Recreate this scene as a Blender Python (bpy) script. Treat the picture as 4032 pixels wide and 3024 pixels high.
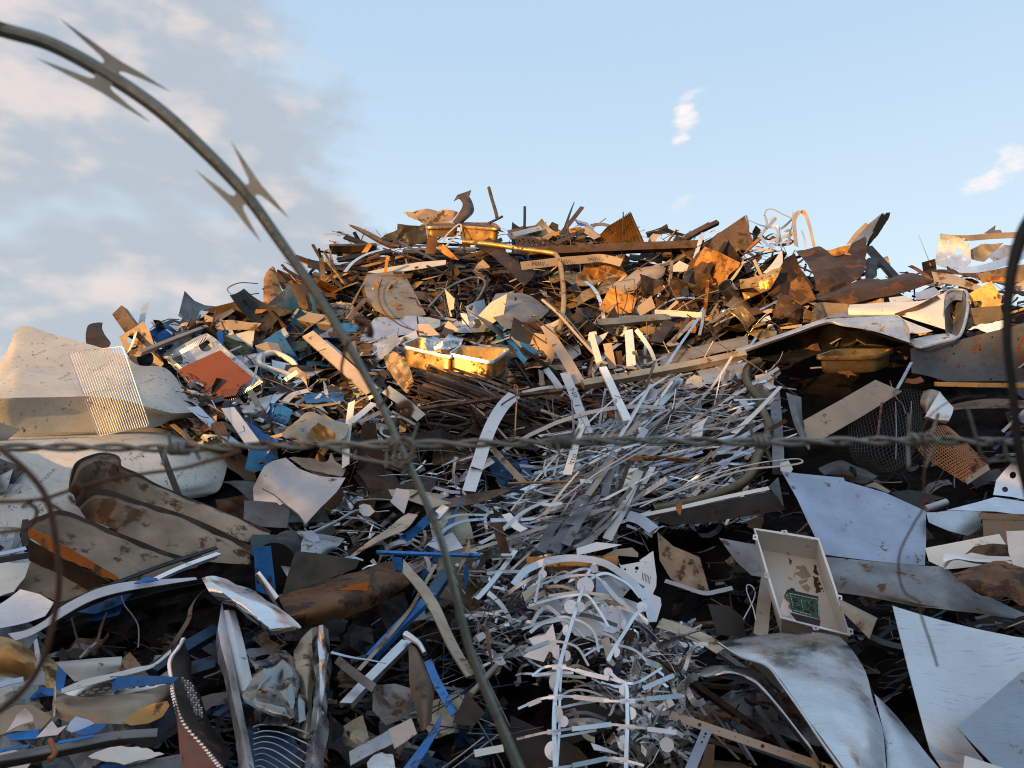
import bpy, bmesh, math, random
from mathutils import Vector, Matrix, noise
R = math.radians
random.seed(7)
for o in list(bpy.data.objects):
    bpy.data.objects.remove(o, do_unlink=True)
scene = bpy.context.scene
COL = scene.collection

# ------------------------------------------------------------------ camera
CAM = Vector((0, 0, 1.7)); PITCH = R(8.0); FPX = 3165.0          # focal length in photo pixels (4032 wide)
cam_data = bpy.data.cameras.new('camera'); cam = bpy.data.objects.new('camera', cam_data); COL.objects.link(cam)
cam.location = CAM; cam.rotation_euler = (R(90) + PITCH, 0, 0)
cam_data.sensor_width = 36.0; cam_data.lens = 36.0 * FPX / 4032.0
cam_data.clip_start = 0.05; cam_data.clip_end = 3000
cam_data.dof.use_dof = True; cam_data.dof.focus_distance = 7.5; cam_data.dof.aperture_fstop = 10.0
scene.camera = cam

# ------------------------------------------------------------------ sky and sun
SUN_AZ = R(40); SUN_EL = R(7.0)                                     # sun low behind the camera, to its left
SUN_DIR = Vector((-math.sin(SUN_AZ) * math.cos(SUN_EL), -math.cos(SUN_AZ) * math.cos(SUN_EL), math.sin(SUN_EL)))
world = bpy.data.worlds.new('World'); scene.world = world; world.use_nodes = True
SKY_STRENGTH = 0.15
def build_sky():
    nt = world.node_tree; N = nt.nodes; L = nt.links; N.clear()
    out = N.new('ShaderNodeOutputWorld'); bg = N.new('ShaderNodeBackground')
    sky = N.new('ShaderNodeTexSky'); sky.sky_type = 'NISHITA'; sky.sun_disc = False
    sky.sun_elevation = SUN_EL; sky.sun_rotation = math.pi + SUN_AZ
    sky.altitude = 0; sky.air_density = 1.0; sky.dust_density = 1.2; sky.ozone_density = 2.0
    tc = N.new('ShaderNodeTexCoord'); sp = N.new('ShaderNodeSeparateXYZ'); L.new(tc.outputs['Generated'], sp.inputs[0])
    def M(op, a, b=None, c=None, clamp=False):
        n = N.new('ShaderNodeMath'); n.operation = op; n.use_clamp = clamp
        for i, v in enumerate((a, b, c)):
            if v is None: continue
            if isinstance(v, (int, float)): n.inputs[i].default_value = v
            else: L.new(v, n.inputs[i])
        return n.outputs[0]
    def MR(v, a, b, c=0.0, d=1.0):
        n = N.new('ShaderNodeMapRange'); n.interpolation_type = 'SMOOTHSTEP'; L.new(v, n.inputs[0])
        for i, x in enumerate((a, b, c, d)): n.inputs[i + 1].default_value = x
        return n.outputs[0]
    def MIX(f, a, b, mode='MIX'):
        n = N.new('ShaderNodeMix'); n.data_type = 'RGBA'; n.blend_type = mode
        if isinstance(f, (int, float)): n.inputs[0].default_value = f
        else: L.new(f, n.inputs[0])
        for i, v in ((6, a), (7, b)):
            if isinstance(v, tuple): n.inputs[i].default_value = (*v, 1)
            else: L.new(v, n.inputs[i])
        return n.outputs[2]
    X, Y, Zc = sp.outputs
    az = M('ARCTAN2', X, Y)                       # bearing from the viewing direction
    el = M('ARCSINE', Zc)
    cmb = N.new('ShaderNodeCombineXYZ'); L.new(M('MULTIPLY', az, 1.0), cmb.inputs[0]); L.new(M('MULTIPLY', el, 1.9), cmb.inputs[1])
    def NOISE(scale, detail, rough=.5, off=0.0):
        n = N.new('ShaderNodeTexNoise'); n.inputs['Scale'].default_value = scale; n.inputs['Detail'].default_value = detail
        n.inputs['Roughness'].default_value = rough
        mp = N.new('ShaderNodeMapping'); mp.inputs['Location'].default_value = (off, off * .7, 0); L.new(cmb.outputs[0], mp.inputs[0]); L.new(mp.outputs[0], n.inputs[0])
        return n.outputs[0]
    n1 = NOISE(4.5, 3, .5, 3.1); n2 = NOISE(11, 4, .5, 8.4); n3 = NOISE(6, 6, .6, 1.7)
    # cloud bank over the left of the view: its edge leans to the right towards the skyline
    edge = M('ADD', M('MULTIPLY_ADD', el, 0.68, -0.065), az)
    edge = M('ADD', edge, M('MULTIPLY', M('SUBTRACT', n3, .5), .42))
    bank = MR(edge, 0.05, -0.07)
    cover = M('MULTIPLY', bank, MR(n1, .20, .42), clamp=True)
    shade = MR(M('ADD', M('MULTIPLY', n2, .55), M('MULTIPLY', n1, .45)), .47, .64)
    CS = 1.0 / SKY_STRENGTH
    ccol = MIX(shade, (0.33 * CS, 0.368 * CS, 0.415 * CS), (0.56 * CS, 0.495 * CS, 0.47 * CS))
    # sky: the Nishita sky, brightened and paled towards the horizon by the evening air
    hz = MR(el, 0.62, 0.05)
    pale = MIX(hz, (0.37 * CS, 0.50 * CS, 0.645 * CS), (0.56 * CS, 0.665 * CS, 0.72 * CS))
    front = MR(M('ABSOLUTE', az), 1.7, 0.9)
    front = M('MAXIMUM', front, MR(el, .45, .95))
    base = MIX(M('MULTIPLY', front, .88), sky.outputs[0], pale)
    col = MIX(M('MULTIPLY', cover, .9), base, ccol)
    # three small lit puffs in the clear part
    for (ca, ce, ra, re, amt) in ((.222, .445, .020, .032, .95), (.564, .342, .030, .022, .9), (.217, .352, .016, .014, .4), (.235, .475, .018, .010, .5)):
        dx = M('DIVIDE', M('SUBTRACT', az, ca), ra); dy = M('DIVIDE', M('SUBTRACT', el, ce), re)
        dx = M('SUBTRACT', dx, M('MULTIPLY', dy, .6))
        r2 = M('ADD', M('MULTIPLY', dx, dx), M('MULTIPLY', dy, dy))
        nn = NOISE(26, 4, .6, ca * 20)
        m = M('MULTIPLY', MR(M('SUBTRACT', r2, M('MULTIPLY', M('SUBTRACT', nn, .5), 4.0)), 1.0, -.5), amt)
        col = MIX(m, col, (0.72 * CS, 0.66 * CS, 0.64 * CS))
    # the glow of the evening sky round the sun
    dp = N.new('ShaderNodeVectorMath'); dp.operation = 'DOT_PRODUCT'; L.new(tc.outputs['Generated'], dp.inputs[0]); dp.inputs[1].default_value = SUN_DIR
    g = M('POWER', MR(dp.outputs['Value'], .15, 1.0), 2.0); g = M('MULTIPLY', g, MR(el, 1.0, .1))
    gl = MIX(g, (0, 0, 0), (.62 * CS, .32 * CS, .14 * CS)); col = MIX(1.0, col, gl, 'ADD')
    bg.inputs['Strength'].default_value = SKY_STRENGTH
    L.new(col, bg.inputs[0]); L.new(bg.outputs[0], out.inputs[0])
build_sky()
sun_data = bpy.data.lights.new('sun', 'SUN'); sun_data.energy = 4.2; sun_data.angle = R(0.6); sun_data.color = (1.0, 0.53, 0.15)
sun = bpy.data.objects.new('sun', sun_data); COL.objects.link(sun)
sun.rotation_euler = (-SUN_DIR).to_track_quat('-Z', 'Y').to_euler()
scene.view_settings.view_transform = 'Standard'; scene.view_settings.look = 'None'
scene.view_settings.exposure = 0.55; scene.view_settings.gamma = 1.0
scene.cycles.filter_width = 1.1
scene.cycles.max_bounces = 6; scene.cycles.diffuse_bounces = 3; scene.cycles.glossy_bounces = 4
scene.cycles.caustics_reflective = False; scene.cycles.sample_clamp_indirect = 4.0

# ------------------------------------------------------------------ from the photograph to places in the yard
FWD = Vector((0, math.cos(PITCH), math.sin(PITCH))); UP = Vector((0, -math.sin(PITCH), math.cos(PITCH))); RT = Vector((1, 0, 0))
def ray(x, y): return FWD + RT * ((x - 2016) / FPX) + UP * ((1512 - y) / FPX)
def P(x, y, d): return CAM + ray(x, y) * d
TAB = [(-1.0, 20), (.15, 13.5), (.25, 12.2), (.30, 11.3), (.40, 9.4), (.50, 7.9), (.60, 6.7), (.70, 5.7), (.80, 4.9), (.90, 4.25), (1.0, 3.7), (1.2, 2.9), (1.6, 2.2)]
def lerp_tab(tab, v):
    if v <= tab[0][0]: return tab[0][1]
    for (a, b), (c, d) in zip(tab, tab[1:]):
        if v <= c: return b + (d - b) * (v - a) / (c - a)
    return tab[-1][1]
XT = [(-.5, .70), (0, .76), (.12, .82), (.28, .97), (.4, 1.0), (.68, 1.0), (.85, .92), (1.0, .86), (1.5, .8)]
def Z(x, y):                                      # how far off the face of the heap is
    X, Y = x / 4032, y / 3024
    g = lerp_tab(XT, X); t = min(1, max(0, (1.0 - Y) / .45))
    return lerp_tab(TAB, Y) * (1 + (g - 1) * t)
def S(x, y): return P(x, y, Z(x, y))
def slope_n(x, y):
    a, b, c = S(x, y), S(x + 60, y), S(x, y - 60)
    n = (b - a).cross(c - a).normalized()
    return n if n.dot(CAM - a) > 0 else -n
ORG = dict(A=(0, 1000, .5425), B=(1000, 650, .5425), C=(2000, 750, .5425), D=(2832, 750, .5425), E=(0, 1700, .5425), F=(1000, 1500, .5425),
           G=(2000, 1500, .5425), H=(2832, 1500, .5425), I=(0, 2124, .5425), J=(1000, 2124, .5425), K=(2000, 2124, .5425), L=(2832, 2124, .5425),
           M=(0, 0, .5425), N=(1200, 1200, .3617), Z=(0, 0, 1.8228))
def px(s):                                        # 'B:10,20 30,40,.1' -> [(x, y, towards the viewer in metres)]
    o = s[0]; out = []
    for w in s[2:].split():
        if w[1:2] == ':': o = w[0]; w = w[2:]
        v = [float(t) for t in w.split(',')]
        ox, oy, k = ORG[o]
        out.append((ox + v[0] * k, oy + v[1] * k, v[2] if len(v) > 2 else 0.0))
    return out
def cen(p): return sum(q[0] for q in p) / len(p), sum(q[1] for q in p) / len(p)
def vn(n):                                        # normal in the viewer's frame: right, up, towards viewer
    v = RT * n[0] + UP * n[1] - FWD * n[2]
    return v.normalized()
# ------------------------------------------------------------------ materials
MATS = {}; MCOL = {}
def material(name, col, metal=0.0, rough=.45, var=.25, spots=None, spot_amt=.35, spot_scale=9, bump=.15, bscale=14, rvar=.2, streak=0.0, sst=None, word=None):
    m = bpy.data.materials.new(name); m.use_nodes = True; nt = m.node_tree; N = nt.nodes; L = nt.links
    b = N['Principled BSDF']; b.inputs['Metallic'].default_value = metal
    tc = N.new('ShaderNodeTexCoord'); oi = N.new('ShaderNodeObjectInfo')
    add = N.new('ShaderNodeVectorMath'); add.operation = 'MULTIPLY_ADD'
    cx = N.new('ShaderNodeCombineXYZ'); 
    for i in range(3): L.new(oi.outputs['Random'], cx.inputs[i])
    L.new(cx.outputs[0], add.inputs[0]); add.inputs[1].default_value = (37, 53, 71); L.new(tc.outputs['Object'], add.inputs[2])
    def noise_(scale, det=4, rg=.6, stretch=None):
        n = N.new('ShaderNodeTexNoise'); n.inputs['Scale'].default_value = scale; n.inputs['Detail'].default_value = det; n.inputs['Roughness'].default_value = rg
        if stretch:
            mp = N.new('ShaderNodeMapping'); mp.inputs['Scale'].default_value = stretch; mp.inputs['Rotation'].default_value = (.4, .6, .3); L.new(add.outputs[0], mp.inputs[0]); L.new(mp.outputs[0], n.inputs[0])
        else: L.new(add.outputs[0], n.inputs[0])
        return n.outputs[0]
    def ramp(src, a, b2, c0, c1):
        r = N.new('ShaderNodeMapRange'); r.interpolation_type = 'SMOOTHSTEP'; L.new(src, r.inputs[0])
        for i, v in enumerate((a, b2, c0, c1)): r.inputs[i + 1].default_value = v
        return r.outputs[0]
    def mix(f, a, b2, mode='MIX'):
        n = N.new('ShaderNodeMix'); n.data_type = 'RGBA'; n.blend_type = mode
        if isinstance(f, (int, float)): n.inputs[0].default_value = f
        else: L.new(f, n.inputs[0])
        for i, v in ((6, a), (7, b2)):
            if isinstance(v, tuple): n.inputs[i].default_value = (*v, 1)
            else: L.new(v, n.inputs[i])
        return n.outputs[2]
    big = noise_(3.2, 5, .62)
    lo = tuple(c * (1 - var) for c in col); hi = tuple(min(1, c * (1 + var * .7)) for c in col)
    c = mix(ramp(big, .32, .68, 0, 1), lo, hi)
    # each object a little lighter or darker
    hv = N.new('ShaderNodeHueSaturation'); L.new(c, hv.inputs['Color']); L.new(ramp(oi.outputs['Random'], 0, 1, .72, 1.22), hv.inputs['Value']); c = hv.outputs[0]
    r = ramp(noise_(7, 4, .65), .3, .7, max(.05, rough - rvar * .5), min(1, rough + rvar))
    if streak:
        st = ramp(noise_(9, 4, .65, (1, 34, 3)), .58, .66, 0, streak)
        c = mix(st, c, tuple(x * .35 for x in col)); 
    if spots:
        mk = ramp(noise_(spot_scale, 6, .68, sst), .66 - spot_amt * .4, .74 - spot_amt * .4, 0, 1)
        c = mix(mk, c, mix(noise_(30, 3), spots, tuple(x * .45 for x in spots)))
        mt = N.new('ShaderNodeMath'); mt.operation = 'MULTIPLY_ADD'; L.new(mk, mt.inputs[0]); mt.inputs[1].default_value = -metal * .9; mt.inputs[2].default_value = metal; L.new(mt.outputs[0], b.inputs['Metallic'])
        rr = N.new('ShaderNodeMix'); L.new(mk, rr.inputs[0]); L.new(r, rr.inputs[2]); rr.inputs[3].default_value = .85; r = rr.outputs[0]
    L.new(c, b.inputs['Base Color']); L.new(r, b.inputs['Roughness'])
    if bump:
        bp = N.new('ShaderNodeBump'); bp.inputs['Strength'].default_value = bump; bp.inputs['Distance'].default_value = .01
        L.new(noise_(bscale, 4, .55), bp.inputs['Height']); L.new(bp.outputs[0], b.inputs['Normal'])
    MATS[name] = m; MCOL[name] = word or name
    return m
RU = (.17, .065, .022); DK = (.02, .018, .016); MUD = (.16, .12, .075)
material('steel', (.64, .65, .67), 1, .22, .10, None, 0, 8, .12, 9, .2, .5, word='silver')
material('satin', (.62, .64, .68), 1, .32, .12, MUD, .12, 6, .08, 6, .15, .35, word='silver')
material('alu', (.74, .75, .78), .95, .36, .12, (.25, .22, .18), .10, 7, .1, 10, .15, .25, word='pale silver')
material('galv', (.48, .50, .53), .8, .46, .22, (.2, .15, .1), .25, 12, .15, 18, .2, .3, word='grey')
material('dull', (.20, .205, .215), .6, .5, .3, RU, .22, 10, .2, 14, .2, .3, word='dull grey')
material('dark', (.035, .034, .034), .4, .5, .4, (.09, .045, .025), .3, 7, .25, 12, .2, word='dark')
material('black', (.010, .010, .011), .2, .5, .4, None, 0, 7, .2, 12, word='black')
material('film', (.66, .645, .60), 0, .38, .10, (.20, .15, .09), .10, 16, .1, 8, .15, .35, word='white')
material('filmgrey', (.50, .50, .53), .35, .32, .12, (.2, .17, .13), .1, 10, .08, 8, .15, .2, word='pale grey')
material('filmwarm', (.44, .345, .26), 0, .4, .14, (.2, .13, .08), .12, 10, .1, 8, .15, .2, word='beige')  # tan: white film with warm light put into its colour
material('white', (.74, .75, .76), .25, .4, .08, (.28, .22, .15), .1, 10, .08, 10, .15, .15, word='white')
material('cream', (.86, .85, .79), 0, .45, .06, (.40, .30, .16), .14, 7, .15, 14, .15, word='cream')
material('rust', (.125, .058, .022), .1, .75, .5, (.06, .03, .02), .4, 8, .5, 20, .15, word='rusty')
material('rustdark', (.042, .025, .016), .15, .62, .5, (.14, .055, .02), .3, 6, .4, 16, .2, word='dark rusty')
material('rustorange', (.40, .19, .04), .1, .6, .35, (.2, .07, .02), .35, 8, .4, 18, .2, word='orange rusty')
material('olive', (.42, .335, .235), .55, .40, .25, (.16, .09, .04), .25, 6, .2, 9, .2, .35, word='brownish steel')  # steel with warm brown reflections put into its colour
material('beige', (.34, .25, .165), .2, .5, .3, (.11, .055, .025), .35, 5, .35, 12, .2, .3, word='stained beige')
material('brown', (.13, .078, .045), .3, .5, .35, (.08, .04, .02), .35, 7, .3, 14, .2, .2, word='brown')
material('blue', (.012, .15, .46), .1, .42, .3, (.015, .04, .09), .28, 9, .25, 14, .2, .3, word='blue')
material('bluedark', (.008, .04, .10), .3, .42, .4, (.03, .03, .03), .3, 9, .2, 14, .2, word='dark blue')
material('blueish', (.40, .47, .60), .6, .42, .15, (.2, .17, .14), .15, 9, .1, 10, .15, .25, word='blue-grey')
material('green', (.010, .030, .027), .1, .38, .3, (.04, .05, .045), .12, 12, .15, 14, .2, .4, word='dark green')
material('filmdirty', (.68, .65, .59), 0, .40, .10, (.17, .125, .07), .16, 17, .1, 8, .15, .9, sst=(1.6, 1.2, .55), word='white')
material('gloss', (.30, .32, .315), 1, .16, .3, (.06, .05, .04), .22, 6, .1, 9, .2, .4, word='dark grey')
material('sheen', (.60, .64, .68), .65, .33, .10, None, 0, 8, .06, 5, .12, .45, word='pale blue')
material('gold', (.50, .30, .11), .7, .30, .3, (.16, .08, .03), .3, 8, .2, 12, .2, word='sun-gold')  # steel with the orange of the low sun put into its colour
material('copper', (.50, .22, .10), .9, .36, .25, (.1, .05, .03), .3, 8, .2, 14, .2, word='copper')
material('screen', (.17, .048, .02), 0, .55, .10, (.12, .035, .015), .12, 14, .08, 30, .1, word='red-brown')
material('orange', (.42, .12, .016), 0, .5, .2, (.12, .07, .04), .25, 7, .2, 12, .2, word='orange')
material('bronzewire', (.19, .15, .09), .8, .42, .25, None, 0, 8, .1, 30, word='bronze')
material('barb', (.20, .215, .20), .35, .45, .35, (.10, .055, .03), .28, 30, .3, 60, .2, word='grey-green')
material('barblight', (.30, .36, .38), .5, .42, .15, None, 0, 20, .1, 40, word='pale grey')
material('barbdark', (.03, .03, .028), .3, .5, .3, None, 0, 30, .2, 60, word='dark')
material('tape', (.24, .265, .24), .45, .40, .3, (.12, .075, .045), .2, 40, .2, 60, .2, word='grey-green')
material('barbrust', (.12, .065, .04), .3, .6, .4, None, 0, 30, .3, 60, word='rusty')
material('pcb', (.004, .085, .045), 0, .35, .15, None, 0, 20, .1, 40, word='green')
material('solder', (.75, .76, .74), .9, .3, .1, None, 0, 20, 0, word='silver')
material('ink', (.035, .035, .045), 0, .6, .1, None, 0, 20, 0, word='black')
material('soil', (.085, .068, .05), 0, .9, .4, (.05, .04, .03), .4, 2, .6, 6, word='brown')
material('scrap', (.008, .006, .005), 0, .7, .6, (.022, .010, .005), .3, 3.5, .9, 9, .3, word='dark')  # near-black: the shade deep in the gaps is put into it
material('leaf', (.045, .07, .025), 0, .6, .3, None, 0, 2, 0, word='green')
def burnt():                                      # the fire-browned end of the corrugated plates
    m = MATS['beige'].copy(); m.name = 'burnt'; N = m.node_tree.nodes; L = m.node_tree.links; b = N['Principled BSDF']
    src = b.inputs['Base Color'].links[0].from_socket; tc = N.new('ShaderNodeTexCoord'); sp = N.new('ShaderNodeSeparateXYZ'); L.new(tc.outputs['Object'], sp.inputs[0])
    nz = N.new('ShaderNodeTexNoise'); nz.inputs['Scale'].default_value = 3; nz.inputs['Detail'].default_value = 6; L.new(tc.outputs['Object'], nz.inputs[0])
    ad = N.new('ShaderNodeMath'); ad.operation = 'MULTIPLY_ADD'; L.new(nz.outputs[0], ad.inputs[0]); ad.inputs[1].default_value = 1.1; L.new(sp.outputs[0], ad.inputs[2])
    r = N.new('ShaderNodeMapRange'); r.interpolation_type = 'SMOOTHSTEP'; L.new(ad.outputs[0], r.inputs[0])
    for i, v in enumerate((.75, -.15, 0, .92)): r.inputs[i + 1].default_value = v
    mx = N.new('ShaderNodeMix'); mx.data_type = 'RGBA'; L.new(r.outputs[0], mx.inputs[0]); L.new(src, mx.inputs[6]); mx.inputs[7].default_value = (.055, .026, .010, 1); L.new(mx.outputs[2], b.inputs['Base Color'])
    MATS['burnt'] = m; MCOL['burnt'] = 'rusty'
burnt()
MATS['scrap'].node_tree.nodes['Principled BSDF'].inputs['Specular IOR Level'].default_value = .12
# flutes / ridges across a sheet are modelled; warm light and shade are put into some base colours
# ------------------------------------------------------------------ object making
LANDMARKS = []
def tag(o, label=None, cat=None, group=None, kind=None):
    if label: o['label'] = label
    if cat: o['category'] = cat
    if group: o['group'] = group
    if kind: o['kind'] = kind
    return o
def finish(bm, name, mat, parent=None, smooth=True, angle=38, mats=None):
    """one mesh object from a bmesh in world coordinates; its origin at the middle of its own bounds"""
    vs = [v.co for v in bm.verts]
    if not vs: bm.free(); return None
    c = Vector([(min(v[i] for v in vs) + max(v[i] for v in vs)) / 2 for i in range(3)])
    for v in bm.verts: v.co -= c
    bmesh.ops.recalc_face_normals(bm, faces=bm.faces)
    me = bpy.data.meshes.new(name); bm.to_mesh(me); bm.free()
    for m in (mats or [mat]): me.materials.append(MATS[m])
    if smooth:
        me.shade_smooth()
        me.set_sharp_from_angle(angle=R(angle))
    o = bpy.data.objects.new(name, me); COL.objects.link(o)
    if parent:
        o.parent = parent; w = Vector(); a = parent
        while a: w += a.location; a = a.parent
        o.location = c - w
    else: o.location = c
    return o
def empty(name, loc, label, cat, group=None):
    o = bpy.data.objects.new(name, None); COL.objects.link(o); o.location = loc; o.empty_display_size = .1
    return tag(o, label, cat, group)
def cr(pts, n):                                   # Catmull-Rom through points, n steps per span
    if len(pts) < 3:
        return [pts[0].lerp(pts[-1], i / n) for i in range(n + 1)]
    out = []; q = [pts[0] * 2 - pts[1]] + pts + [pts[-1] * 2 - pts[-2]]
    for i in range(1, len(q) - 2):
        a, b, c, d = q[i - 1:i + 3]
        for k in range(n):
            t = k / n
            out.append(.5 * ((2 * b) + (c - a) * t + (2 * a - 5 * b + 4 * c - d) * t * t + (3 * b - a - 3 * c + d) * t ** 3))
    out.append(q[-2].copy()); return out
def cl(pts, n):                                   # straight runs between the points: sharp folds
    return [a.lerp(b, k / n) for a, b in zip(pts, pts[1:]) for k in range(n)] + [pts[-1].copy()]
def solid(bm, th):
    bmesh.ops.recalc_face_normals(bm, faces=bm.faces); bm.normal_update()
    fs = list(bm.faces); ed = [e for e in bm.edges if len(e.link_faces) == 1]
    new = {v: bm.verts.new(v.co - v.normal * th) for v in list(bm.verts) if v.link_faces}
    for q in [[new[v] for v in reversed(g.verts)] for g in fs] + [(e.verts[0], e.verts[1], new[e.verts[1]], new[e.verts[0]]) for e in ed]:
        try: bm.faces.new(q)
        except ValueError: pass
KEEP = []                                         # the outline and depth of each traced piece: loose scrap is kept behind it
def keep(p, f):
    q = [(a[0], a[1]) for a in p]
    ar = abs(sum(a[0] * b[1] - b[0] * a[1] for a, b in zip(q, q[1:] + q[:1]))) / 2
    if ar > 2200: KEEP.append((q, f, min(a[0] for a in q), max(a[0] for a in q), min(a[1] for a in q), max(a[1] for a in q)))
def inside(q, x, y):
    r = False
    for (ax, ay), (bx, by) in zip(q, q[1:] + q[:1]):
        if (ay > y) != (by > y) and x < (bx - ax) * (y - ay) / (by - ay) + ax: r = not r
    return r
def plane_pts(p, n, f):
    cx, cy = cen(p); d = Z(cx, cy) - f
    o = P(cx, cy, d)
    nv = slope_n(cx, cy) if n is None else vn(n)
    out = []
    for x, y, dz in p:
        r = ray(x, y); t = nv.dot(o - CAM) / nv.dot(r)
        t = min(max(t, d * .6), d * 1.6)
        out.append(CAM + r * (t - dz))
    return o, nv, out
def crumple_h(p, amp, sc, seed):
    """creased sheet metal: straight folds in a few directions, bent a little by noise"""
    q = Vector((p.x * sc + seed, p.y * sc + seed * 1.7, p.z * sc)); h = 0.0
    for k in range(3):
        d = Vector((math.sin(seed * 3.1 + k * 2.3), math.cos(seed * 1.7 + k * 1.1), math.sin(seed * 2.3 + k * 4.1))).normalized()
        t = q.dot(d) * (.55 + .23 * k) + .55 * noise.noise(q * .7 + d * 9)
        h += (abs(t - math.floor(t + .5)) * 2 - .5) * (.75, .5, .3)[k]
    return amp * (h + .35 * noise.noise(q * .6) + .06 * noise.noise(q * 4))
def sheet_bm(p, n=None, f=0.0, th=.003, cr_=0.0, cs=4.0, fine=None, bend=None, torn=0.0, holes=(), seed=0.0):
    o, nv, pts = plane_pts(p, n, f)
    e1 = (pts[1] - pts[0]).normalized(); e1 = (e1 - nv * e1.dot(nv)).normalized(); e2 = nv.cross(e1)
    bm = bmesh.new(); edges = []
    def loop(L, jit):
        if jit:
            q = []
            for a, b in zip(L, L[1:] + L[:1]):
                k = max(1, int((b - a).length / (jit * 3)))
                for i in range(k):
                    v = a.lerp(b, i / k)
                    if i: v = v + e1 * random.uniform(-jit, jit) * .5 + e2 * random.uniform(-jit, jit) * .5
                    q.append(v)
            L = q
        vs = [bm.verts.new(v) for v in L]
        for a, b in zip(vs, vs[1:] + vs[:1]): edges.append(bm.edges.new((a, b)))
    loop(pts, torn)
    for h in holes:
        if len(h) == 3:                           # round: x, y, r in photo pixels
            hx, hy, hr = h; hp = [(hx + hr * math.cos(t * math.pi / 8), hy + hr * math.sin(t * math.pi / 8), 0) for t in range(16)]
        else: hp = [(q[0], q[1], 0) for q in h]
        d = [CAM + ray(x, y) * (nv.dot(o - CAM) / nv.dot(ray(x, y))) for x, y, _ in hp]
        loop(d, 0)
    bmesh.ops.triangle_fill(bm, use_beauty=True, use_dissolve=False, edges=edges)
    size = max((a - b).length for a in pts for b in pts)
    if cr_ or bend:
        lim = fine or max(size / 16, .02)
        for _ in range(7):
            le = [e for e in bm.edges if e.calc_length() > lim]
            if not le or len(bm.verts) > 2500: break
            bmesh.ops.subdivide_edges(bm, edges=le, cuts=1, use_grid_fill=False)
            bmesh.ops.triangulate(bm, faces=[x for x in bm.faces if len(x.verts) > 3])
        sd = seed or random.uniform(0, 50)
        for v in bm.verts:
            q = v.co - o; h = 0.0
            if bend:
                ang, cv = bend[0], bend[1]
                s = q.dot(e1) * math.cos(R(ang)) + q.dot(e2) * math.sin(R(ang)); s -= (bend[2] if len(bend) > 2 else 0)
                h += cv * s * s / max(size, .01)
            if cr_: h += crumple_h(q, cr_ * size, cs / size, sd)
            v.co += nv * h
    solid(bm, th)
    return bm, o
def lm_add(lm, p):
    if lm: LANDMARKS.append((*cen(p), lm))
def sheet(name, label, cat, pts, mat='galv', n=None, f=0.0, parent=None, lm=None, group=None, flat=False, **k):
    p = px(pts) if isinstance(pts, str) else pts
    bm, o = sheet_bm(p, n, f, **k); keep(p, f)
    ob = finish(bm, name, mat, parent, smooth=not flat, angle=30)
    if not parent: tag(ob, label, cat, group)
    elif label: ob['label'] = label
    lm_add(lm, p)
    return ob
def loft_bm(rows, f=0.0, th=.003, nu=5, nv=5, cr_=0.0, cs=4.0, lin=''):
    g = []
    for r in rows:
        p = px(r) if isinstance(r, str) else r
        g.append([P(x, y, Z(x, y) - f - dz) for x, y, dz in p])
    ol = [px(r) if isinstance(r, str) else r for r in rows]; keep(ol[0] + [r[-1] for r in ol[1:-1]] + ol[-1][::-1] + [r[0] for r in ol[1:-1]][::-1], f)
    g = [(cl if 'u' in lin else cr)(r, nu) for r in g]; mx = max(len(r) for r in g)
    for i, r in enumerate(g):
        if len(r) != mx:
            q = []
            for k in range(mx):
                t = k * (len(r) - 1) / (mx - 1); j = min(int(t), len(r) - 2); q.append(r[j].lerp(r[j + 1], t - j))
            g[i] = q
    cols = [(cl if 'v' in lin else cr)([r[i] for r in g], nv) for i in range(len(g[0]))]
    bm = bmesh.new(); V = [[bm.verts.new(v) for v in c] for c in cols]
    for a, b in zip(V, V[1:]):
        for i in range(len(a) - 1): bm.faces.new((a[i], b[i], b[i + 1], a[i + 1]))
    if cr_:
        bm.normal_update(); sd = random.uniform(0, 50)
        size = (cols[0][0] - cols[-1][-1]).length
        off = {v: v.normal * crumple_h(v.co, cr_ * size, cs / size, sd) for v in bm.verts}
        for v, d in off.items(): v.co += d
    solid(bm, th)
    return bm
def loft(name, label, cat, rows, mat='steel', f=0.0, parent=None, lm=None, group=None, angle=45, **k):
    ob = finish(loft_bm(rows, f, **k), name, mat, parent, angle=angle)
    if not parent: tag(ob, label, cat, group)
    elif label: ob['label'] = label
    if lm: lm_add(lm, sum([px(r) for r in rows], []))
    return ob
def frames(path):
    T = []
    for i in range(len(path)):
        a = path[max(0, i - 1)]; b = path[min(len(path) - 1, i + 1)]
        t = (b - a); T.append(t.normalized() if t.length > 1e-9 else Vector((0, 0, 1)))
    return T
def path3(pts, f=0.0, d=None, steps=6):
    p = px(pts) if isinstance(pts, str) else pts
    return p, cr([P(x, y, (d if d else Z(x, y)) - f - dz) for x, y, dz in p], steps)
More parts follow.
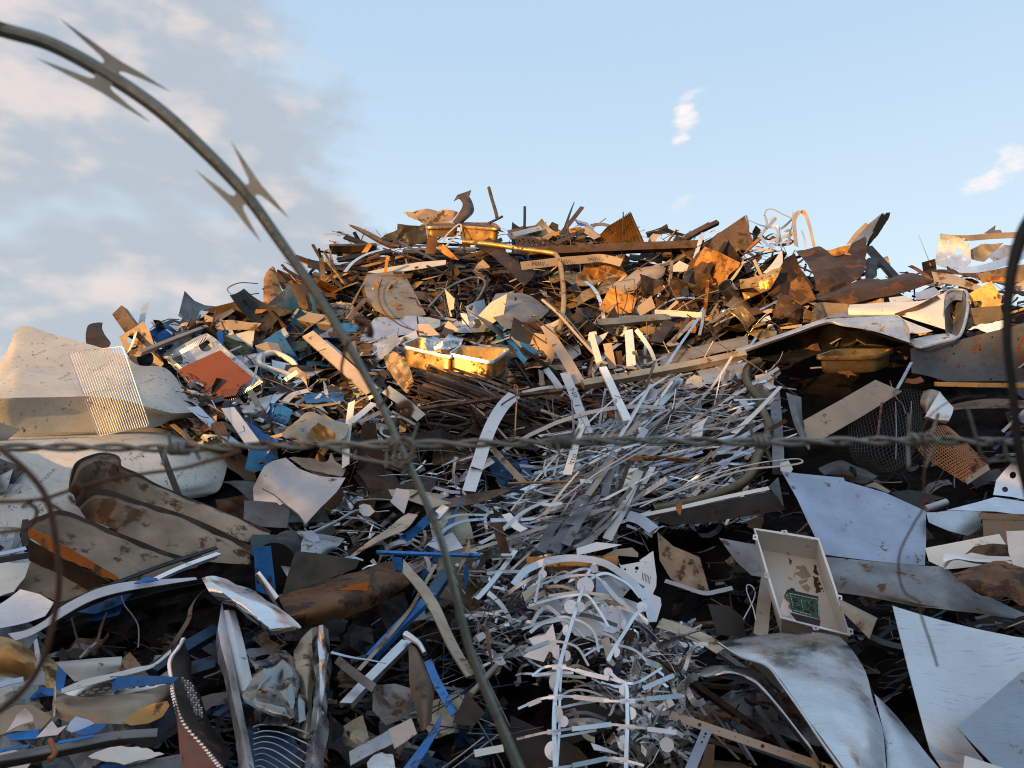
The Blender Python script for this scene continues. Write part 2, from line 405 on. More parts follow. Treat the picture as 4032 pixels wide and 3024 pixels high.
def strip_bm(path, w, n, roll=0.0, twist=0.0, th=.002, w1=None, bm=None, curve=0.0):
    """flat bar or ribbon along a path: w metres wide, facing n, rolled and twisted in degrees; curve bows it across"""
    bm = bm or bmesh.new(); T = frames(path); rows = []; m = len(path); K = 4 if curve else 1
    w1 = w if w1 is None else w1
    for i, (q, t) in enumerate(zip(path, T)):
        u = i / max(1, m - 1)
        s = t.cross(n)
        if s.length < 1e-4: s = t.cross(Vector((0, 0, 1)))
        s.normalize(); nn = s.cross(t).normalized()
        a = R(roll + twist * (u - .5)); s2 = s * math.cos(a) + nn * math.sin(a); n2 = nn * math.cos(a) - s * math.sin(a)
        ww = w + (w1 - w) * u
        row = []
        for side in (1, -1):
            for k in range(K + 1):
                v = k / K - .5
                if side < 0: v = -v
                row.append(bm.verts.new(q + s2 * ww * v + n2 * (side * th / 2 - curve * ww * 4 * v * v)))
        rows.append(row)
    L = len(rows[0])
    for a, b in zip(rows, rows[1:]):
        for i in range(L): bm.faces.new((a[i], a[(i + 1) % L], b[(i + 1) % L], b[i]))
    bm.faces.new(rows[0]); bm.faces.new(rows[-1][::-1])
    return bm
def mpp(p, f=0.0, d=None):                        # metres per photo pixel there
    cx, cy = cen(p); return ((d or Z(cx, cy)) - f) / FPX
def strip(name, label, cat, pts, w, mat='galv', f=0.0, n=None, roll=0, twist=0, th=.003, w1=None, steps=6, parent=None, lm=None, group=None, d=None, curve=0.0):
    """w in units of the tracing (about half a photo pixel)"""
    p, path = path3(pts, f, d, steps); m = mpp(p, f, d) * (ORG[pts[0]][2] if isinstance(pts, str) else 1)
    nv = slope_n(*cen(p)) if n is None else vn(n)
    bm = strip_bm(path, w * m, nv, roll, twist, th, None if w1 is None else w1 * m, curve=curve)
    ob = finish(bm, name, mat, parent, angle=50)
    if not parent: tag(ob, label, cat, group)
    elif label: ob['label'] = label
    lm_add(lm, p); return ob
def sweep_bm(path, prof, n, bm=None, closed=True, scale1=1.0):
    bm = bm or bmesh.new(); T = frames(path); rows = []; m = len(path)
    for i, (q, t) in enumerate(zip(path, T)):
        s = t.cross(n); s.normalize(); nn = s.cross(t).normalized(); k = 1 + (scale1 - 1) * i / max(1, m - 1)
        rows.append([bm.verts.new(q + s * a * k + nn * b * k) for a, b in prof])
    L = len(prof)
    for a, b in zip(rows, rows[1:]):
        for i in range(L): bm.faces.new((a[i], a[(i + 1) % L], b[(i + 1) % L], b[i]))
    bm.faces.new(rows[0]); bm.faces.new(rows[-1][::-1])
    return bm
def circ(r, k=8): return [(r * math.cos(2 * math.pi * i / k), r * math.sin(2 * math.pi * i / k)) for i in range(k)]
def tube_bm(path, r, k=7, bm=None, r1=None, hollow=False):
    bm = bm or bmesh.new(); T = frames(path)
    n = T[0].orthogonal().normalized(); rows = []; m = len(path); r1 = r if r1 is None else r1
    for i, (q, t) in enumerate(zip(path, T)):
        n = (n - t * n.dot(t)); n = n.normalized() if n.length > 1e-6 else t.orthogonal().normalized(); s = t.cross(n)
        rr = r + (r1 - r) * i / max(1, m - 1)
        rows.append([bm.verts.new(q + n * a * rr + s * b * rr) for a, b in circ(1, k)])
    for a, b in zip(rows, rows[1:]):
        for i in range(k): bm.faces.new((a[i], a[(i + 1) % k], b[(i + 1) % k], b[i]))
    if not hollow: bm.faces.new(rows[0]); bm.faces.new(rows[-1][::-1])
    return bm
def tube(name, label, cat, pts, r, mat='dull', f=0.0, parent=None, lm=None, group=None, d=None, steps=6, k=8, r1=None, hollow=False):
    p, path = path3(pts, f, d, steps); m = mpp(p, f, d) * (ORG[pts[0]][2] if isinstance(pts, str) else 1)
    bm = tube_bm(path, r * m, k, r1=None if r1 is None else r1 * m, hollow=hollow)
    if hollow: solid(bm, .004)
    ob = finish(bm, name, mat, parent, angle=50)
    if not parent: tag(ob, label, cat, group)
    elif label: ob['label'] = label
    lm_add(lm, p); return ob
def prof_box(w, h): return [(-w / 2, -h / 2), (w / 2, -h / 2), (w / 2, h / 2), (-w / 2, h / 2)]
def prof_L(w, h, t): return [(-w / 2, 0), (w / 2, 0), (w / 2, -t), (-w / 2 + t, -t), (-w / 2 + t, -h), (-w / 2, -h)]
def prof_C(w, h, t): return [(-w / 2, 0), (w / 2, 0), (w / 2, -h), (w / 2 - t, -h), (w / 2 - t, -t), (-w / 2 + t, -t), (-w / 2 + t, -h), (-w / 2, -h)]
def prof_tube(w, h, t): return prof_box(w, h)
def bar(name, label, cat, pts, w, h=None, kind='box', mat='brown', f=0.0, n=None, parent=None, lm=None, group=None, steps=4, t=.006, d=None):
    p, path = path3(pts, f, d, steps); m = mpp(p, f, d) * (ORG[pts[0]][2] if isinstance(pts, str) else 1)
    nv = slope_n(*cen(p)) if n is None else vn(n); h = h or w
    pr = {'box': prof_box(w * m, h * m), 'L': prof_L(w * m, h * m, t), 'C': prof_C(w * m, h * m, t)}[kind]
    ob = finish(sweep_bm(path, pr, nv), name, mat, parent, angle=30)
    if not parent: tag(ob, label, cat, group)
    elif label: ob['label'] = label
    lm_add(lm, p); return ob
def rrect(n=5, r=.18):
    out = []
    for cx, cy, a0 in ((1 - r, r, -90), (1 - r, 1 - r, 0), (r, 1 - r, 90), (r, r, 180)):
        for k in range(n + 1):
            a = R(a0 + 90 * k / n); out.append((cx + r * math.cos(a), cy + r * math.sin(a)))
    return out
def pan(name, label, cat, rim, n, depth, mat='gold', f=0.0, taper=.10, flange=.07, r=.16, lm=None, group=None, down=None, dents=0.0, rimmat=None):
    """open pressed-metal pan: four rim corners on a plane with normal n, walls going down to a floor, a flange round the rim"""
    p = px(rim); o, nv, q = plane_pts(p, n, f)
    q = [v for v in q]; dn = (-nv if down is None else vn(down)).normalized() * depth
    def at(u, v, k=0.0):
        uu, vv = .5 + (u - .5) * (1 - k), .5 + (v - .5) * (1 - k)
        return q[0] * (1 - uu) * (1 - vv) + q[1] * uu * (1 - vv) + q[2] * uu * vv + q[3] * (1 - uu) * vv
    ring = rrect(5, r)
    root = empty(name, o + dn, label, cat, group)
    bm = bmesh.new(); rows = []
    for k, dd in ((0, 0), (taper * .35, .12), (taper * .7, .6), (taper, .9), (taper * 1.25, .98), (taper * 1.7, 1.0)):
        rows.append([bm.verts.new(at(u, v, k) + dn * dd) for u, v in ring])
    L = len(ring)
    for a, b in zip(rows, rows[1:]):
        for i in range(L): bm.faces.new((a[i], a[(i + 1) % L], b[(i + 1) % L], b[i]))
    bm.faces.new(rows[-1])
    if dents:
        sd = random.uniform(0, 40)
        for v in bm.verts: v.co += noise.noise_vector(v.co * 3 + Vector((sd, 0, 0))) * dents
    solid(bm, .003)
    finish(bm, 'basin', mat, root, angle=50)
    bm = bmesh.new(); rows = []
    for k, dd in ((0.0, -.004), (-flange, -.006), (-flange - .015, .02), (-flange, .03)):
        rows.append([bm.verts.new(at(u, v, k) + dn.normalized() * dd) for u, v in ring])
    for a, b in zip(rows, rows[1:]):
        for i in range(L): bm.faces.new((a[i], a[(i + 1) % L], b[(i + 1) % L], b[i]))
    if dents:
        for v in bm.verts: v.co += noise.noise_vector(v.co * 3 + Vector((sd, 0, 0))) * dents
    solid(bm, .002)
    finish(bm, 'rim', rimmat or mat, root, angle=50)
    dd = depth / (Z(*cen(p)) - f) * FPX * .8; keep(p, f); keep([p[0], p[1], (p[1][0], p[1][1] + dd, 0), (p[0][0], p[0][1] + dd, 0)], f)
    lm_add(lm, p); return root
def text_part(words, spots, sheet_n, f, size, parent, mat='ink', name='lettering', rot=90, dep=None):
    """printed words: flat letter outlines lying 2 mm proud of the sheet they are printed on"""
    for (x, y), wd in zip(spots, words * 99):
        bm = bmesh.new()
        cu = bpy.data.curves.new('t', 'FONT'); cu.body = wd; cu.size = 1; cu.align_x = 'CENTER'; cu.align_y = 'CENTER'; cu.resolution_u = 2
        to = bpy.data.objects.new('t', cu); COL.objects.link(to)
        dg = bpy.context.evaluated_depsgraph_get(); me = to.evaluated_get(dg).to_mesh()
        nv = vn(sheet_n) if sheet_n else slope_n(x, y)
        c = dep(x, y) if dep else P(x, y, Z(x, y) - f)
        a = R(rot + random.uniform(-4, 4)); e = (RT - nv * RT.dot(nv)).normalized(); e2 = nv.cross(e)
        ux = e * math.cos(a) + e2 * math.sin(a); uy = e2 * math.cos(a) - e * math.sin(a)
        vs = [bm.verts.new(c + (ux * v.co.x + uy * v.co.y) * size + nv * .002) for v in me.vertices]
        for pl in me.polygons:
            try: bm.faces.new([vs[i] for i in pl.vertices])
            except ValueError: pass
        to.evaluated_get(dg).to_mesh_clear(); bpy.data.objects.remove(to); bpy.data.curves.remove(cu)
        finish(bm, name, mat, parent, smooth=False)

# ------------------------------------------------------------------ the ground, the trees added behind the camera for shade, and the body of the heap
def ground():
    bm = bmesh.new(); s = 1500
    vs = [bm.verts.new(v) for v in ((-s, -s, 0), (s, -s, 0), (s, s, 0), (-s, s, 0))]; bm.faces.new(vs)
    tag(finish(bm, 'ground', 'soil', smooth=False), 'bare brown soil of the scrap yard', 'ground', kind='structure')
ground()
RIDGE = [(-900, 1150), (-300, 1000), (0, 930), (150, 830), (300, 770), (430, 725), (560, 690), (650, 650), (730, 590), (860, 545), (1100, 545), (1300, 560), (1500, 575), (1700, 590), (1880, 620), (2000, 650), (2212, 660), (2600, 690), (3300, 800)]
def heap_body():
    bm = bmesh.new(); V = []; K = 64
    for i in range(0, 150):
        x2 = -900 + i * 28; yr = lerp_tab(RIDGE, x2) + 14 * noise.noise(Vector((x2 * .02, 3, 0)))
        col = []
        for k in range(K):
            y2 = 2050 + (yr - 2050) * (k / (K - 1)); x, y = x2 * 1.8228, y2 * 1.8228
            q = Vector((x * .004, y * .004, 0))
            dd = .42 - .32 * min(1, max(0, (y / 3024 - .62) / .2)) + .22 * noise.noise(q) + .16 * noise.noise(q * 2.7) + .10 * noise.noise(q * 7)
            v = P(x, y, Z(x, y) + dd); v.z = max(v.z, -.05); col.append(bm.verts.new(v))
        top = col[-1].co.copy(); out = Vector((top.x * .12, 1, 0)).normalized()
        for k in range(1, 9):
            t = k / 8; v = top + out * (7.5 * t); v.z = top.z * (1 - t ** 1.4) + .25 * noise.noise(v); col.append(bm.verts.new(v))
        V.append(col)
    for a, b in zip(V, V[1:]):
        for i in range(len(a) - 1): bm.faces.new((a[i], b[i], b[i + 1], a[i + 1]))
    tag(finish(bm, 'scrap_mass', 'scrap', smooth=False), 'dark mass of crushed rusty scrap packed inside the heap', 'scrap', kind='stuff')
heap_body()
def shade_trees_behind():  # unseen row, added and shaped to shade the foot of the heap
    """a row of bushy trees nobody sees, added behind the camera to keep the low sun off the foot of the heap"""
    rnd = random.Random(3); bm = bmesh.new(); side = Vector((SUN_DIR.y, -SUN_DIR.x, 0)).normalized(); c0 = Vector((SUN_DIR.x, SUN_DIR.y, 0)).normalized() * 26
    for i in range(17000):
        u = rnd.uniform(-24, 24); w = rnd.uniform(-1.2, 1.2)
        top = lerp_tab(TREE_TOP, u) + 1.0 * noise.noise(Vector((u * .35, 0, 5))) + .5 * noise.noise(Vector((u * 1.3, 2, 1)))
        z = top * (rnd.random() ** .75)
        p = c0 + side * u + Vector((SUN_DIR.x, SUN_DIR.y, 0)) * w + Vector((0, 0, z)); s = rnd.uniform(.22, .48)
        a = Vector((rnd.gauss(0, 1), rnd.gauss(0, 1), rnd.gauss(0, 1))).normalized(); b = a.orthogonal().normalized(); c = a.cross(b)
        bm.faces.new([bm.verts.new(p + b * s * x + c * s * y) for x, y in ((-1, 0), (0, -.6), (1, 0), (0, .6))])
    tag(finish(bm, 'shade_trees', 'leaf', smooth=False), 'row of bushy trees added unseen behind the camera to shade the heap', 'shade_trees', kind='stuff')
TREE_TOP = [(-24, 6.6), (4.9, 6.7), (5.6, 4.9), (24, 4.6)]          # lower at one side: there the sun reaches the film-covered sheets
shade_trees_behind()
# ------------------------------------------------------------------ traced pieces: left side
def wiremesh_bm(rows, nu, nv, r, f=0.0, bm=None, k=5, ustep=4, vstep=4):
    bm = bm or bmesh.new(); g = []
    for rr in rows: g.append(cr([P(x, y, Z(x, y) - f - dz) for x, y, dz in px(rr)], 8))
    M_ = len(g[0])
    def at(u, v):
        row = []
        q = [gr[min(M_ - 1, int(round(u * (M_ - 1))))].lerp(gr[min(M_ - 1, int(u * (M_ - 1)) + 1)], 0) if False else
             gr[int(u * (M_ - 1))].lerp(gr[min(M_ - 1, int(u * (M_ - 1)) + 1)], u * (M_ - 1) - int(u * (M_ - 1))) for gr in g]
        c = cr(q, 8); s = v * (len(c) - 1); i = int(s)
        return c[i].lerp(c[min(len(c) - 1, i + 1)], s - i)
    for i in range(nu + 1): tube_bm([at(i / nu, t / (ustep * 2)) for t in range(ustep * 2 + 1)], r, k, bm)
    for j in range(nv + 1): tube_bm([at(t / (vstep * 2), j / nv) for t in range(vstep * 2 + 1)], r, k, bm)
    return bm

# big film-covered sheets
r0 = 'A:-60,900,-.1 60,690,-.05 150,525 400,590 700,672 900,742 1010,810 1200,830,-.05 1330,960,-.1 1560,1110,-.2'
r1 = 'A:-60,960 60,880 150,800 400,830 650,860 880,900 1000,950 1150,960 1290,1040 1540,1125,-.2'
r2 = 'A:-60,1050,.2 60,1050,.2 150,1045,.2 400,1040,.2 650,1035,.2 880,1060,.16 1000,1090,.12 1150,1130,.1 1280,1155,.05 1500,1140,-.15'
r3 = 'A:-60,1170,-.05 60,1165,-.05 150,1160,-.05 400,1155,-.05 650,1150,-.05 880,1160,-.06 1000,1165,-.08 1150,1170,-.1 1280,1175,-.1 1480,1160,-.2'
r4 = 'A:-60,1310,-.28 60,1306,-.28 150,1303,-.28 400,1296,-.28 650,1290,-.28 880,1280,-.28 1000,1270,-.28 1150,1250,-.25 1260,1200,-.2 1460,1170,-.22'
def film_sheet():
    p = px('A:600,1000')[0]; root = empty('film_sheet', S(p[0], p[1]), 'wide film-covered steel sheet folded over, behind the wire oven rack', 'sheet')
    loft('panel', None, None, [r0, r1, r2, r3, r4], 'filmdirty', f=.18, parent=root, nu=4, nv=6, lin='v', cr_=.004, cs=6)
    sp = [px('A:%d,%d' % t)[0][:2] for t in ((290, 720), (480, 660), (160, 870), (470, 890), (720, 830), (930, 830), (1090, 920))]
    text_part(['POLIFILM', 'Z S', '1 S', 'POLIFILM', 'POLIFILM', 'IM'], sp, None, .30, .034, root, mat='ink', rot=82)
    lm_add('the folded film-covered sheet', [p])
film_sheet()
def film_sheet_low():
    rows = ['A:-80,1295,-.45 300,1290,-.45 700,1275,-.45 1100,1262,-.45 1300,1300,-.45 1480,1350,-.5 1640,1440,-.55',
            'A:-80,1400,.02 300,1400,.02 700,1390,.02 1100,1380,.0 1300,1400,-.02 1480,1430,-.1 1655,1480,-.2',
            'A:-80,1650,.05 300,1650,.05 700,1640,.04 1100,1640,.03 1300,1640,0 1480,1640,-.08 1640,1580,-.18',
            'E:-80,650,.02 300,620,.02 700,560,.0 1000,500,-.02 1200,470,-.05 1400,440,-.12 1590,420,-.22',
            'E:-80,1250,-.05 200,1050,-.05 500,850,-.1 900,650,-.1 1150,560,-.15 1300,500,-.15 1500,470,-.25']
    p = px('E:300,200')[0]; root = empty('film_sheet', S(p[0], p[1]), 'lower film-covered sheet curving out below the wire oven rack', 'sheet')
    loft('panel', None, None, rows, 'filmdirty', f=.1, parent=root, nu=4, nv=5, cr_=.004, cs=6)
    sp = [px('E:%d,%d' % t)[0][:2] for t in ((110, 300), (350, 320), (550, 150), (770, 150), (1020, 170), (1290, 330), (100, 560), (330, 540), (470, 60), (1490, 210), (960, 200), (1220, 330))]
    text_part(['POLIFILM', 'POLIFILM', '1 S', 'POLIFILM', 'POLIFILM', 'POLIFILM', '1 S', 'POLIFILM', '1 S', 'UFILM', 'Z S', '1 Z'], sp, None, .235, .034, root, rot=84)
    lm_add('the lower film-covered sheet', [p])
film_sheet_low()
strip('flat_bar', 'short dark flat bar propped against the lower film-covered sheet', 'bar', 'E:1160,100,.15 1230,290,.15 1300,465,.1', 48, 'dark', f=.26, lm=None)

def oven_rack():
    c = [px('A:%d,%d' % t)[0] for t in ((490, 715), (890, 670), (1085, 1250), (715, 1320))]
    o, nv, q = plane_pts(c, (-.05, .35, .93), .52)
    root = empty('oven_rack', q[3], 'chrome wire oven rack leaning on the folded film-covered sheet', 'rack')
    def at(u, v): return (q[0] * (1 - u) + q[1] * u) * (1 - v) + (q[3] * (1 - u) + q[2] * u) * v
    bm = bmesh.new()
    loop = [at(*t) for t in ((.03, 0), (.5, 0), (.97, 0), (1, .03), (1, .5), (1, .97), (.97, 1), (.5, 1), (.03, 1), (0, .97), (0, .5), (0, .03), (.03, 0))]
    tube_bm(loop, .0036, 6, bm); tube_bm([at(0, .5), at(1, .5)], .0032, 6, bm); finish(bm, 'rim', 'satin', root)
    bm = bmesh.new()
    for i in range(1, 22): 
        u = i / 22; tube_bm([at(u, 0), at(u + .004 * noise.noise(Vector((i, 0, 0))), .5) + nv * .004, at(u, 1)], .0017, 5, bm)
    finish(bm, 'rods', 'satin', root); lm_add('the wire oven rack', c)
oven_rack()

def exchanger_plate():
    root = empty('exchanger_plate', S(*px('A:1560,1100')[0][:2]), 'pressed silver exchanger plate with a red-brown middle and round ports', 'plate')
    C = lambda u, v, r: (u * .5425, 1000 + v * .5425, r * .5425)
    n = (.12, .55, .82)
    sheet('frame', None, None, 'A:1185,742 1440,600 1500,578 1545,600 1700,740 1850,870 1930,930 1900,1010 1740,1090 1590,1135 1420,1000', 'galv', n, .30, root, cr_=.012, cs=22,
          holes=[C(1495, 660, 52), C(1287, 768, 42), C(1862, 975, 36), C(1612, 1078, 32)], th=.008)
    sheet('panel', None, None, 'A:1282,850 1395,790 1600,700 1840,905 1745,965 1712,1028 1515,1062', 'screen', n, .325, root, th=.004)
    bm = bmesh.new()                               # embossed ribs of the border
    o, nv, q = plane_pts(px('A:1210,750 1500,592 1912,930 1590,1118 1230,760'), n, .315)
    for (a, b, k) in ((q[0], q[1], 26), (q[1], q[2], 40), (q[2], q[3], 26), (q[3], q[0], 44)):
        mid = (q[0] + q[1] + q[2] + q[3]) / 4
        for i in range(k):
            v = a.lerp(b, (i + .5) / k); w = (mid - v).normalized() * .05
            tube_bm([v, v + w], .0035, 4, bm)
    finish(bm, 'ribs', 'alu', root); lm_add('the red-brown exchanger plate', px('A:1560,880'))
exchanger_plate()
C_ = lambda s, u, v, r: (ORG[s][0] + u * ORG[s][2], ORG[s][1] + v * ORG[s][2], r * ORG[s][2])
sheet('pierced_plate', 'stained beige plate with a round hole, standing behind the oven rack', 'plate', 'A:865,600 960,545 1040,490 1090,570 1130,690 1190,800 1160,830 1060,860 940,760', 'beige', (-.1, .3, .9), .22, holes=[C_('A', 1055, 760, 62), C_('A', 950, 620, 30)], lm='the beige pierced plate')
bar('channel', 'brown mud-caked block of channel sticking up on the skyline', 'channel', 'A:870,420 930,505 985,580', 95, 60, 'box', 'brown', .12, (-.3, .4, .85))
strip('strip', 'blue-grey flat strip standing upright on the skyline', 'strip', 'A:1055,360 1035,460 1000,600 960,680', 52, 'blueish', .15, (0, .2, 1))
strip('strip', 'short sunlit cream strip standing upright beside the pierced plate', 'strip', 'A:990,560 965,640 935,705', 38, 'cream', .34, (-.4, .2, 1))
loft('gutter', 'dark rusty folded channel end curling at the skyline above the film-covered sheet', 'channel', ['A:625,650 622,590 640,520 700,500 745,500', 'A:660,670 680,600 690,560 720,540 742,530', 'A:780,690 800,660 800,640 770,600 742,560'], 'rustdark', .12)
bar('rod', 'long tan steel rod leaning up above the exchanger plate', 'rod', 'A:1010,722 1250,625 1500,530', 30, 30, 'box', 'filmwarm', .38)
sheet('plate', 'big dark rusty plate with ragged top edge on the skyline', 'plate', 'A:1320,460 1420,430 1560,385 1700,345 1790,322 1830,400 1890,470 1700,500 1450,520', 'rustdark', (-.1, -.15, 1), .05, torn=.02, cr_=.03, lm='the dark skyline plate')
sheet('plate', 'bent beige plate lying under the dark skyline plate', 'plate', 'A:1335,480 1500,490 1700,480 1900,510 1860,550 1600,560 1500,600 1360,630', 'beige', (-.1, .6, .8), .18, cr_=.03)
strip('strip', 'dark blue bent strip crossing open sky left of the tan rod', 'strip', 'A:1150,552 1240,490 1300,500 1380,575', 34, 'bluedark', .15)
sheet('sheet', 'dark blue torn sheet under the tan rod', 'sheet', 'A:1250,640 1380,560 1500,600 1420,680 1350,700 1260,690', 'bluedark', (.1, .3, .9), .2, torn=.012)
loft('torn_fin', 'upright orange rusty fin of torn plate catching the sun', 'plate', ['A:1915,180,-.02 1935,135,0 1975,92,.02 1995,105', 'A:1912,270,.02 1945,255,.05 1985,235,.02 2040,255,-.05', 'A:1912,380,.0 1960,400,.06 2030,390,.05 2100,330,-.05', 'A:1910,420 1960,440 2060,450 2165,370,-.1'], 'rustorange', .25, lm='the orange fin')
sheet('scalloped_offcut', 'white offcut with scooped edges beside the orange fin', 'offcut', 'A:1665,500 1700,585 1850,545 1832,690 1770,640 1700,625 1650,690', 'film', (.0, .6, .8), .26, lm='the scooped white offcut')
sheet('sheet', 'dark green bent sheet with a sunlit yellow end', 'sheet', 'B:140,1330 250,1290 390,1275 385,1330 290,1360 200,1380', 'green', (-.2, .6, .7), .3, bend=(90, .8))
tube('frame_loop', 'bent white-painted rectangular frame with yellow sunlit edges', 'frame', 'A:1905,735,.05 2000,720,.05 2130,790,.02 2155,880,0 2080,870,.05 1900,810,.1 1880,760,.05 1905,735,.05', 22, 'cream', .3, lm='the bent rectangular frame')
strip('strip', 'broad pale blue-grey strip sloping down below the exchanger plate', 'strip', 'A:1400,1110 1500,1200 1600,1290 1720,1380', 100, 'blueish', .28, w1=60)
sheet('strip', 'wide blue-grey plate strip standing against a blue triangle', 'strip', 'A:1605,1122 1700,1112 1900,1382 1790,1395', 'blueish', (.1, .55, .8), .42, lm='the wide blue-grey plate strip')
sheet('offcut', 'bright blue triangular offcut beside the wide blue-grey plate strip', 'offcut', 'A:1770,1200 1900,1280 2025,1362 1880,1385', 'blue', (.1, .6, .8), .34)
bar('angle_iron', 'orange rusty angle iron lying below the oven rack corner', 'angle iron', 'A:1250,1235 1340,1310 1425,1385', 42, 30, 'L', 'rustorange', .3)
strip('ribbon', 'short white ribbon curled over below the exchanger plate', 'ribbon', 'A:1480,1350,0 1500,1325,.06 1570,1318,.1 1620,1340,.05 1650,1390,-.1', 55, 'film', .36, n=(1, .3, .3), roll=60)
strip('strip', 'grey curved flat strip rising towards the fence wire', 'strip', 'A:1875,1215 1930,1110 2050,1000 2212,900 2330,840', 62, 'alu', .3, twist=30)
loft('plate', 'curved pale grey plate beside the exchanger plate', 'plate', ['A:1740,1105 1850,1060 1975,1022', 'A:1760,1150,.08 1860,1130,.1 1950,1090,.05', 'A:1790,1175 1850,1190 1910,1180'], 'alu', .3)
strip('strip', 'long pale grey strip bent over among blue scraps', 'strip', 'A:2060,1080 2130,1020 2240,990', 55, 'filmgrey', .34)
tube('bent_wire', 'thin wire loop standing against the sky beside the orange fin', 'wire', 'A:1870,215 1760,208 1690,225 1650,260 1700,300 1800,295 1880,285', 4, 'dull', .1)
tube('bent_wire', 'thin bent wire hooked above the dark skyline plate', 'wire', 'A:1700,295 1730,340 1800,350', 3, 'dull', .1)
strip('strip', 'short bluish strip poking up between dark blue scraps', 'strip', 'A:1330,470 1330,540 1320,590', 42, 'bluedark', .2, n=(0, .2, 1))
tube('rod', 'thin brown rod poking up in front of the dark skyline plate', 'rod', 'A:1570,412 1550,480 1530,545', 6, 'brown', .3)
strip('strip', 'sunlit yellow strip on the bent beige plate', 'strip', 'A:1590,475 1660,505 1740,560', 28, 'gold', .3)
sheet('sheet', 'tan folded sheet end in the sun under the orange fin', 'sheet', 'A:1730,415 1850,400 1940,405 1900,430 1780,440', 'rustorange', (-.2, .5, .8), .34)

# ribbed rusty plates at the lower left
def ribbed(label, top, roll, low, edge, f, lm=None):
    """corrugated plate: rounded top rib, then a flat face; its upper edge is burnt brown"""
    root = empty('ribbed_plate', S(*px(low)[0][:2]), label, 'plate')
    loft('face', None, None, [top, roll, low], 'burnt', f, root, lin='v', nv=8, th=.01, cr_=.012, cs=7, angle=30)
    strip('burnt_edge', 'burnt brown edge', None, top, edge, 'rustdark', f + .03, parent=root, th=.014, roll=-30)
    if lm: lm_add(lm, px(low))
ribbed('stained beige corrugated plate with burnt brown edge, rearmost of the rusty plates',
       'E:515,430,-.1 530,330,.0 565,235,.05 650,190,.05 745,172,.05 850,195,.05 870,262,.05 1000,320 1130,395 1340,485 1560,570 1760,650 1960,735',
       'E:530,450,0 550,370,.08 590,280,.12 670,235,.12 750,215,.12 835,240,.12 880,300,.11 1010,360,.08 1140,435,.08 1345,520,.07 1560,605,.06 1755,685,.05 1955,760,.03',
       'E:560,540,-.12 600,520,-.1 660,470,-.08 740,445,-.06 820,445,-.04 880,465,-.02 960,490,0 1080,530,0 1200,570,0 1380,630,0 1570,715,0 1740,800,0 1915,835,-.02', 34, .36, 'the corrugated beige plate')
ribbed('middle rusty plate with a rounded rib, brown at its torn end',
       'E:560,540,-.05 640,460,.02 720,435,.05 850,465,.05 1000,520,.05 1200,580,.05 1400,650,.04 1600,740,.03 1815,850,0',
       'E:585,570,.02 650,500,.09 725,475,.12 850,505,.12 1000,560,.12 1200,622,.12 1400,695,.1 1595,785,.08 1815,880,.04',
       'E:640,660,-.08 700,660,-.06 800,695,-.04 880,745,-.03 1000,805,-.02 1150,865,0 1300,915,0 1500,945,0 1820,965,-.03', 40, .46, 'the middle rusty plate')
ribbed('large rusty grey-brown plate with burnt black end above an orange edge',
       'E:165,760,-.1 180,690,0 300,630,.05 450,592,.05 640,660,.05 820,740,.05 1000,810,.05 1200,890,.04 1450,960,.0',
       'E:172,780,0 192,705,.08 310,660,.12 455,625,.13 640,692,.13 820,772,.13 1000,842,.12 1200,922,.1 1420,985,.04',
       'E:185,850,.06 205,765,.1 330,800,.12 450,850,.13 600,930,.13 720,1000,.12 800,1050,.1 900,1080,.08 980,1085,.05', 38, .56, 'the rusty plate with the orange edge')
bar('end_cap', 'black burnt end of the large rusty plate', 'edge', 'E:185,660 175,760 200,850', 40, 60, 'box', 'black', .72)
sheet('paint_strip', 'orange painted edge strip under the large rusty plate', 'strip', 'E:203,690 270,720 430,800 640,920 862,1060 840,1082 700,1030 420,890 210,770', 'orange', (-.1, .1, 1), .86, torn=.01, cr_=.01, lm='the orange edge strip')
sheet('plate', 'dark brown lower flange under the orange edge strip', 'plate', 'E:205,775 420,895 700,1032 800,1085 640,1145 480,1060 215,930', 'brown', (0, -.25, 1), .72, torn=.01, cr_=.015)
sheet('plate', 'torn tan plate with dark seams below the rusty plates', 'plate', 'E:225,945 420,1010 560,1080 770,1110 640,1200 430,1240 230,1170 110,1150 190,1030', 'beige', None, .55, cr_=.02, torn=.015)
sheet('film_sheet', 'white film-covered corner hanging at the edge of the photo beside the torn tan plate', 'sheet', 'E:-60,900 100,960 215,950 180,1060 100,1160 -60,1220', 'film', None, .62, cr_=.02)
bar('angle_iron', 'long black angle iron running under the rusty plates', 'angle iron', 'E:430,1260,.0 830,1100,0 1200,960,0 1575,838,0', 34, 40, 'L', 'black', .85, lm='the long black angle iron')
bar('channel', 'shiny silver-blue channel with cut end beside the black angle iron', 'channel', 'E:1110,1075 1330,975 1590,880', 56, 50, 'L', 'alu', .92, n=(-.1, .8, .5), lm='the silver-blue channel')
loft('channel', 'bent white strip ending in a long curve over the black hollow', 'strip', ['E:60,1470 200,1440 330,1370 430,1285 600,1190 750,1130 950,1090 1180,1075 1420,1060', 'E:110,1520,.03 230,1480,.03 360,1405,.03 470,1335,.03 630,1245,.03 780,1190,.03 960,1150,.02 1180,1115,.02 1430,1075'], 'filmgrey', .98, lm='the long curved white strip', nv=2)
sheet('sheet', 'blue painted sheet showing under the long curved white strip', 'sheet', 'E:560,1312 700,1250 850,1195 960,1175 880,1255 700,1320', 'blue', None, .9, cr_=.02)
sheet('sheet', 'blue painted sheet deep in the black hollow', 'sheet', 'E:615,1365 760,1300 900,1260 860,1330 700,1372', 'blue', None, .72, cr_=.02)
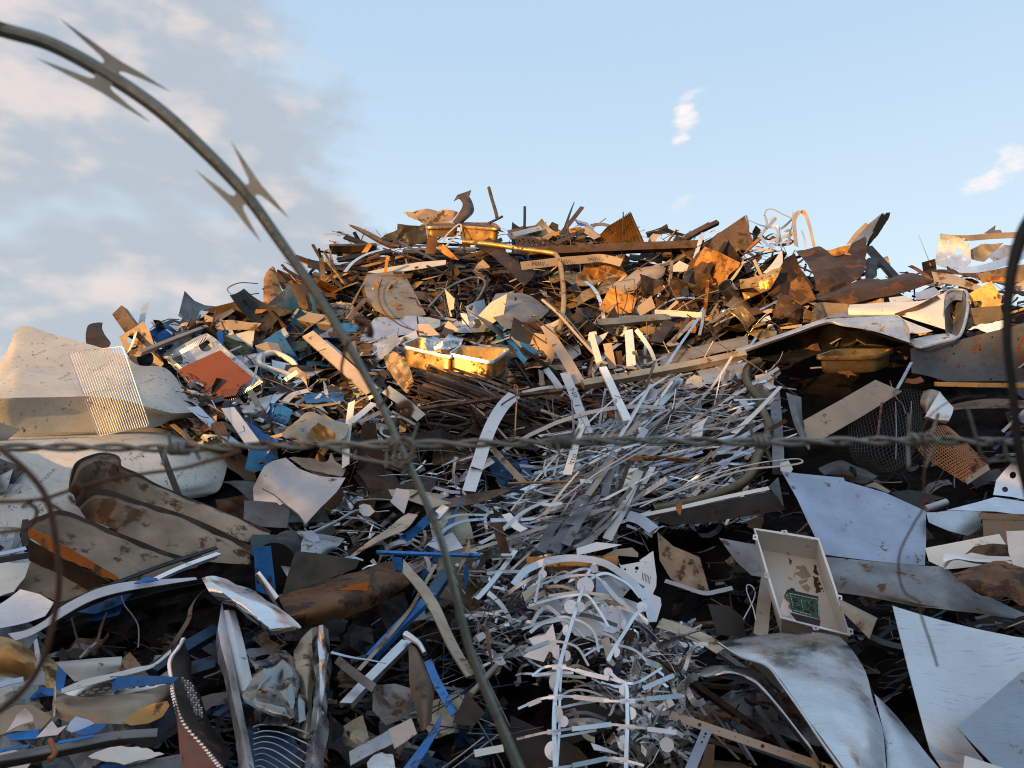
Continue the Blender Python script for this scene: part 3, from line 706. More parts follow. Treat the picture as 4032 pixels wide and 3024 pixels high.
sheet('flap', 'crumpled bright blue flap at the end of the silver-blue channel', 'flap', 'E:970,1105 1050,1055 1140,1065 1150,1085 1000,1108', 'blue', None, 1.02, cr_=.05, flat=True)
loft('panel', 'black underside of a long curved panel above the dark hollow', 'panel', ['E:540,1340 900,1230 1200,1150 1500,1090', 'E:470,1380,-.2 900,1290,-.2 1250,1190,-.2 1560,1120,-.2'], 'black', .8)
tube('wire', 'thin pale wire dangling into the dark hollow', 'wire', 'E:880,1192 905,1260 960,1330 1000,1400 1008,1480 1003,1565', 5, 'dull', 1.05)
strip('strip', 'thin brown twisted strip hanging under the black angle iron', 'strip', 'E:1530,1130 1440,1190 1385,1280 1370,1360 1290,1490 1220,1600 1120,1680', 30, 'brown', .95, twist=200)
strip('strip', 'forked rusty strip standing in the dark hollow', 'strip', 'E:775,1310 740,1400 715,1490 700,1530', 18, 'rust', .9, n=(0, 0, 1), w1=34)
strip('strip', 'thin grey strip leaning under the forked rusty strip', 'strip', 'E:700,1530 640,1580 580,1640', 18, 'dull', .9)
strip('flat_bar', 'dark flat bar standing in the black hollow', 'bar', 'E:520,1350 550,1470 585,1590', 16, 'dark', .92, n=(0, 0, 1))
sheet('sheet', 'polished grey-brown sheet below the torn tan plate', 'sheet', 'E:160,1160 300,1195 400,1250 330,1340 200,1390 0,1450 -60,1450 -60,1290', 'satin', (.0, .75, .65), .7, bend=(90, .5), lm='the polished grey-brown sheet')
strip('strip', 'blue-grey edge strip entering at the edge of the photo beside the burnt plate', 'strip', 'E:-40,895 80,870 190,845', 34, 'blueish', .85)
strip('strip', 'dark strip below the blue-grey edge strip at the edge of the photo', 'strip', 'E:-40,940 100,915 220,895', 55, 'dark', .78)
# ------------------------------------------------------------------ traced pieces: crest and middle
def ridged(name, label, cat, pts, mat, n, f, k, amp, ang=0, lm=None):
    p = px(pts); o, nv, q = plane_pts(p, n, f)
    bm = bmesh.new(); Nn = k * 4; g = []
    for j in range(7):
        v = j / 6; row = []
        for i in range(Nn + 1):
            u = i / Nn; c = (q[0] * (1 - u) + q[1] * u) * (1 - v) + (q[3] * (1 - u) + q[2] * u) * v
            row.append(bm.verts.new(c + nv * (amp * math.sin(2 * math.pi * k * u) + .02 * noise.noise(c * 4))))
        g.append(row)
    for a, b in zip(g, g[1:]):
        for i in range(Nn): bm.faces.new((a[i], a[i + 1], b[i + 1], b[i]))
    solid(bm, .002); lm_add(lm, p)
    return tag(finish(bm, name, mat, angle=60), label, cat)
# -- the crest
sheet('sheet', 'crumpled tan sheet lying on top of the double sink', 'sheet', 'B:1090,358 1165,345 1275,320 1350,306 1410,322 1485,342 1440,405 1230,432 1150,395', 'beige', (-.2, .55, .8), .2, cr_=.12, cs=3, torn=.01, flat=True)
loft('bracket', 'twisted brown bracket curling up highest on the heap', 'bracket', ['B:1440,415,.0 1490,345,.05 1515,285,.05 1480,240,.05 1452,268,0', 'B:1480,425,.1 1545,360,.15 1560,285,.1 1520,225,.1 1470,235,.05', 'B:1520,415,0 1592,345,.0 1588,280,0 1555,225,0 1490,212,0'], 'brown', .3, lm='the twisted bracket on top')
sheet('plate', 'flat square plate end tilted on the twisted bracket', 'plate', 'B:1450,262 1475,218 1578,182 1558,245 1510,235', 'brown', (0, .8, .5), .36)
tube('rod', 'rusty rod standing upright on the skyline', 'rod', 'B:1705,165 1725,240 1752,330 1765,385', 13, 'brown', .25, lm='the upright rusty rod')
tube('rod', 'short grey rod lying beside the upright rusty rod', 'rod', 'B:1705,420 1760,395 1803,373', 9, 'dull', .28)
def double_sink():
    pan('sink_bowl', 'sunlit steel sink bowl under the crumpled tan sheet', 'sink', 'B:1250,448 1480,440 1470,418 1258,424', (.0, .95, .28), .15, 'gold', .45, down=(0, -1, -.05), taper=.06, r=.25, lm='the sunlit sink bowls')
    pan('sink_bowl', 'larger sunlit sink bowl under the upright rusty rod', 'sink', 'B:1490,438 1790,462 1740,420 1500,418', (.0, .95, .28), .19, 'gold', .46, down=(0, -1, -.05), taper=.06, r=.25)
double_sink()
sheet('plate', 'thin dark counter plate over the two sink bowls', 'plate', 'B:1210,432 1450,424 1700,420 1822,490 1760,478 1480,440 1260,446', 'brown', (0, .92, .35), .48)
sheet('sheet', 'black ragged sheet hanging beside the sink bowls', 'sheet', 'B:900,560 945,508 1040,470 1040,424 1150,438 1245,436 1262,560 1060,605', 'black', (-.1, .1, 1), .22, cr_=.05, torn=.015, lm='the black ragged sheet')
loft('gutter', 'brown half-round gutter jutting out to the skyline', 'gutter', ['B:675,425,-.05 760,450 880,505 960,550 1060,580', 'B:700,432,.06 780,475,.08 890,535,.08 980,575,.08 1050,592,.05', 'B:690,440,-.04 790,500,-.04 900,565,-.04 990,605,-.04 1040,605,-.04'], 'brown', .38, lm='the half-round gutter')
def box_tube(label, pts, w, h, f, n, mat, lm=None):
    p, path = path3(pts, f, None, 2); m = mpp(p, f) * .5425; nv = vn(n)
    t = .14; bm = bmesh.new(); T = frames(path); rows = []
    for q, tt in zip(path, T):
        s = tt.cross(nv).normalized(); nn = s.cross(tt).normalized()
        out = [q + s * a * w * m + nn * b * h * m for a, b in ((-.5, -.5), (.5, -.5), (.5, .5), (-.5, .5))]
        inn = [q + s * a * w * m + nn * b * h * m for a, b in ((-.5 + t, -.5 + t), (.5 - t, -.5 + t), (.5 - t, .5 - t), (-.5 + t, .5 - t))]
        rows.append(([bm.verts.new(v) for v in out], [bm.verts.new(v) for v in inn]))
    for (a, ai), (b, bi) in zip(rows, rows[1:]):
        for i in range(4):
            j = (i + 1) % 4; bm.faces.new((a[i], a[j], b[j], b[i])); bm.faces.new((ai[j], ai[i], bi[i], bi[j]))
    for a, ai in (rows[0], rows[-1]):
        for i in range(4):
            j = (i + 1) % 4; bm.faces.new((a[i], a[j], ai[j], ai[i]))
    lm_add(lm, p); return tag(finish(bm, 'box_section', mat, smooth=False), label, 'tube')
box_tube('open-ended brown box-section tube on the skyline under the gutter', 'B:556,605,.1 700,602 890,596', 46, 50, .42, (.1, .9, .4), 'brown', lm='the box-section tube')
for i, (s, lb, w, mt) in enumerate((('B:660,520 780,565 830,590', 'black pointed strip above the box-section tube', 40, 'black'), ('B:610,690 760,660 900,640 1000,625', 'dark flat bar under the box-section tube', 44, 'dark'),
        ('B:640,735 800,705 960,680', 'rusty flat bar in the dark stack under the gutter', 40, 'rust'), ('B:600,650 760,628 880,622', 'brown flat bar directly under the box-section tube', 30, 'brown'),
        ('B:780,745 960,700 1090,660', 'orange rusty flat bar slanting under the gutter', 26, 'rustorange'), ('B:590,740 700,745 830,760', 'black plate edge low in the dark stack', 36, 'black'))):
    bar('flat_bar', lb, 'bar', s, w, 14, 'box', mt, .3, n=(0, .6, .8))
strip('strip', 'long pale bent strip slanting across the dark stack', 'strip', 'B:660,775 720,705 800,655 870,630 955,608', 24, 'alu', .45, lm='the pale bent strip')
sheet('plate', 'brown upright plate with a square end below the sink bowls', 'plate', 'B:1242,640 1265,502 1337,530 1302,682 1228,672', 'rust', (-.2, .1, 1), .5)
sheet('plate', 'orange pointed plate below the larger sink bowl', 'plate', 'B:1325,602 1372,570 1490,690 1412,675', 'rustorange', (-.2, .2, 1), .5)
strip('strip', 'white folded strip dangling in front of the larger sink bowl', 'strip', 'B:1375,560 1400,505 1490,428 1500,480 1440,540 1390,590', 14, 'film', .62)
loft('bent_plate', 'large dark brown plate bent downwards below the sink bowls', 'plate', ['B:1600,592 1650,560 1705,528', 'B:1700,640,.1 1760,610,.1 1800,600,.05', 'B:1820,740,.12 1870,700,.12 1905,700,.05', 'B:1960,880,-.05 2010,830,-.05 2050,770,-.1'], 'rustdark', .55, lm='the dark bent plate')
tank_rows = ['B:820,795 900,785 1000,772 1080,765', 'B:800,880,.06 920,880,.08 1040,870,.08 1130,860,.06', 'B:830,985,.06 960,1000,.08 1090,990,.08 1190,970,.06', 'B:890,1060 1010,1110,.02 1140,1105,.02 1250,1088']
def tank():
    root = empty('tank', S(*px('B:1050,1100')[0][:2]), 'brownish steel tank casing with a white top flange', 'tank')
    loft('front', None, None, tank_rows, 'olive', .35, root, nv=4)
    loft('side', 'sunlit rounded side', None, ['B:822,792 800,830 788,880', 'B:800,880,.06 790,900,.0 786,930,-.1', 'B:832,985,.06 822,985,0 812,980,-.1', 'B:890,1062 870,1050,-.05 855,1030,-.15'], 'gold', .352, root)  # same steel as the front, with the sunlight put into its gold
    sheet('flange', 'white top flange', None, 'B:815,778 960,745 1100,722 1200,705 1395,690 1390,722 1250,748 1090,772 930,790', 'film', (0, .75, .66), .40, root)
    sheet('clip', None, None, 'B:1125,955 1180,965 1175,975 1120,968', 'dark', (0, .3, 1), .47, root)
    sheet('clip', None, None, 'B:1005,772 1075,775 1070,795 1015,792', 'dark', (0, .3, 1), .45, root)
    lm_add('the brownish tank casing', px('B:1020,930'))
tank()
bar('beam', 'orange-lit folded steel box lying below the orange fin', 'beam', 'B:300,1095 420,1130 570,1150', 90, 70, 'box', 'filmwarm', .42, n=(-.2, .6, .75), lm='the orange-lit box')
strip('board', 'narrow tan board leaning beside the tank casing', 'board', 'B:690,1120 750,1040 815,968', 40, 'brown', .5)
tube('rod', 'thin tan rod slanting in front of the orange-lit box stack', 'rod', 'B:510,632 590,760 665,872', 9, 'brown', .4)
tube('rod', 'second thin tan rod crossing the first one', 'rod', 'B:520,690 600,790 650,860', 8, 'gold', .42)
sheet('sheet', 'wide flat blue-grey sheet lying below the tank casing', 'sheet', 'B:755,1285 815,1180 880,1112 1020,1098 1180,1096 1192,1212 1060,1235 850,1290', 'blueish', (0, .8, .6), .3, cr_=.02, lm='the wide blue-grey sheet')
sheet('sheet', 'grey flat sheet tucked against the wide blue-grey sheet', 'sheet', 'B:1188,1100 1270,1105 1352,1125 1350,1205 1200,1175', 'galv', (0, .75, .6), .36)
sheet('sheet', 'long grey sheet under the cable tangle', 'sheet', 'B:1340,1140 1560,1135 1760,1160 1700,1210 1500,1220 1360,1195', 'blueish', (0, .8, .55), .28)
loft('curved_sheet', 'dark grey curved steel sheet lying right of the cable tangle', 'sheet', ['B:1755,935,-.1 1860,928 2000,948 2145,1055,-.1', 'B:1720,1000,.06 1850,1020,.12 1980,1040,.12 2110,1090,0', 'B:1690,1060,.02 1760,1130,.08 1850,1190,.06 2060,1132,-.05'], 'dull', .35, lm='the dark curved sheet')
tube('pipe', 'long golden bent pipe reaching down from the beam', 'pipe', 'C:-330,372 -100,395 130,430 300,452 350,470 378,530 395,640 405,760 402,860 388,950 372,1030', 19, 'gold', .72, lm='the golden bent pipe', k=12)
pan('pan', 'orange-lit steel pan half tipped over, beside an identical emptier one', 'pan', 'B:1075,1310 1422,1387 1490,1310 1200,1250', (-.05, .9, .42), .20, 'gold', .66, down=(.02, -1, .1), taper=.07, r=.14, dents=.015, lm='the tipped orange-lit pan', rimmat='satin')
pan('pan', 'square steel pan with orange-lit front corner, open to the sky', 'pan', 'B:1425,1367 1722,1424 1850,1334 1500,1315', (.02, .9, .42), .20, 'gold', .72, down=(0, -1, .1), taper=.06, r=.12, lm='the open square pan', rimmat='satin')
sheet('foil', 'crumpled silver foil lying on the tipped pan', 'foil', 'B:1230,1295 1260,1262 1300,1243 1400,1255 1520,1245 1500,1300 1440,1330 1360,1352 1262,1342', 'satin', (0, .7, .7), .75, cr_=.16, cs=4, flat=True)
bar('channel', 'long brown-grey profiled strip with printed marks beside the tipped pan', 'strip', 'B:390,1222 620,1425 860,1640', 95, 20, 'C', 'filmwarm', .62, n=(.25, .3, .9), lm='the long profiled strip')
sheet('torn_sheet', 'torn crinkled grey-brown sheet hanging below the tipped pan', 'sheet', 'B:945,1390 1010,1350 1085,1390 1120,1450 1140,1500 1162,1570 1110,1660 1070,1620 1010,1540 970,1480', 'beige', (-.1, .1, 1), .68, cr_=.10, cs=5, torn=.02, flat=True, lm='the torn hanging sheet')
sheet('offcut', 'bright blue curled offcut beside the open square pan', 'offcut', 'B:1815,1280 1890,1290 1950,1380 1985,1415 1960,1450 1920,1400 1880,1320', 'blue', (.1, .4, .9), .6, bend=(0, .8), lm='the bright blue offcut')
sheet('offcut', 'second bright blue offcut lying across the first beside the pan', 'offcut', 'B:1925,1285 2000,1310 2068,1368 2030,1388 1980,1370', 'blue', (.1, .5, .8), .58, bend=(90, .8))
tube('wire', 'rusty wire arching over the wide blue-grey sheet', 'wire', 'B:930,830 905,900 910,990 960,1080 1060,1160 1170,1200 1230,1215', 5, 'rust', .55)
sheet('offcut', 'white notched L-shaped offcut standing at the cable tangle', 'offcut', 'B:1385,898 1457,970 1450,1045 1424,1055 1440,1100 1425,1100', 'film', (-.1, .1, 1), .62)
sheet('plate', 'black square plate lying below the cable tangle', 'plate', 'B:1355,1230 1380,1180 1455,1200 1440,1235', 'ink', (0, .7, .7), .62)
sheet('plate', 'copper-coloured flat plate lying on the grey sheets', 'plate', 'B:1188,1155 1270,1155 1350,1235 1200,1245', 'filmwarm', (-.1, .7, .7), .5)
sheet('plate', 'pink-tan plate lying beside the black square plate', 'plate', 'B:1410,1130 1480,1190 1475,1215 1380,1175', 'filmwarm', (-.2, .6, .7), .55)
sheet('offcut', 'white rectangular offcut leaning at the foot of the cable tangle', 'offcut', 'B:1498,1075 1545,1080 1565,1160 1515,1155', 'white', (0, .3, 1), .55)
wl = [(1240, 1000, 1390, 880), (1260, 860, 1330, 1000), (1300, 1060, 1480, 860)]
rc = random.Random(11)
for i in range(44):                               # the cable tangle
    x0, y0 = rc.uniform(1200, 1740), rc.uniform(850, 1130); a = rc.choice([rc.gauss(1.9, .35), rc.gauss(.9, .4), rc.uniform(0, 3.1)]); Ln = rc.uniform(90, 260); bw = rc.uniform(-70, 70)
    p = [(x0 - Ln * .5 * math.cos(a) + bw * .0, y0 + Ln * .5 * math.sin(a)), (x0 + bw * math.sin(a) * .6, y0 + bw * math.cos(a) * .6), (x0 + Ln * .5 * math.cos(a), y0 - Ln * .5 * math.sin(a))]
    p = [(min(1800, max(1170, u)), min(1150, max(830, v))) for u, v in p]
    tube('cable', 'dark tangled cable in the hollow beside the brownish tank casing', 'cable', 'B:' + ' '.join('%.0f,%.0f,%.2f' % (u, v, rc.uniform(0, .18)) for u, v in p), rc.uniform(5, 9), rc.choice(['dark', 'dull', 'dark', 'rustdark']), .02 + rc.uniform(0, .2), group='cables tangled in the dark hollow', k=6)
tube('cable', 'thick grey cable arching over the cable tangle', 'cable', 'B:1270,1030,.1 1400,900,.15 1540,830,.2 1640,820,.2 1680,860,.2 1640,950,.15 1570,1040,.1', 10, 'dull', .3)
LANDMARKS.append((*px('B:1480,980')[0][:2], 'the cable tangle'))
# stacked thin plates under the pans
for i in range(26):
    u = 1140 + (i % 6) * 75 + rc.uniform(-30, 30); v = 1480 + (i // 6) * 34 + rc.uniform(-10, 10); L = rc.uniform(330, 620)
    strip('strip', 'thin dark brown plate edge in the slanting stack below the pans', 'strip', 'B:%.0f,%.0f %.0f,%.0f %.0f,%.0f' % (u, v, u + L * .5, v + L * .17, u + L, v + L * .38), rc.uniform(14, 40), rc.choice(['brown', 'rustdark', 'rustdark', 'rust', 'dark', 'brown']), .38 + rc.uniform(0, .2), roll=rc.uniform(-25, 25), group='plates stacked below the pans')
LANDMARKS.append((*px('B:1500,1560')[0][:2], 'the slanting plate stack'))
bar('rod', 'long rusty rod sloping up below the slanting plate stack', 'rod', 'F:1200,205 1500,165 1900,110 2240,70', 36, 22, 'box', 'rust', .72, lm='the long rusty rod')
# -- crest, middle and right
bar('beam', 'long brown steel beam lying along the crest', 'beam', 'C:150,452 500,435 900,418 1420,398', 62, 55, 'box', 'brown', .62, n=(0, .35, .95), lm='the long crest beam')
def nitto():
    root = empty('film_strip', S(*px('C:600,510')[0][:2]), 'wide curved film-covered strip printed with a name, under the crest beam', 'strip')
    strip('strip', None, None, 'C:95,548 250,530 400,512 560,500 650,490 730,500 825,525', 62, 'filmwarm', .74, n=(-.1, .2, 1), parent=root)
    text_part(['Nitto', 'Nitto', 'Nitto'], [(x, y) for x, y, _ in px('C:220,528 410,510 625,492')], (-.1, .2, 1), .79, .075, root, rot=4)
    lm_add('the printed film strip', px('C:450,510'))
nitto()
ridged('ribbed_sheet', 'shiny ribbed radiator sheet standing on the crest', 'sheet', 'C:735,262 890,150 998,392 580,405', 'gold', (-.45, .35, .8), .5, 15, .022, lm='the ribbed radiator sheet')
bar('square_bar', 'brown square bar leaning against the sky', 'bar', 'C:1230,390 1380,300 1522,232', 34, 30, 'box', 'brown', .5, n=(-.2, .5, .8), lm='the leaning square bar')
sheet('plate', 'large triangular rusty plate rising to a point on the crest', 'plate', 'C:1180,500 1400,395 1560,290 1722,178 1745,280 1785,380 1650,480 1500,520 1260,515', 'brown', (.05, .35, .93), .5, bend=(90, -.35), lm='the triangular rusty plate')
strip('flat_bar', 'brown flat bar leaning back on the crest', 'bar', 'C:540,120 470,210 385,315', 32, 'brown', .45, n=(-.2, .3, 1), th=.012)
strip('blade', 'thin dark pointed strip beside the leaning flat bar', 'strip', 'C:482,82 445,180 400,320', 6, 'dark', .46, w1=26, n=(0, .1, 1))
strip('spike', 'black notched spike standing on the skyline', 'strip', 'C:122,115 122,190 120,270', 20, 'black', .45, n=(0, 0, 1))
for s, lb, mt, w in (('C:0,330 120,300 245,270', 'grey-green corrugated sheet lying on the skyline', 'galv', 46), ('C:0,300 100,280 215,262', 'brown flat sheet on top of the corrugated sheet', 'brown', 30), ('C:340,385 460,330 560,285', 'rusty channel leaning up to the ribbed radiator sheet', 'brown', 34), ('C:330,320 420,300 540,275', 'orange torn strip lying on the crest', 'rustorange', 40), ('C:545,270 600,310 650,345', 'tan box end beside the ribbed radiator sheet', 'filmwarm', 62), ('C:600,255 680,245 745,260', 'dark curled strip behind the ribbed radiator sheet', 'dull', 30), ('C:490,215 560,240 620,280', 'pale curled ribbon on the crest', 'alu', 18)):
    strip('strip', lb, 'strip', s, w, mt, .4, n=(0, .5, .85))
sheet('mesh_bg', 'rusty pierced grate lying on the crest beside the golden pipe', 'grate', 'C:50,345 150,328 350,400 260,425 60,400', 'rustdark', (0, .55, .85), .46, holes=[C_('C', 75 + 36 * i + 9 * (j % 2), 350 + 17 * j + i * 6, 7) for i in range(7) for j in range(3) if 0 < i + j and not (i > 5 and j < 1) and not (i > 4 and j > 1) and not (i == 0 and j == 0)]).name = 'grate'
# crumpled orange group
loft('crumpled_sheet', 'crumpled tan sheet rolled into a long fold below the crest beam', 'sheet', ['C:712,702 850,640 950,575 1070,535 1172,512', 'C:760,730,.1 870,690,.14 980,630,.14 1080,570,.1 1150,560,.05', 'C:830,760 930,735 1000,685 1060,660 1120,625,-.05'], 'filmwarm', .42, cr_=.03, cs=6)
sheet('crumpled_sheet', 'orange crumpled plate lit by the sun below the tan fold', 'plate', 'C:655,868 700,780 742,705 860,745 935,782 915,850 900,885 800,900 720,892', 'rustorange', (-.3, .3, .9), .6, cr_=.05, cs=4, lm='the orange crumpled plate')
sheet('plate', 'flat copper-coloured plate below the orange crumpled plate', 'plate', 'C:928,852 1040,765 1072,850 962,912', 'filmwarm', (-.2, .4, .9), .62)
sheet('offcut', 'white torn offcut below the triangular rusty plate', 'offcut', 'C:1165,575 1245,510 1340,558 1330,590 1200,590', 'film', (0, .6, .8), .55)
strip('strip', 'dark curved strip bent over the orange tangle', 'strip', 'C:1290,765 1285,680 1320,600 1425,545', 48, 'dark', .7, n=(-.3, .3, .9))
strip('strip', 'white and gold strip bent at right angles', 'strip', 'C:1065,885 1200,890 1290,898 1420,905', 42, 'film', .75, n=(-.3, .2, 1), lm='the white and gold strip')
bar('channel', 'dark brown stepped profile lying across the middle', 'channel', 'C:648,955 850,940 1000,925 1180,912', 56, 40, 'C', 'dull', .7, n=(0, .55, .85), lm='the dark stepped profile')
def coil(label, s, r, w, mat, f, axis, lm=None, turns=1.6):
    p = px(s); c = P(p[0][0], p[0][1], Z(p[0][0], p[0][1]) - f); ax = vn(axis); e = ax.orthogonal().normalized(); e2 = ax.cross(e)
    m = mpp(p, f) * .5425
    path = [c + (e * math.cos(t) + e2 * math.sin(t)) * r * m * (1 - .03 * t) for t in [turns * 2 * math.pi * i / 40 for i in range(41)]]
    bm = bmesh.new(); rows = []
    for q in path: rows.append([bm.verts.new(q - ax * w * m / 2), bm.verts.new(q + ax * w * m / 2)])
    for a, b in zip(rows, rows[1:]): bm.faces.new((a[0], b[0], b[1], a[1]))
    solid(bm, .002); lm_add(lm, p); return tag(finish(bm, 'coil', mat), label, 'coil')
coil('shiny rolled coil of sheet in the orange tangle', 'C:1600,725', 62, 110, 'satin', .75, (-.6, .55, .5), lm='the rolled coil')
coil('small tan roll of strip beside the rolled coil', 'C:1440,650', 48, 60, 'gold', .7, (-.5, .7, .3))
sheet('crumpled_sheet', 'golden crumpled foil-like sheet beside the rolled coil', 'sheet', 'C:1680,650 1720,640 1800,618 1900,590 1992,558 1960,640 1890,715 1800,760 1720,802 1690,720', 'gold', (-.35, .45, .8), .75, cr_=.13, cs=3.2, flat=True, lm='the golden crumpled sheet')
loft('strip', 'pale silver folded strip standing above the golden crumpled sheet', 'strip', ['C:1850,600 1910,540 1960,470 1975,440', 'C:1930,600,.08 1985,560,.06 1995,500 1990,440'], 'film', .8)
for s, lb, mt, w in (('C:415,850 440,890 462,955', 'brown plate leg of a V standing by the golden pipe', 'rust', 40), ('C:535,855 500,900 466,950', 'second leg of the brown V by the golden pipe', 'rust', 34)):
    strip('plate', lb, 'plate', s, w, mt, .6, n=(-.1, .2, 1))
strip('film_strip', 'tan film-covered flat bar leaning left of the white pole', 'strip', 'C:270,975 340,1100 430,1240 520,1398', 78, 'filmwarm', .78, n=(-.05, .3, .95), lm='the tan film-covered bar')
tube('tube', 'long thin pale tube slanting down to the white pole', 'tube', 'C:250,795 370,900 520,1070 640,1200', 11, 'filmwarm', .85, lm='the thin pale tube')
tube('tube', 'second thin tube running beside the slanting pale tube', 'tube', 'C:262,790 420,920 560,1090 700,1290 900,1470 1050,1620', 6, 'dull', .84)
strip('pole', 'broken white pole with flaking paint leaning in the middle', 'pole', 'C:690,1290 750,1420 800,1530 870,1680', 58, 'white', .95, n=(0, .3, 1), th=.03, lm='the broken white pole')
strip('pole', 'upper white end of the broken pole, lit yellow', 'pole', 'C:605,1040 630,1130 665,1250', 46, 'film', .92, n=(-.3, .2, 1), th=.02)
sheet('offcut', 'white leaf-shaped scoop standing behind the broken pole', 'offcut', 'C:575,1110 590,1030 640,1022 650,1060 730,1025 690,1090 660,1120 600,1140', 'film', (-.1, .4, .9), .8, cr_=.05)
strip('sheet', 'white torn sheet strip hanging upright, yellow-lit at the top', 'strip', 'C:875,1012 885,1120 895,1272', 64, 'film', .8, n=(-.25, .2, 1), lm='the upright torn white strip')
sheet('plate', 'beige folded plate standing beside a brown one', 'plate', 'C:690,1115 752,1105 788,1290 732,1295', 'filmwarm', (-.15, .2, 1), .84)
sheet('plate', 'brown upright plate behind the beige folded plate', 'plate', 'C:768,1170 825,1162 835,1260 780,1265', 'rust', (-.1, .2, 1), .78)
sheet('plate', 'golden plate lying above the upright torn white strip', 'plate', 'C:935,1010 1000,985 1110,995 1100,1040 1000,1045', 'gold', (-.3, .5, .8), .76)
strip('strip', 'white ribbon curling down beside the golden plate', 'strip', 'C:930,1010 990,1090 1040,1170 1085,1290', 34, 'film', .82, twist=80)
bar('beam', 'long grey-brown beam sloping up across the middle', 'beam', 'C:540,1410 900,1350 1300,1275 1725,1190', 58, 50, 'box', 'olive', .85, n=(0, .7, .7), lm='the sloping middle beam')
loft('sheet', 'long grey-beige panel behind the sloping middle beam', 'sheet', ['C:1100,1195 1250,1160 1500,1105 1740,1055', 'C:1110,1290,.05 1290,1240,.05 1520,1180,.05 1745,1135,.05'], 'olive', .6)
sheet('sheet', 'smooth blue-grey sheet under the sloping middle beam', 'sheet', 'C:1370,1312 1550,1275 1750,1240 1735,1320 1690,1372 1430,1400', 'blueish', (0, .75, .66), .62, lm='the smooth blue-grey sheet')
for s, lb, mt, w, tw in (('C:1240,1110 1170,1120 1200,1090 1290,1000 1360,940', 'brown ribbon hooked round a gold curl', 'olive', 40, 20), ('C:1145,1280 1250,1120 1390,920', 'thin silver angle slanting up through the middle', 'satin', 20, 0), ('C:1310,920 1260,1010 1200,1110', 'brown strip leaning beside the thin silver angle', 'brown', 26, 0), ('C:1075,1100 1120,1020 1180,950', 'dark brown plate strip in the middle', 'rustdark', 90, 0), ('C:1390,1050 1410,960 1420,870', 'upright grey strip behind the thin silver angle', 'galv', 22, 0)):
    strip('strip', lb, 'strip', s, w, mt, .8, twist=tw)
strip('strip', 'tan bent rod with a hooked end in the orange tangle', 'strip', 'C:1670,810 1590,880 1480,960 1478,900 1520,820', 18, 'gold', .85)
# ------------------------------------------------------------------ traced pieces: right side
def hose():
    pts = 'C:1830,1235 1760,1265 1728,1320 1740,1400 1790,1470 1840,1540 G:1850,220 1895,320 1880,400 1845,470 1800,580 1775,660 1700,740 1600,795 1450,850 1250,900 1050,935'
    p, path = path3(pts, .62, None, 6); m = mpp(p, .62) * .5425
    root = empty('hose', path[-1], 'braided metal hose looping down beside the silver offcuts', 'hose')
    bm = bmesh.new(); T = frames(path); n = T[0].orthogonal().normalized(); rows = []
    fine = cr(path[::2], 8); T = frames(fine); r = 31 * m
    for i, (q, t) in enumerate(zip(fine, T)):
        n = (n - t * n.dot(t)).normalized(); s = t.cross(n); row = []
        for k in range(24):
            a = 2 * math.pi * k / 24
            rr = r * (1 + (.07 if k % 2 else -.05) + .05 * math.sin(i * 2.1 + k * .8))
            row.append(bm.verts.new(q + n * rr * math.cos(a) + s * rr * math.sin(a)))
        rows.append(row)
    for a, b in zip(rows, rows[1:]):
        for i in range(24): bm.faces.new((a[i], a[(i + 1) % 24], b[(i + 1) % 24], b[i]))
    finish(bm, 'braid', 'bronzewire', root, angle=80)
    bm = bmesh.new(); i = int(len(path) * .53); tube_bm([path[i], path[i + 1]], 34 * m, 16, bm); finish(bm, 'band', 'alu', root)
    lm_add('the braided hose', px('G:1850,300'))
hose()
# tray and tub
def tray():
    root = empty('tray', S(*px('D:700,1200')[0][:2]), 'large upturned steel tray with a bright rolled lip and black hollow beneath', 'tray')
    loft('lip', None, None, ['D:120,1150,.0 300,1090 520,1015 750,932 900,925 1100,915 1290,905', 'D:118,1172,.06 300,1112,.07 520,1038,.08 760,955,.10 900,950,.1 1120,945,.1 1330,945,.12', 'D:125,1195,.0 300,1135 520,1060 775,972,.04 900,985,.06 1120,1020,.06 1385,1105,.08', ], 'galv', .78, root, nv=4)
    loft('top', None, None, ['D:760,925,.08 900,918 1100,910 1290,905', 'D:900,880,-.35 1000,880,-.35 1150,875,-.35 1300,868,-.35'], 'galv', .78, root)
    loft('end', None, None, ['D:1290,905,.02 1340,940,.08 1385,965,.05', 'D:1340,1000,.1 1370,1010,.12 1385,1020,.08', 'D:1383,1090,.04 1385,1105,.06 1380,1118,.02'], 'olive', .80, root)
    loft('underside', None, None, ['D:125,1195 300,1135 520,1060 775,972,.03 1000,1000,.03 1370,1112,.05', 'D:170,1200,-.3 330,1180,-.4 550,1150,-.5 800,1120,-.6 1000,1110,-.6 1300,1130,-.5', 'D:180,1195,-.2 400,1240,-.3 560,1240,-.4 760,1180,-.5 1000,1160,-.5 1240,1150,-.4'], 'black', .76, root)  # steel coloured black: the shade beneath the tray is put into it
    lm_add('the large upturned tray', px('D:780,960'))
tray()
loft('triangular_sheet', 'pale blue-lit sheet corner sticking out behind the upturned tray', 'sheet', ['D:1270,905 1300,910 1345,945', 'D:1400,960,.03 1390,985,.05 1380,1030,.05', 'D:1550,1018,0 1480,1035 1385,1038'], 'white', .86)
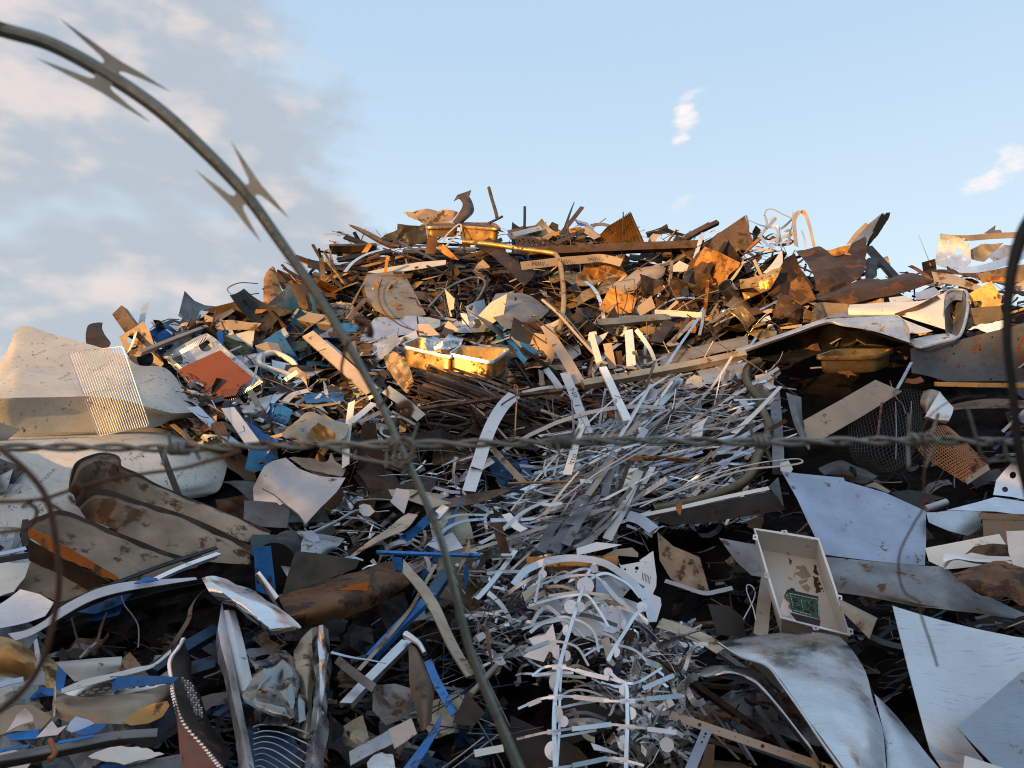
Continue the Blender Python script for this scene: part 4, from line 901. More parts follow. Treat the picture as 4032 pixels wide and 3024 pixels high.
def tub():
    root = empty('tub', S(*px('D:1500,1140')[0][:2]), 'big cream folded metal tub with its square mouth facing sideways', 'tub')
    loft('body', None, None, ['D:945,830,-.1 1100,822 1300,808 1480,800 1645,742', 'D:935,870,.05 1100,870,.12 1300,870,.15 1480,880,.15 1630,830,.1', 'D:945,922,-.05 1100,912,.05 1280,905,.1 1480,960,.1 1640,1010,.05'], 'film', .62, root)
    loft('lip', None, None, ['D:1640,738,.05 1660,724,.03 1720,718,0 1785,722,-.02', 'D:1630,830,.1 1650,760,.05 1720,742,-.0 1770,745,-.04', 'D:1625,920,.12 1640,860,.05 1700,800,-.1 1760,800,-.05'], 'galv', .62, root)
    loft('inside', None, None, ['D:1650,745,.04 1700,735,-.05 1780,735,0', 'D:1628,880,.05 1700,880,-.35 1800,890,-.02', 'D:1640,1010,.05 1690,1020,-.35 1760,1010,0', 'D:1660,1050,.08 1700,1062,-.05 1730,1062,.05'], 'dull', .60, root)
    tube('rim', None, None, 'D:1640,745,.05 1690,722,.03 1785,728,0 1803,790,-.02 1800,880,0 1770,1000,.04 1725,1072,.08 1600,1110,.1 1465,1142,.12 1400,1115,.1 1360,1092,.08', 11, 'galv', .66, root)
    loft('floor', None, None, ['D:1365,1090,.06 1500,1060 1650,1040 1725,1060', 'D:1460,1138,.12 1550,1118,.1 1650,1090,.08 1722,1070,.08'], 'galv', .62, root)
    strip('rust_band', 'rusty band', None, 'D:1280,908,.12 1440,850,.17 1590,772,.14', 34, 'rust', .64, n=(0, .5, .9), parent=root)
    lm_add('the cream folded tub', px('D:1450,900'))
tub()
def wicker(label, rows, nu, nv, r, mat, f, lm=None, name='wire_guard'):
    bm = wiremesh_bm(rows, nu, nv, r, f)
    o = tag(finish(bm, name, mat, angle=80), label, 'wire mesh'); lm_add(lm, sum([px(q) for q in rows], []))
    return o
wicker('small wire basket end at the rear of the upturned tray', ['D:695,828 725,815 755,812', 'D:680,890,.05 710,890,.08 748,880', 'D:668,945 700,945 740,935'], 9, 12, .003, 'bronzewire', .66)
sheet('sheet', 'stained beige sheet behind the wire basket end', 'sheet', 'D:750,812 940,825 930,920 740,935', 'beige', (0, .3, .95), .5)
pan('pan', 'shallow steel pan caught under the upturned tray', 'pan', 'D:700,1205 1130,1200 1270,1150 860,1155', (0, .97, .2), .15, 'gold', .74, down=(0, -1, 0), taper=.08, r=.2, lm='the shallow pan under the tray')
strip('strip', 'gold-lit strip lying under the shallow pan', 'strip', 'D:660,1290 740,1285 830,1300', 26, 'gold', .6, n=(0, .9, .4))
sheet('leaf_scrap', 'red-orange jagged scrap hanging below the shallow pan', 'offcut', 'D:855,1315 940,1308 1000,1345 950,1340 935,1360 910,1335 870,1328', 'orange', (0, .1, 1), .6)
strip('strip', 'orange plate edge glowing below the big grey perforated plate', 'strip', 'D:1350,1380 1420,1385 1475,1368', 44, 'orange', .66, n=(0, .5, .8))
sheet('perforated_plate', 'big dark grey plate with small holes at the edge of the photo', 'plate', 'D:1385,1150 1500,1140 1760,1080 1960,1030 2100,1000 2330,930 2330,1382 2000,1385 1640,1392 1500,1350 1385,1330', 'dull', (.0, .25, .97), .38, bend=(60, .25), holes=[C_('D', u, v, 7) for u, v in ((1690, 1128), (1890, 1130), (1580, 1375), (1700, 1185), (1975, 1068), (2160, 1085), (1970, 1372), (1890, 1155), (1800, 1030))], lm='the big grey perforated plate')
strip('strip', 'rusty flange running along the foot of the big grey perforated plate', 'strip', 'D:1560,1405 1900,1412 2320,1415', 40, 'rustorange', .3, n=(0, .5, .8))
loft('plate', 'dark long plate in the shadow below the big grey perforated plate', 'plate', ['H:1690,175 1800,150 2000,130 2300,150', 'H:1700,215,.1 1800,205,.1 2000,200,.1 2300,200,.1'], 'brown', .2)
# crest, right
def bracket():
    root = empty('bracket', S(*px('D:1700,590')[0][:2]), 'silver pressed bracket with square and round holes on the skyline', 'bracket')
    rect = [(q[0], q[1]) for q in px('D:1708,425 1762,428 1762,468 1708,465')]
    sheet('plate', None, None, 'D:1570,500 1585,400 1603,325 1700,345 1800,362 1822,430 1828,520 1790,560 1750,585 1640,570 1575,545', 'alu', (-.25, .25, .93), .45, root, bend=(0, .5), holes=[rect, C_('D', 1657, 376, 9), C_('D', 1788, 375, 18), C_('D', 1665, 480, 13), C_('D', 1780, 497, 18)])
    strip('arm', None, None, 'D:1610,338 1800,345 2000,330 2240,322', 46, 'olive', .47, n=(0, .3, .95), parent=root)
    strip('arm', None, None, 'D:1600,320 1800,330 2000,312 2240,302', 24, 'alu', .48, n=(0, .9, .4), parent=root)
    strip('arm', None, None, 'D:1740,580 1900,568 2050,525 2240,455', 62, 'alu', .5, n=(0, .5, .85), parent=root)
    lm_add('the silver pressed bracket', px('D:1700,450'))
bracket()
sheet('sheet', 'brown folded sheet inside the arms of the silver pressed bracket', 'sheet', 'D:1810,440 1900,390 2060,385 2000,450 1920,520 1830,500', 'olive', (-.2, .4, .9), .3, cr_=.05)
sheet('sheet', 'grey dented sheet behind the arms of the silver pressed bracket', 'sheet', 'D:1950,470 2060,400 2230,380 2230,460 2100,520 1990,520', 'galv', (0, .5, .85), .25, cr_=.05)
sheet('spike', 'dark pointed scrap above the silver pressed bracket', 'offcut', 'D:1920,312 2005,252 2000,290 2040,285 2055,310', 'dull', (0, .3, 1), .3)
strip('blade', 'thin pale blade of metal standing against the sky', 'strip', 'D:1447,325 1490,430 1535,545', 3, 'filmgrey', .4, w1=12, n=(0, 0, 1))
loft('plate', 'long dark red-brown plate curled like a cigar', 'plate', ['D:690,785,-.05 850,725 1050,645 1200,650 1380,602 1540,650,-.05', 'D:740,800,.1 900,740,.14 1060,690,.16 1220,690,.15 1400,650,.12 1545,662', 'D:800,815,-.08 950,828,-.05 1100,790,0 1250,765 1400,722 1530,675,-.05'], 'rustdark', .55, lm='the cigar-shaped rusty plate', th=.008)
loft('crumpled_sheet', 'big dark crumpled sheet rearing up on the crest', 'sheet', ['D:560,455,-.1 700,425 800,432 930,400 1060,345', 'D:640,540,.1 750,540,.14 860,530,.14 960,500,.1 1070,440,.0', 'D:690,640,.1 800,640,.1 900,620,.08 1000,570,.05 1060,520,-.05', 'D:700,720 800,710 900,690 1000,650 1050,610'], 'rustdark', .5, cr_=.05, cs=5, lm='the big dark crumpled sheet')
sheet('spike_sheet', 'tall grey sheet horn with a torn black tip pointing at the sky', 'sheet', 'D:935,420 1000,335 1090,240 1180,165 1212,172 1150,260 1090,345 1050,430 960,450', 'galv', (.1, .45, .88), .55, torn=.006, lm='the tall sheet horn')
sheet('plate', 'black back edge of the tall sheet horn', 'plate', 'D:1180,165 1200,180 1212,160 1242,160 1228,205 1155,320 1098,385 1055,445 1085,345', 'black', (.2, .1, 1), .60, torn=.006)
sheet('sheet', 'pinkish flat sheet behind the tall sheet horn', 'sheet', 'D:920,392 990,300 1060,235 1100,250 1050,330 990,380', 'filmwarm', (0, .35, .93), .42)
bar('beam', 'dark green-black beam sloping down behind the tall sheet horn', 'beam', 'D:1085,420 1180,525 1285,642', 46, 40, 'box', 'black', .35)
loft('half_pipe', 'black half pipe end under the dark beam', 'pipe', ['D:1060,660,-.05 1062,520,-.05 1085,490,0 1110,488,0', 'D:1100,650,.08 1100,540,.1 1110,500,.06 1125,492', 'D:1145,620,0 1145,520,0 1140,500 1130,492'], 'black', .5)
sheet('sheet', 'dark brown crumpled sheet face between golden and dark sheets', 'sheet', 'D:350,755 420,600 480,490 545,460 600,560 690,700 600,820 480,870 420,800', 'rustdark', (.1, .3, .95), .55, cr_=.08, cs=3, flat=True)
sheet('sheet', 'brown bent sheet lit orange in front of the dark crumpled sheet', 'sheet', 'D:520,660 560,635 615,632 660,700 705,790 600,830 490,865', 'rust', (-.4, .3, .9), .7, cr_=.04)
sheet('foil', 'small orange folded flap on the crest ridge', 'flap', 'D:780,440 860,415 960,395 930,440 960,470 900,460 840,480', 'rustorange', (-.3, .5, .8), .68, cr_=.08, flat=True)
strip('loop', 'broad tan strip bent into a tall loop on the skyline', 'strip', 'D:560,405,.0 548,300 545,210 575,160 620,165 650,240 672,330 690,412,-.1', 34, 'filmwarm', .5, n=(.8, .1, .6), roll=40, lm='the tall strip loop')
rw = random.Random(5)
webs = ['C:1730,180 1745,260 1735,330 1715,400', 'C:1735,210 1830,250 1900,265 1960,265', 'C:1860,180 1880,140 1930,138 1990,170 2070,205', 'C:1865,180 1880,240 1860,300 1820,340', 'C:1900,215 1945,200 1880,270 1820,340', 'C:2060,210 2020,250 1980,280', 'C:1930,260 1960,300 1950,400', 'C:1970,260 1975,330 1985,420', 'C:1900,370 1990,340 2080,310', 'C:1880,400 1990,380 2060,370', 'C:1800,420 1880,430 1950,440', 'C:2010,300 2050,290 2030,400', 'C:1830,330 1880,390 1930,420', 'C:2130,290 2150,340 2160,410', 'C:2070,150 2060,270 2030,300']
for i, s in enumerate(webs):
    strip('web_strip', 'thin pale cut-out strip in the lacy tangle against the sky', 'strip', s, rw.uniform(9, 24), rw.choice(['alu', 'filmgrey', 'filmwarm', 'white']), .35 + rw.uniform(0, .15), n=(rw.uniform(-.6, .6), .3, .9), twist=rw.uniform(-60, 60), group='lacy tangle of strips on the skyline')
LANDMARKS.append((*px('C:1950,260')[0][:2], 'the lacy strip tangle'))
sheet('plate', 'yellow-lit triangular steel plate behind the cream tub', 'plate', 'D:1808,752 1900,700 1975,658 2052,780 2040,838 1815,852', 'gold', (-.42, .12, .9), .42, lm='the yellow-lit plate')
sheet('plate', 'grey-gold plate below the yellow-lit plate', 'plate', 'D:1805,855 2040,838 2070,930 1960,960 1790,1010', 'olive', (0, -.05, 1), .38)
sheet('sheet', 'brown sheet band below the silver pressed bracket', 'sheet', 'D:1540,590 1700,610 1880,690 2060,765 2050,790 1900,740 1760,700 1560,660', 'olive', (-.1, .6, .8), .5)
sheet('sheet', 'long tan sheet under the bracket arm at the edge of the photo', 'sheet', 'D:1690,600 1900,600 2060,560 2320,520 2320,700 2100,700 1960,660', 'beige', (0, .3, .95), .3)
strip('strip', 'orange lit plate among the tan sheets at the edge of the photo', 'strip', 'D:1900,655 2000,640 2160,650', 40, 'rustorange', .45, n=(-.4, .3, .9))
bar('channel', 'dark bent angle beside the cigar-shaped plate', 'channel', 'D:1385,545 1450,580 1540,650', 34, 24, 'L', 'rust', .55)
sheet('sheet', 'pale blue sheet lying between the cigar-shaped plate and the tub', 'sheet', 'D:1230,780 1350,765 1410,800 1240,812', 'white', (0, .8, .6), .55)
sheet('sheet', 'small pale sheet tucked beside the cream tub', 'sheet', 'D:1420,745 1560,700 1600,740 1500,800 1430,790', 'blueish', (0, .6, .8), .5)
sheet('sheet', 'torn sheets with a curled orange edge beside the tub', 'sheet', 'D:1800,1012 1900,970 2060,945 2070,1000 1960,1040 1880,1010', 'white', (-.1, .7, .7), .52, cr_=.06, torn=.01)
bar('channel', 'thin grey channel upright beside the tan board', 'channel', 'D:1290,1440 1340,1350 1395,1245', 22, 16, 'L', 'galv', .75)
# the tan board, guards and the dark pit
sheet('board', 'flat tan metal board lying over the black pit', 'plate', 'H:610,292 870,148 1130,-2 1322,82 1030,265 748,425 625,425', 'filmwarm', (0, .6, .8), .62, th=.012, lm='the flat tan board')
wicker('dark wire fan guard hanging in the pit below the tan board', ['H:940,330,-.1 1050,260 1200,130 1330,60 1480,80,-.1', 'H:945,430,.05 1080,400,.1 1230,290,.1 1370,200,.1 1480,180', 'H:960,550,0 1100,560,.1 1260,460,.12 1390,350,.1 1470,260,0', 'H:1050,640,-.1 1180,660,0 1300,640,.05 1400,540,.05 1480,420'], 26, 18, .0026, 'dark', .42, lm='the dark fan guard')
wicker('orange-lit wire fan guard crushed in the pit', ['H:1420,440,-.05 1530,350 1640,325 1720,380,-.05', 'H:1470,530,.08 1590,440,.14 1700,420,.14 1800,460,.05', 'H:1600,620,.08 1700,560,.15 1790,530,.15 1880,540,.05', 'H:1780,735,0 1850,690,.05 1900,650,.05 1955,615'], 20, 24, .0035, 'copper', .55, lm='the orange-lit fan guard')  # the orange sunlight on the wires is put into the copper colour
strip('frame', 'yellow edge frame of the crushed fan guard', 'strip', 'H:1790,735 1870,680 1955,625', 38, 'filmwarm', .72, n=(0, .2, 1))
loft('plate', 'folded blue-white sheet with an orange underside beside the fan guards', 'sheet', ['H:1600,80,-.05 1640,130 1700,195', 'H:1540,180,.08 1610,220,.1 1690,240,.05', 'H:1490,268,.0 1580,285,.02 1665,290'], 'white', .55, lm='the folded blue-white sheet')
loft('duct', 'dark olive curved duct piece behind the folded blue-white sheet', 'duct', ['H:1480,75,-.1 1540,60 1610,80,-.05', 'H:1460,150,.05 1510,150,.12 1560,170,.05', 'H:1475,230,-.1 1500,235,0 1510,245,0'], 'olive', .42)
sheet('plate', 'brown foot plate under the folded blue-white sheet', 'plate', 'H:1495,258 1580,285 1678,290 1640,312 1490,275', 'rust', (0, .6, .8), .6)
loft('bracket', 'dark bent bracket standing in front of the black pit', 'bracket', ['H:485,85 540,105 595,120', 'H:520,230,.08 560,240,.1 600,250', 'H:560,350,.05 600,360,.08 620,365', 'H:640,490 655,500 658,480'], 'dull', .62, lm='the dark bent bracket')
tube('rod', 'rusty rod standing in the fan guards', 'rod', 'H:1180,160 1165,280 1150,420', 9, 'rust', .7)
for i, s in enumerate(('H:1290,130 1330,170 1355,240', 'H:1395,150 1390,260 1375,350', 'H:1280,150 1285,350 1282,570', 'H:1240,0 1265,80 1290,130')):
    tube('wire', 'wire dangling in front of the dark fan guard', 'wire', s, 4, 'dull', .66, group='wires hanging at the fan guard')
bar('post', 'grey upright steel post beside the braided hose', 'post', 'H:400,60,0 420,350,.03 430,650,.05', 76, 60, 'box', 'dull', .45, n=(-.3, .1, .95), lm='the grey upright post')
def drawer():
    root = empty('channel', S(*px('G:1500,950')[0][:2]), 'wide dark channel with a cream top edge under the silver offcuts', 'channel')
    strip('edge', 'cream top edge', None, 'G:945,980 1250,920 1550,850 1895,778', 34, 'cream', .80, n=(0, .75, .65), parent=root)
    sheet('face', None, None, 'G:950,992 1400,900 1898,800 1960,840 2005,935 1700,985 1400,1035 1180,1040', 'dull', (.05, -.35, .93), .78, root)
    sheet('end', None, None, 'G:1890,770 1960,700 1995,880 2008,935 1960,850', 'galv', (.5, .2, .85), .82, root)
    lm_add('the wide dark channel', px('G:1450,930'))
drawer()
strip('copper_tube', 'short copper tube lying across the silver offcuts', 'tube', 'G:850,560 1080,563 1318,571', 24, 'copper', .85, th=.03, lm='the short copper tube')
# blue-grey sheets at the right
sheet('sheet', 'large flat blue-grey sheet propped up behind the white box', 'sheet', 'H:450,662 900,705 912,730 1200,820 1490,962 1497,1150 1490,1342 1120,1310 752,1275 640,1040 560,860', 'blueish', (.04, .72, .69), .72, bend=(30, .12), lm='the large blue-grey sheet')
loft('sheet', 'long grey sheet with a curved tan end below the large blue-grey sheet', 'sheet', ['H:745,1278 1100,1310 1490,1345 1620,1355 1750,1440,-.05 1960,1570,-.1 2230,1700,-.15', 'L:790,250,.03 1100,330,.03 1450,420,.03 1620,450,.03 1740,480 1950,520,-.05 2160,570,-.1', 'L:840,385,-.04 1100,420,-.04 1400,480,-.03 1560,500 1700,520 1900,540,-.05 2150,578,-.1'], 'dull', .66, lm='the long grey sheet', nv=4)
sheet('sheet', 'dark slate-grey sheet half in shadow left of the white box', 'sheet', 'H:-2,1140 130,1165 290,1195 345,1430 232,1412 120,1310', 'dull', (-.1, .6, .8), .5, lm='the slate-grey sheet')
sheet('sheet', 'small pale blue sheet corner behind the upright post', 'sheet', 'H:440,600 500,575 535,640 520,665 445,655', 'white', (0, .5, .85), .6)
loft('crumpled_sheet', 'dark crumpled sheet with a round hole above the large blue-grey sheet', 'sheet', ['H:720,640 800,600 880,585 960,610 1150,690', 'H:760,680,.08 830,650,.08 900,650,.08 1000,680,.06 1130,710', 'H:800,700 850,710 920,715 1040,745 1120,720'], 'dark', .6, cr_=.03)
tag(finish(tube_bm([P(*px('H:960,668')[0][:2], Z(*px('H:960,668')[0][:2]) - .66), P(*px('H:975,668')[0][:2], Z(*px('H:960,668')[0][:2]) - .66)], .05, 12), 'bung', 'black'), 'round black bung on the dark crumpled sheet', 'bung')
sheet('frame', 'rounded tan plate with a pale rim above the large blue-grey sheet', 'plate', 'H:1055,765 1130,735 1245,800 1225,815 1120,775', 'olive', (0, .7, .7), .62)
sheet('sheet', 'silver rounded shield-like plate right of the large blue-grey sheet', 'plate', 'H:1495,965 1650,945 1880,945 1885,1080 1805,1125 1650,1095 1500,1055', 'alu', (.1, .7, .7), .55, bend=(20, .5), lm='the shield-like plate')
tube('pipe', 'short grey pipe stub above the shield-like plate', 'pipe', 'H:1500,930 1580,905 1650,880', 28, 'galv', .65)
sheet('plate', 'dark plate lying under the crushed fan guard', 'plate', 'H:1240,810 1380,790 1640,850 1480,890 1460,960', 'dark', (0, .7, .7), .56)
sheet('sheet', 'cream sheet lying beneath the white crumpled strip at the edge of the photo', 'sheet', 'H:1493,1215 1750,1165 2030,1112 2120,1250 2120,1300 1850,1350 1650,1370 1520,1310', 'cream', (-.1, .65, .75), .56, cr_=.01, lm='the cream sheet')
loft('strip', 'white crumpled strip folded over the cream sheet', 'strip', ['H:1640,1250 1750,1255 1850,1290 2000,1295 2120,1310', 'H:1625,1300,.06 1720,1290,.08 1850,1310,.06 2000,1318,.05 2120,1325,.03', 'H:1635,1370 1680,1310 1740,1300 1860,1325 2000,1332'], 'white', .68)
sheet('plate', 'dark brown curled plate above the white crumpled strip', 'plate', 'H:1780,1262 1850,1200 1980,1180 2110,1190 2120,1275 1950,1270 1830,1245', 'brown', (0, .4, .9), .74)
sheet('sheet', 'galvanised upright sheet with dark scratches at the edge of the photo', 'sheet', 'H:2082,1090 2260,1085 2260,1365 2145,1372 2100,1250', 'white', (-.2, .3, .93), .85, cr_=.01)
loft('crumpled_sheet', 'torn rusty and white crumpled sheet at the edge of the photo', 'sheet', ['H:1690,1410 1850,1350 1990,1310 2120,1340 2260,1360', 'H:1790,1480,.06 1900,1440,.1 2020,1430,.1 2130,1430,.1 2260,1450,.05', 'H:1900,1560 2000,1570,.05 2100,1580,.05 2180,1620,.05 2260,1640'], 'rust', .82, cr_=.05, cs=7, lm='the torn rusty sheet')
def holed_bracket():
    sheet('bracket', 'gold-reflecting bent bracket with two round holes at the edge of the photo', 'bracket', 'H:1982,838 2010,720 2060,660 2150,568 2250,620 2250,880 2120,850', 'satin', (-.35, .4, .85), .72, bend=(0, .6), holes=[C_('H', 2130, 686, 24), C_('H', 2072, 792, 22)], lm='the holed bracket')
holed_bracket()
sheet('plate', 'flat grey lid lying below the holed bracket', 'plate', 'H:1650,940 1880,880 2000,845 2260,885 2260,985 2000,950', 'satin', (0, .88, .45), .74, lm='the flat grey lid')
pan('pan', 'tan pan with dark dents below the flat grey lid', 'pan', 'H:1885,965 2330,975 2330,940 1960,930', (0, .95, .3), .20, 'filmwarm', .70, down=(.02, -1, 0), taper=.09, r=.2)
# the white electrical box
def ebox():
    n = (-.06, .62, .78); f = .98
    c = px('H:262,1082 H:716,1156 L:938,688 L:452,560')
    o, nv, q = plane_pts(c, n, f)
    root = empty('electrical_box', q[3], 'open white electrical box with stained inside, holding a green circuit board', 'box')
    dn = -nv * .17; lean = (UP * -.03 + RT * .03)
    def at(u, v, k=0.0, d=0.0):
        return (q[0] * (1 - u) + q[1] * u) * (1 - v) + (q[3] * (1 - u) + q[2] * u) * v + (dn + lean) * d
    bm = bmesh.new(); rows = []
    loop = []
    for (u0, v0), (u1, v1) in (((0, 0), (1, 0)), ((1, 0), (1, 1)), ((1, 1), (0, 1)), ((0, 1), (0, 0))):
        for i in range(8): loop.append((u0 + (u1 - u0) * i / 8, v0 + (v1 - v0) * i / 8))
    for d in (0, .3, .7, .94, 1.0):
        kk = 0.0 if d < 1 else .03
        rows.append([bm.verts.new(at(kk + u * (1 - 2 * kk), kk + v * (1 - 2 * kk), 0, d) + noise.noise_vector(Vector((u * 4, v * 4, d))) * .006) for u, v in loop])
    L = len(loop)
    for a, b in zip(rows, rows[1:]):
        for i in range(L): bm.faces.new((a[i], a[(i + 1) % L], b[(i + 1) % L], b[i]))
    bm.faces.new(rows[-1]); solid(bm, .003); finish(bm, 'shell', 'cream', root, angle=25)
    bm = bmesh.new(); out = [at(u, v) for u, v in loop]; mid = sum(out, Vector()) / L
    ring = [[bm.verts.new(v + nv * .004) for v in out], [bm.verts.new(v + (v - mid).normalized() * .012 + nv * .005) for v in out], [bm.verts.new(v + (v - mid).normalized() * .012 - nv * .012) for v in out]]
    for a, b in zip(ring, ring[1:]):
        for i in range(L): bm.faces.new((a[i], a[(i + 1) % L], b[(i + 1) % L], b[i]))
    solid(bm, .002); finish(bm, 'rim', 'white', root, angle=25)
    e1 = (q[1] - q[0]).normalized(); e2 = (q[3] - q[0]).normalized()
    for u, v, dx, dy in ((.48, 0, 0, -1), (1, .63, 1, 0), (0, .1, -1, 0), (0, .55, -1, 0), (.5, 1, 0, 1), (1, .97, 1, 0)):
        p = at(u, v); d = e1 * dx + e2 * dy; s = nv.cross(d)
        bm = bmesh.new(); vs = [bm.verts.new(p + d * a + s * b + nv * .002) for a, b in ((0, -.018), (.026, -.014), (.026, .014), (0, .018))]
        inn = [bm.verts.new(p + d * a + s * b + nv * .002) for a, b in ((.010, -.006), (.019, -.006), (.019, .006), (.010, .006))]
        for i in range(4): bm.faces.new((vs[i], vs[(i + 1) % 4], inn[(i + 1) % 4], inn[i]))
        solid(bm, .003); finish(bm, 'mounting_tab', 'white', root, smooth=False)
    # stud hole in the floor, brown peeled patches are in the paint
    p = at(.42, .44, 0, .985); tube_o = tube_bm([p, p + nv * .008], .016, 14); finish(tube_o, 'knockout', 'dark', root)
    for pts, mt in (('L:500,50 560,120 520,190 490,120 430,80 380,45', 'brown'), ('L:690,150 730,180 720,280 760,380 700,390 680,270', 'brown'), ('L:560,200 620,190 660,260 680,330 640,390 580,320 540,260', 'filmwarm'), ('L:330,70 560,65 710,20 700,55 560,90 420,60', 'brown')):
        c3 = [];
        for x, y, _ in px(pts):
            r = ray(x, y); fl = at(.5, .5, 0, .985); t = nv.dot(fl - CAM) / nv.dot(r); c3.append(CAM + r * t)
        bm = bmesh.new(); k = []
        for a, b in zip(c3, c3[1:] + c3[:1]):
            for i in range(8): k.append(bm.verts.new(a.lerp(b, i / 8) + noise.noise_vector(a.lerp(b, i / 8) * 60) * .006 + nv * .0015))
        es = [bm.edges.new((a, b)) for a, b in zip(k, k[1:] + k[:1])]
        bmesh.ops.triangle_fill(bm, use_beauty=True, edges=es); finish(bm, 'peeled_patch', mt, root, smooth=False)
    # circuit board on its bracket
    bq = px('L:495,385 722,432 730,578 530,522'); bo, bn, b3 = plane_pts(bq, (-.10, .5, .86), f - .02)
    def bat(u, v, h=0): return (b3[0] * (1 - u) + b3[1] * u) * (1 - v) + (b3[3] * (1 - u) + b3[2] * u) * v + bn * h
    bm = bmesh.new(); bm.faces.new([bm.verts.new(bat(u, v)) for u, v in ((0, 0), (1, 0), (1, 1), (0, 1))]); solid(bm, .004)
    pcb = finish(bm, 'circuit_board', 'pcb', root, smooth=False)
    def blocks(name, items, mat):
        bm = bmesh.new()
        for u, v, w, hh, t in items:
            lo = [bm.verts.new(bat(u + a * w, v + b * hh, .002)) for a, b in ((-.5, -.5), (.5, -.5), (.5, .5), (-.5, .5))]
            hi = [bm.verts.new(bat(u + a * w, v + b * hh, t + .005)) for a, b in ((-.5, -.5), (.5, -.5), (.5, .5), (-.5, .5))]
            bm.faces.new(hi)
            for i in range(4): bm.faces.new((lo[i], lo[(i + 1) % 4], hi[(i + 1) % 4], hi[i]))
        finish(bm, name, mat, pcb, smooth=False)
    rr = random.Random(2)
    blocks('solder_pins', [(.06 + i * .045, .06, .022, .05, .005) for i in range(20)] + [(.06 + i * .045, .95, .022, .05, .005) for i in range(14)] + [(.96, .1 + i * .06, .03, .03, .005) for i in range(14)] + [(.06, .15 + i * .08, .03, .03, .005) for i in range(9)] + [(.4, .3 + i * .05, .02, .025, .005) for i in range(9)] + [(rr.uniform(.15, .9), rr.uniform(.15, .85), .012, .02, .004) for _ in range(70)], 'solder')
    blocks('chips', [(.2, .35, .1, .16, .009), (.3, .7, .12, .1, .008), (.6, .45, .05, .2, .008), (.75, .6, .1, .18, .01), (.55, .8, .12, .08, .008), (.8, .25, .12, .1, .007), (.12, .7, .06, .1, .012)], 'ink')
    sheet('bracket', 'dark mounting bracket', None, 'L:470,410 495,362 720,415 715,435 500,388 480,430', 'dark', (-.1, .5, .86), f - .01, root)
    sheet('bracket', 'pale mounting bracket', None, 'L:440,520 470,415 495,395 530,525 510,560 460,560', 'galv', (-.4, .4, .85), f - .04, root)
    sheet('bracket', 'dark lower bracket', None, 'L:510,530 735,585 728,630 560,590', 'dark', (-.1, .4, .86), f - .05, root)
    lm_add('the white electrical box', c)
ebox()
strip('flat_bar', 'tan flat bar standing behind the white box', 'bar', 'L:355,250 325,460 300,700', 95, 'filmwarm', .72, n=(-.2, .3, .93), lm='the tan flat bar')
loft('angle_piece', 'short steel angle with a bolt hole right of the white box', 'angle iron', ['L:860,425 1000,495 1150,570', 'L:875,460,.03 1000,530,.03 1135,600,.03', 'L:870,500 980,610 1090,722'], 'olive', .86, lm='the short steel angle')
bar('rail', 'dark rail lying below the short steel angle', 'rail', 'L:1090,700 1200,750 1330,780', 60, 40, 'C', 'dark', .75)
# folded steel sheet in front
loft('folded_sheet', 'broad shiny steel sheet folded over in front of the white box', 'sheet', ['L:-8,742,-.12 200,708,-.1 460,676,-.12 700,676,-.15 870,700,-.2', 'L:60,790,.0 240,770,.02 500,760,.02 760,780,0 960,800,-.1', 'L:200,870,.06 360,880,.1 600,900,.1 850,920,.06 1060,960,-.05', 'L:340,920,.08 450,1000,.14 700,1060,.15 950,1120,.1 1120,1160,0', 'L:450,1040,.1 620,1260,.16 820,1330,.16 1050,1370,.1 1190,1380,0', 'L:700,1420,.1 830,1560,.16 1000,1640,.16 1120,1660,.1 1215,1660,0', 'L:880,1680,.1 960,1740,.16 1080,1760,.16 1150,1760,.1 1230,1760,0'], 'steel', .86, lm='the folded steel sheet', nv=5, nu=6, cr_=.004, cs=3)
tube('rolled_edge', 'rolled bright edge along the folded steel sheet', 'edge', 'L:-5,752,.0 150,850,.05 340,918,.1 450,1050,.12 600,1260,.12 720,1440,.12 890,1680,.12', 11, 'steel', .92)
loft('lip', 'second steel sheet lip running below the folded steel sheet', 'sheet', ['L:-240,950,-.1 0,912,-.05 200,930,0 330,975,0 365,1060,-.05', 'L:-100,1000,.02 50,960,.08 190,985,.1 300,1030,.1 450,1170,.05', 'L:0,1000,-.05 130,1010,0 260,1060,.06 440,1250,.06 700,1560,.06', 'L:20,1010,-.1 150,1030,-.05 280,1090,0 460,1310,0 760,1700,0'], 'steel', .72, lm='the second steel lip')
loft('curved_sheet', 'silver curved sheet end beside the pale blue sheet', 'sheet', ['L:1125,1120 1200,1190 1290,1285', 'L:1180,1340,.06 1280,1370,.08 1400,1420,.0', 'L:1210,1520,.08 1350,1560,.1 1510,1560', 'L:1220,1680,.08 1400,1700,.1 1620,1690'], 'satin', .74)
sheet('sheet', 'wide pale blue sheet with a sharp corner filling the lower right of the photo', 'sheet', 'L:1256,484 1550,575 1850,660 2130,732 2300,770 2300,1100 2180,985 1720,1372 2010,1740 1620,1740 1500,1560 1420,1200 1330,800', 'sheen', (.05, .66, .75), .80, bend=(45, .22), lm='the wide pale blue sheet')
sheet('sheet', 'flat pale sheet lying over the wide pale blue sheet', 'sheet', 'L:1718,1370 1950,1170 2180,972 2330,1050 2330,1740 2060,1740', 'satin', (.0, .66, .75), .84, bend=(20, .15))
sheet('sheet', 'small pale sheet corner at the bottom edge of the photo', 'sheet', 'L:1780,1570 2060,1660 2100,1760 1760,1760', 'white', (0, .68, .73), .88)
sheet('sheet', 'pale blue sheet corner at the edge of the photo above the wide pale blue sheet', 'sheet', 'L:2100,730 2300,700 2300,960 2190,960', 'blueish', (.1, .6, .8), .83)
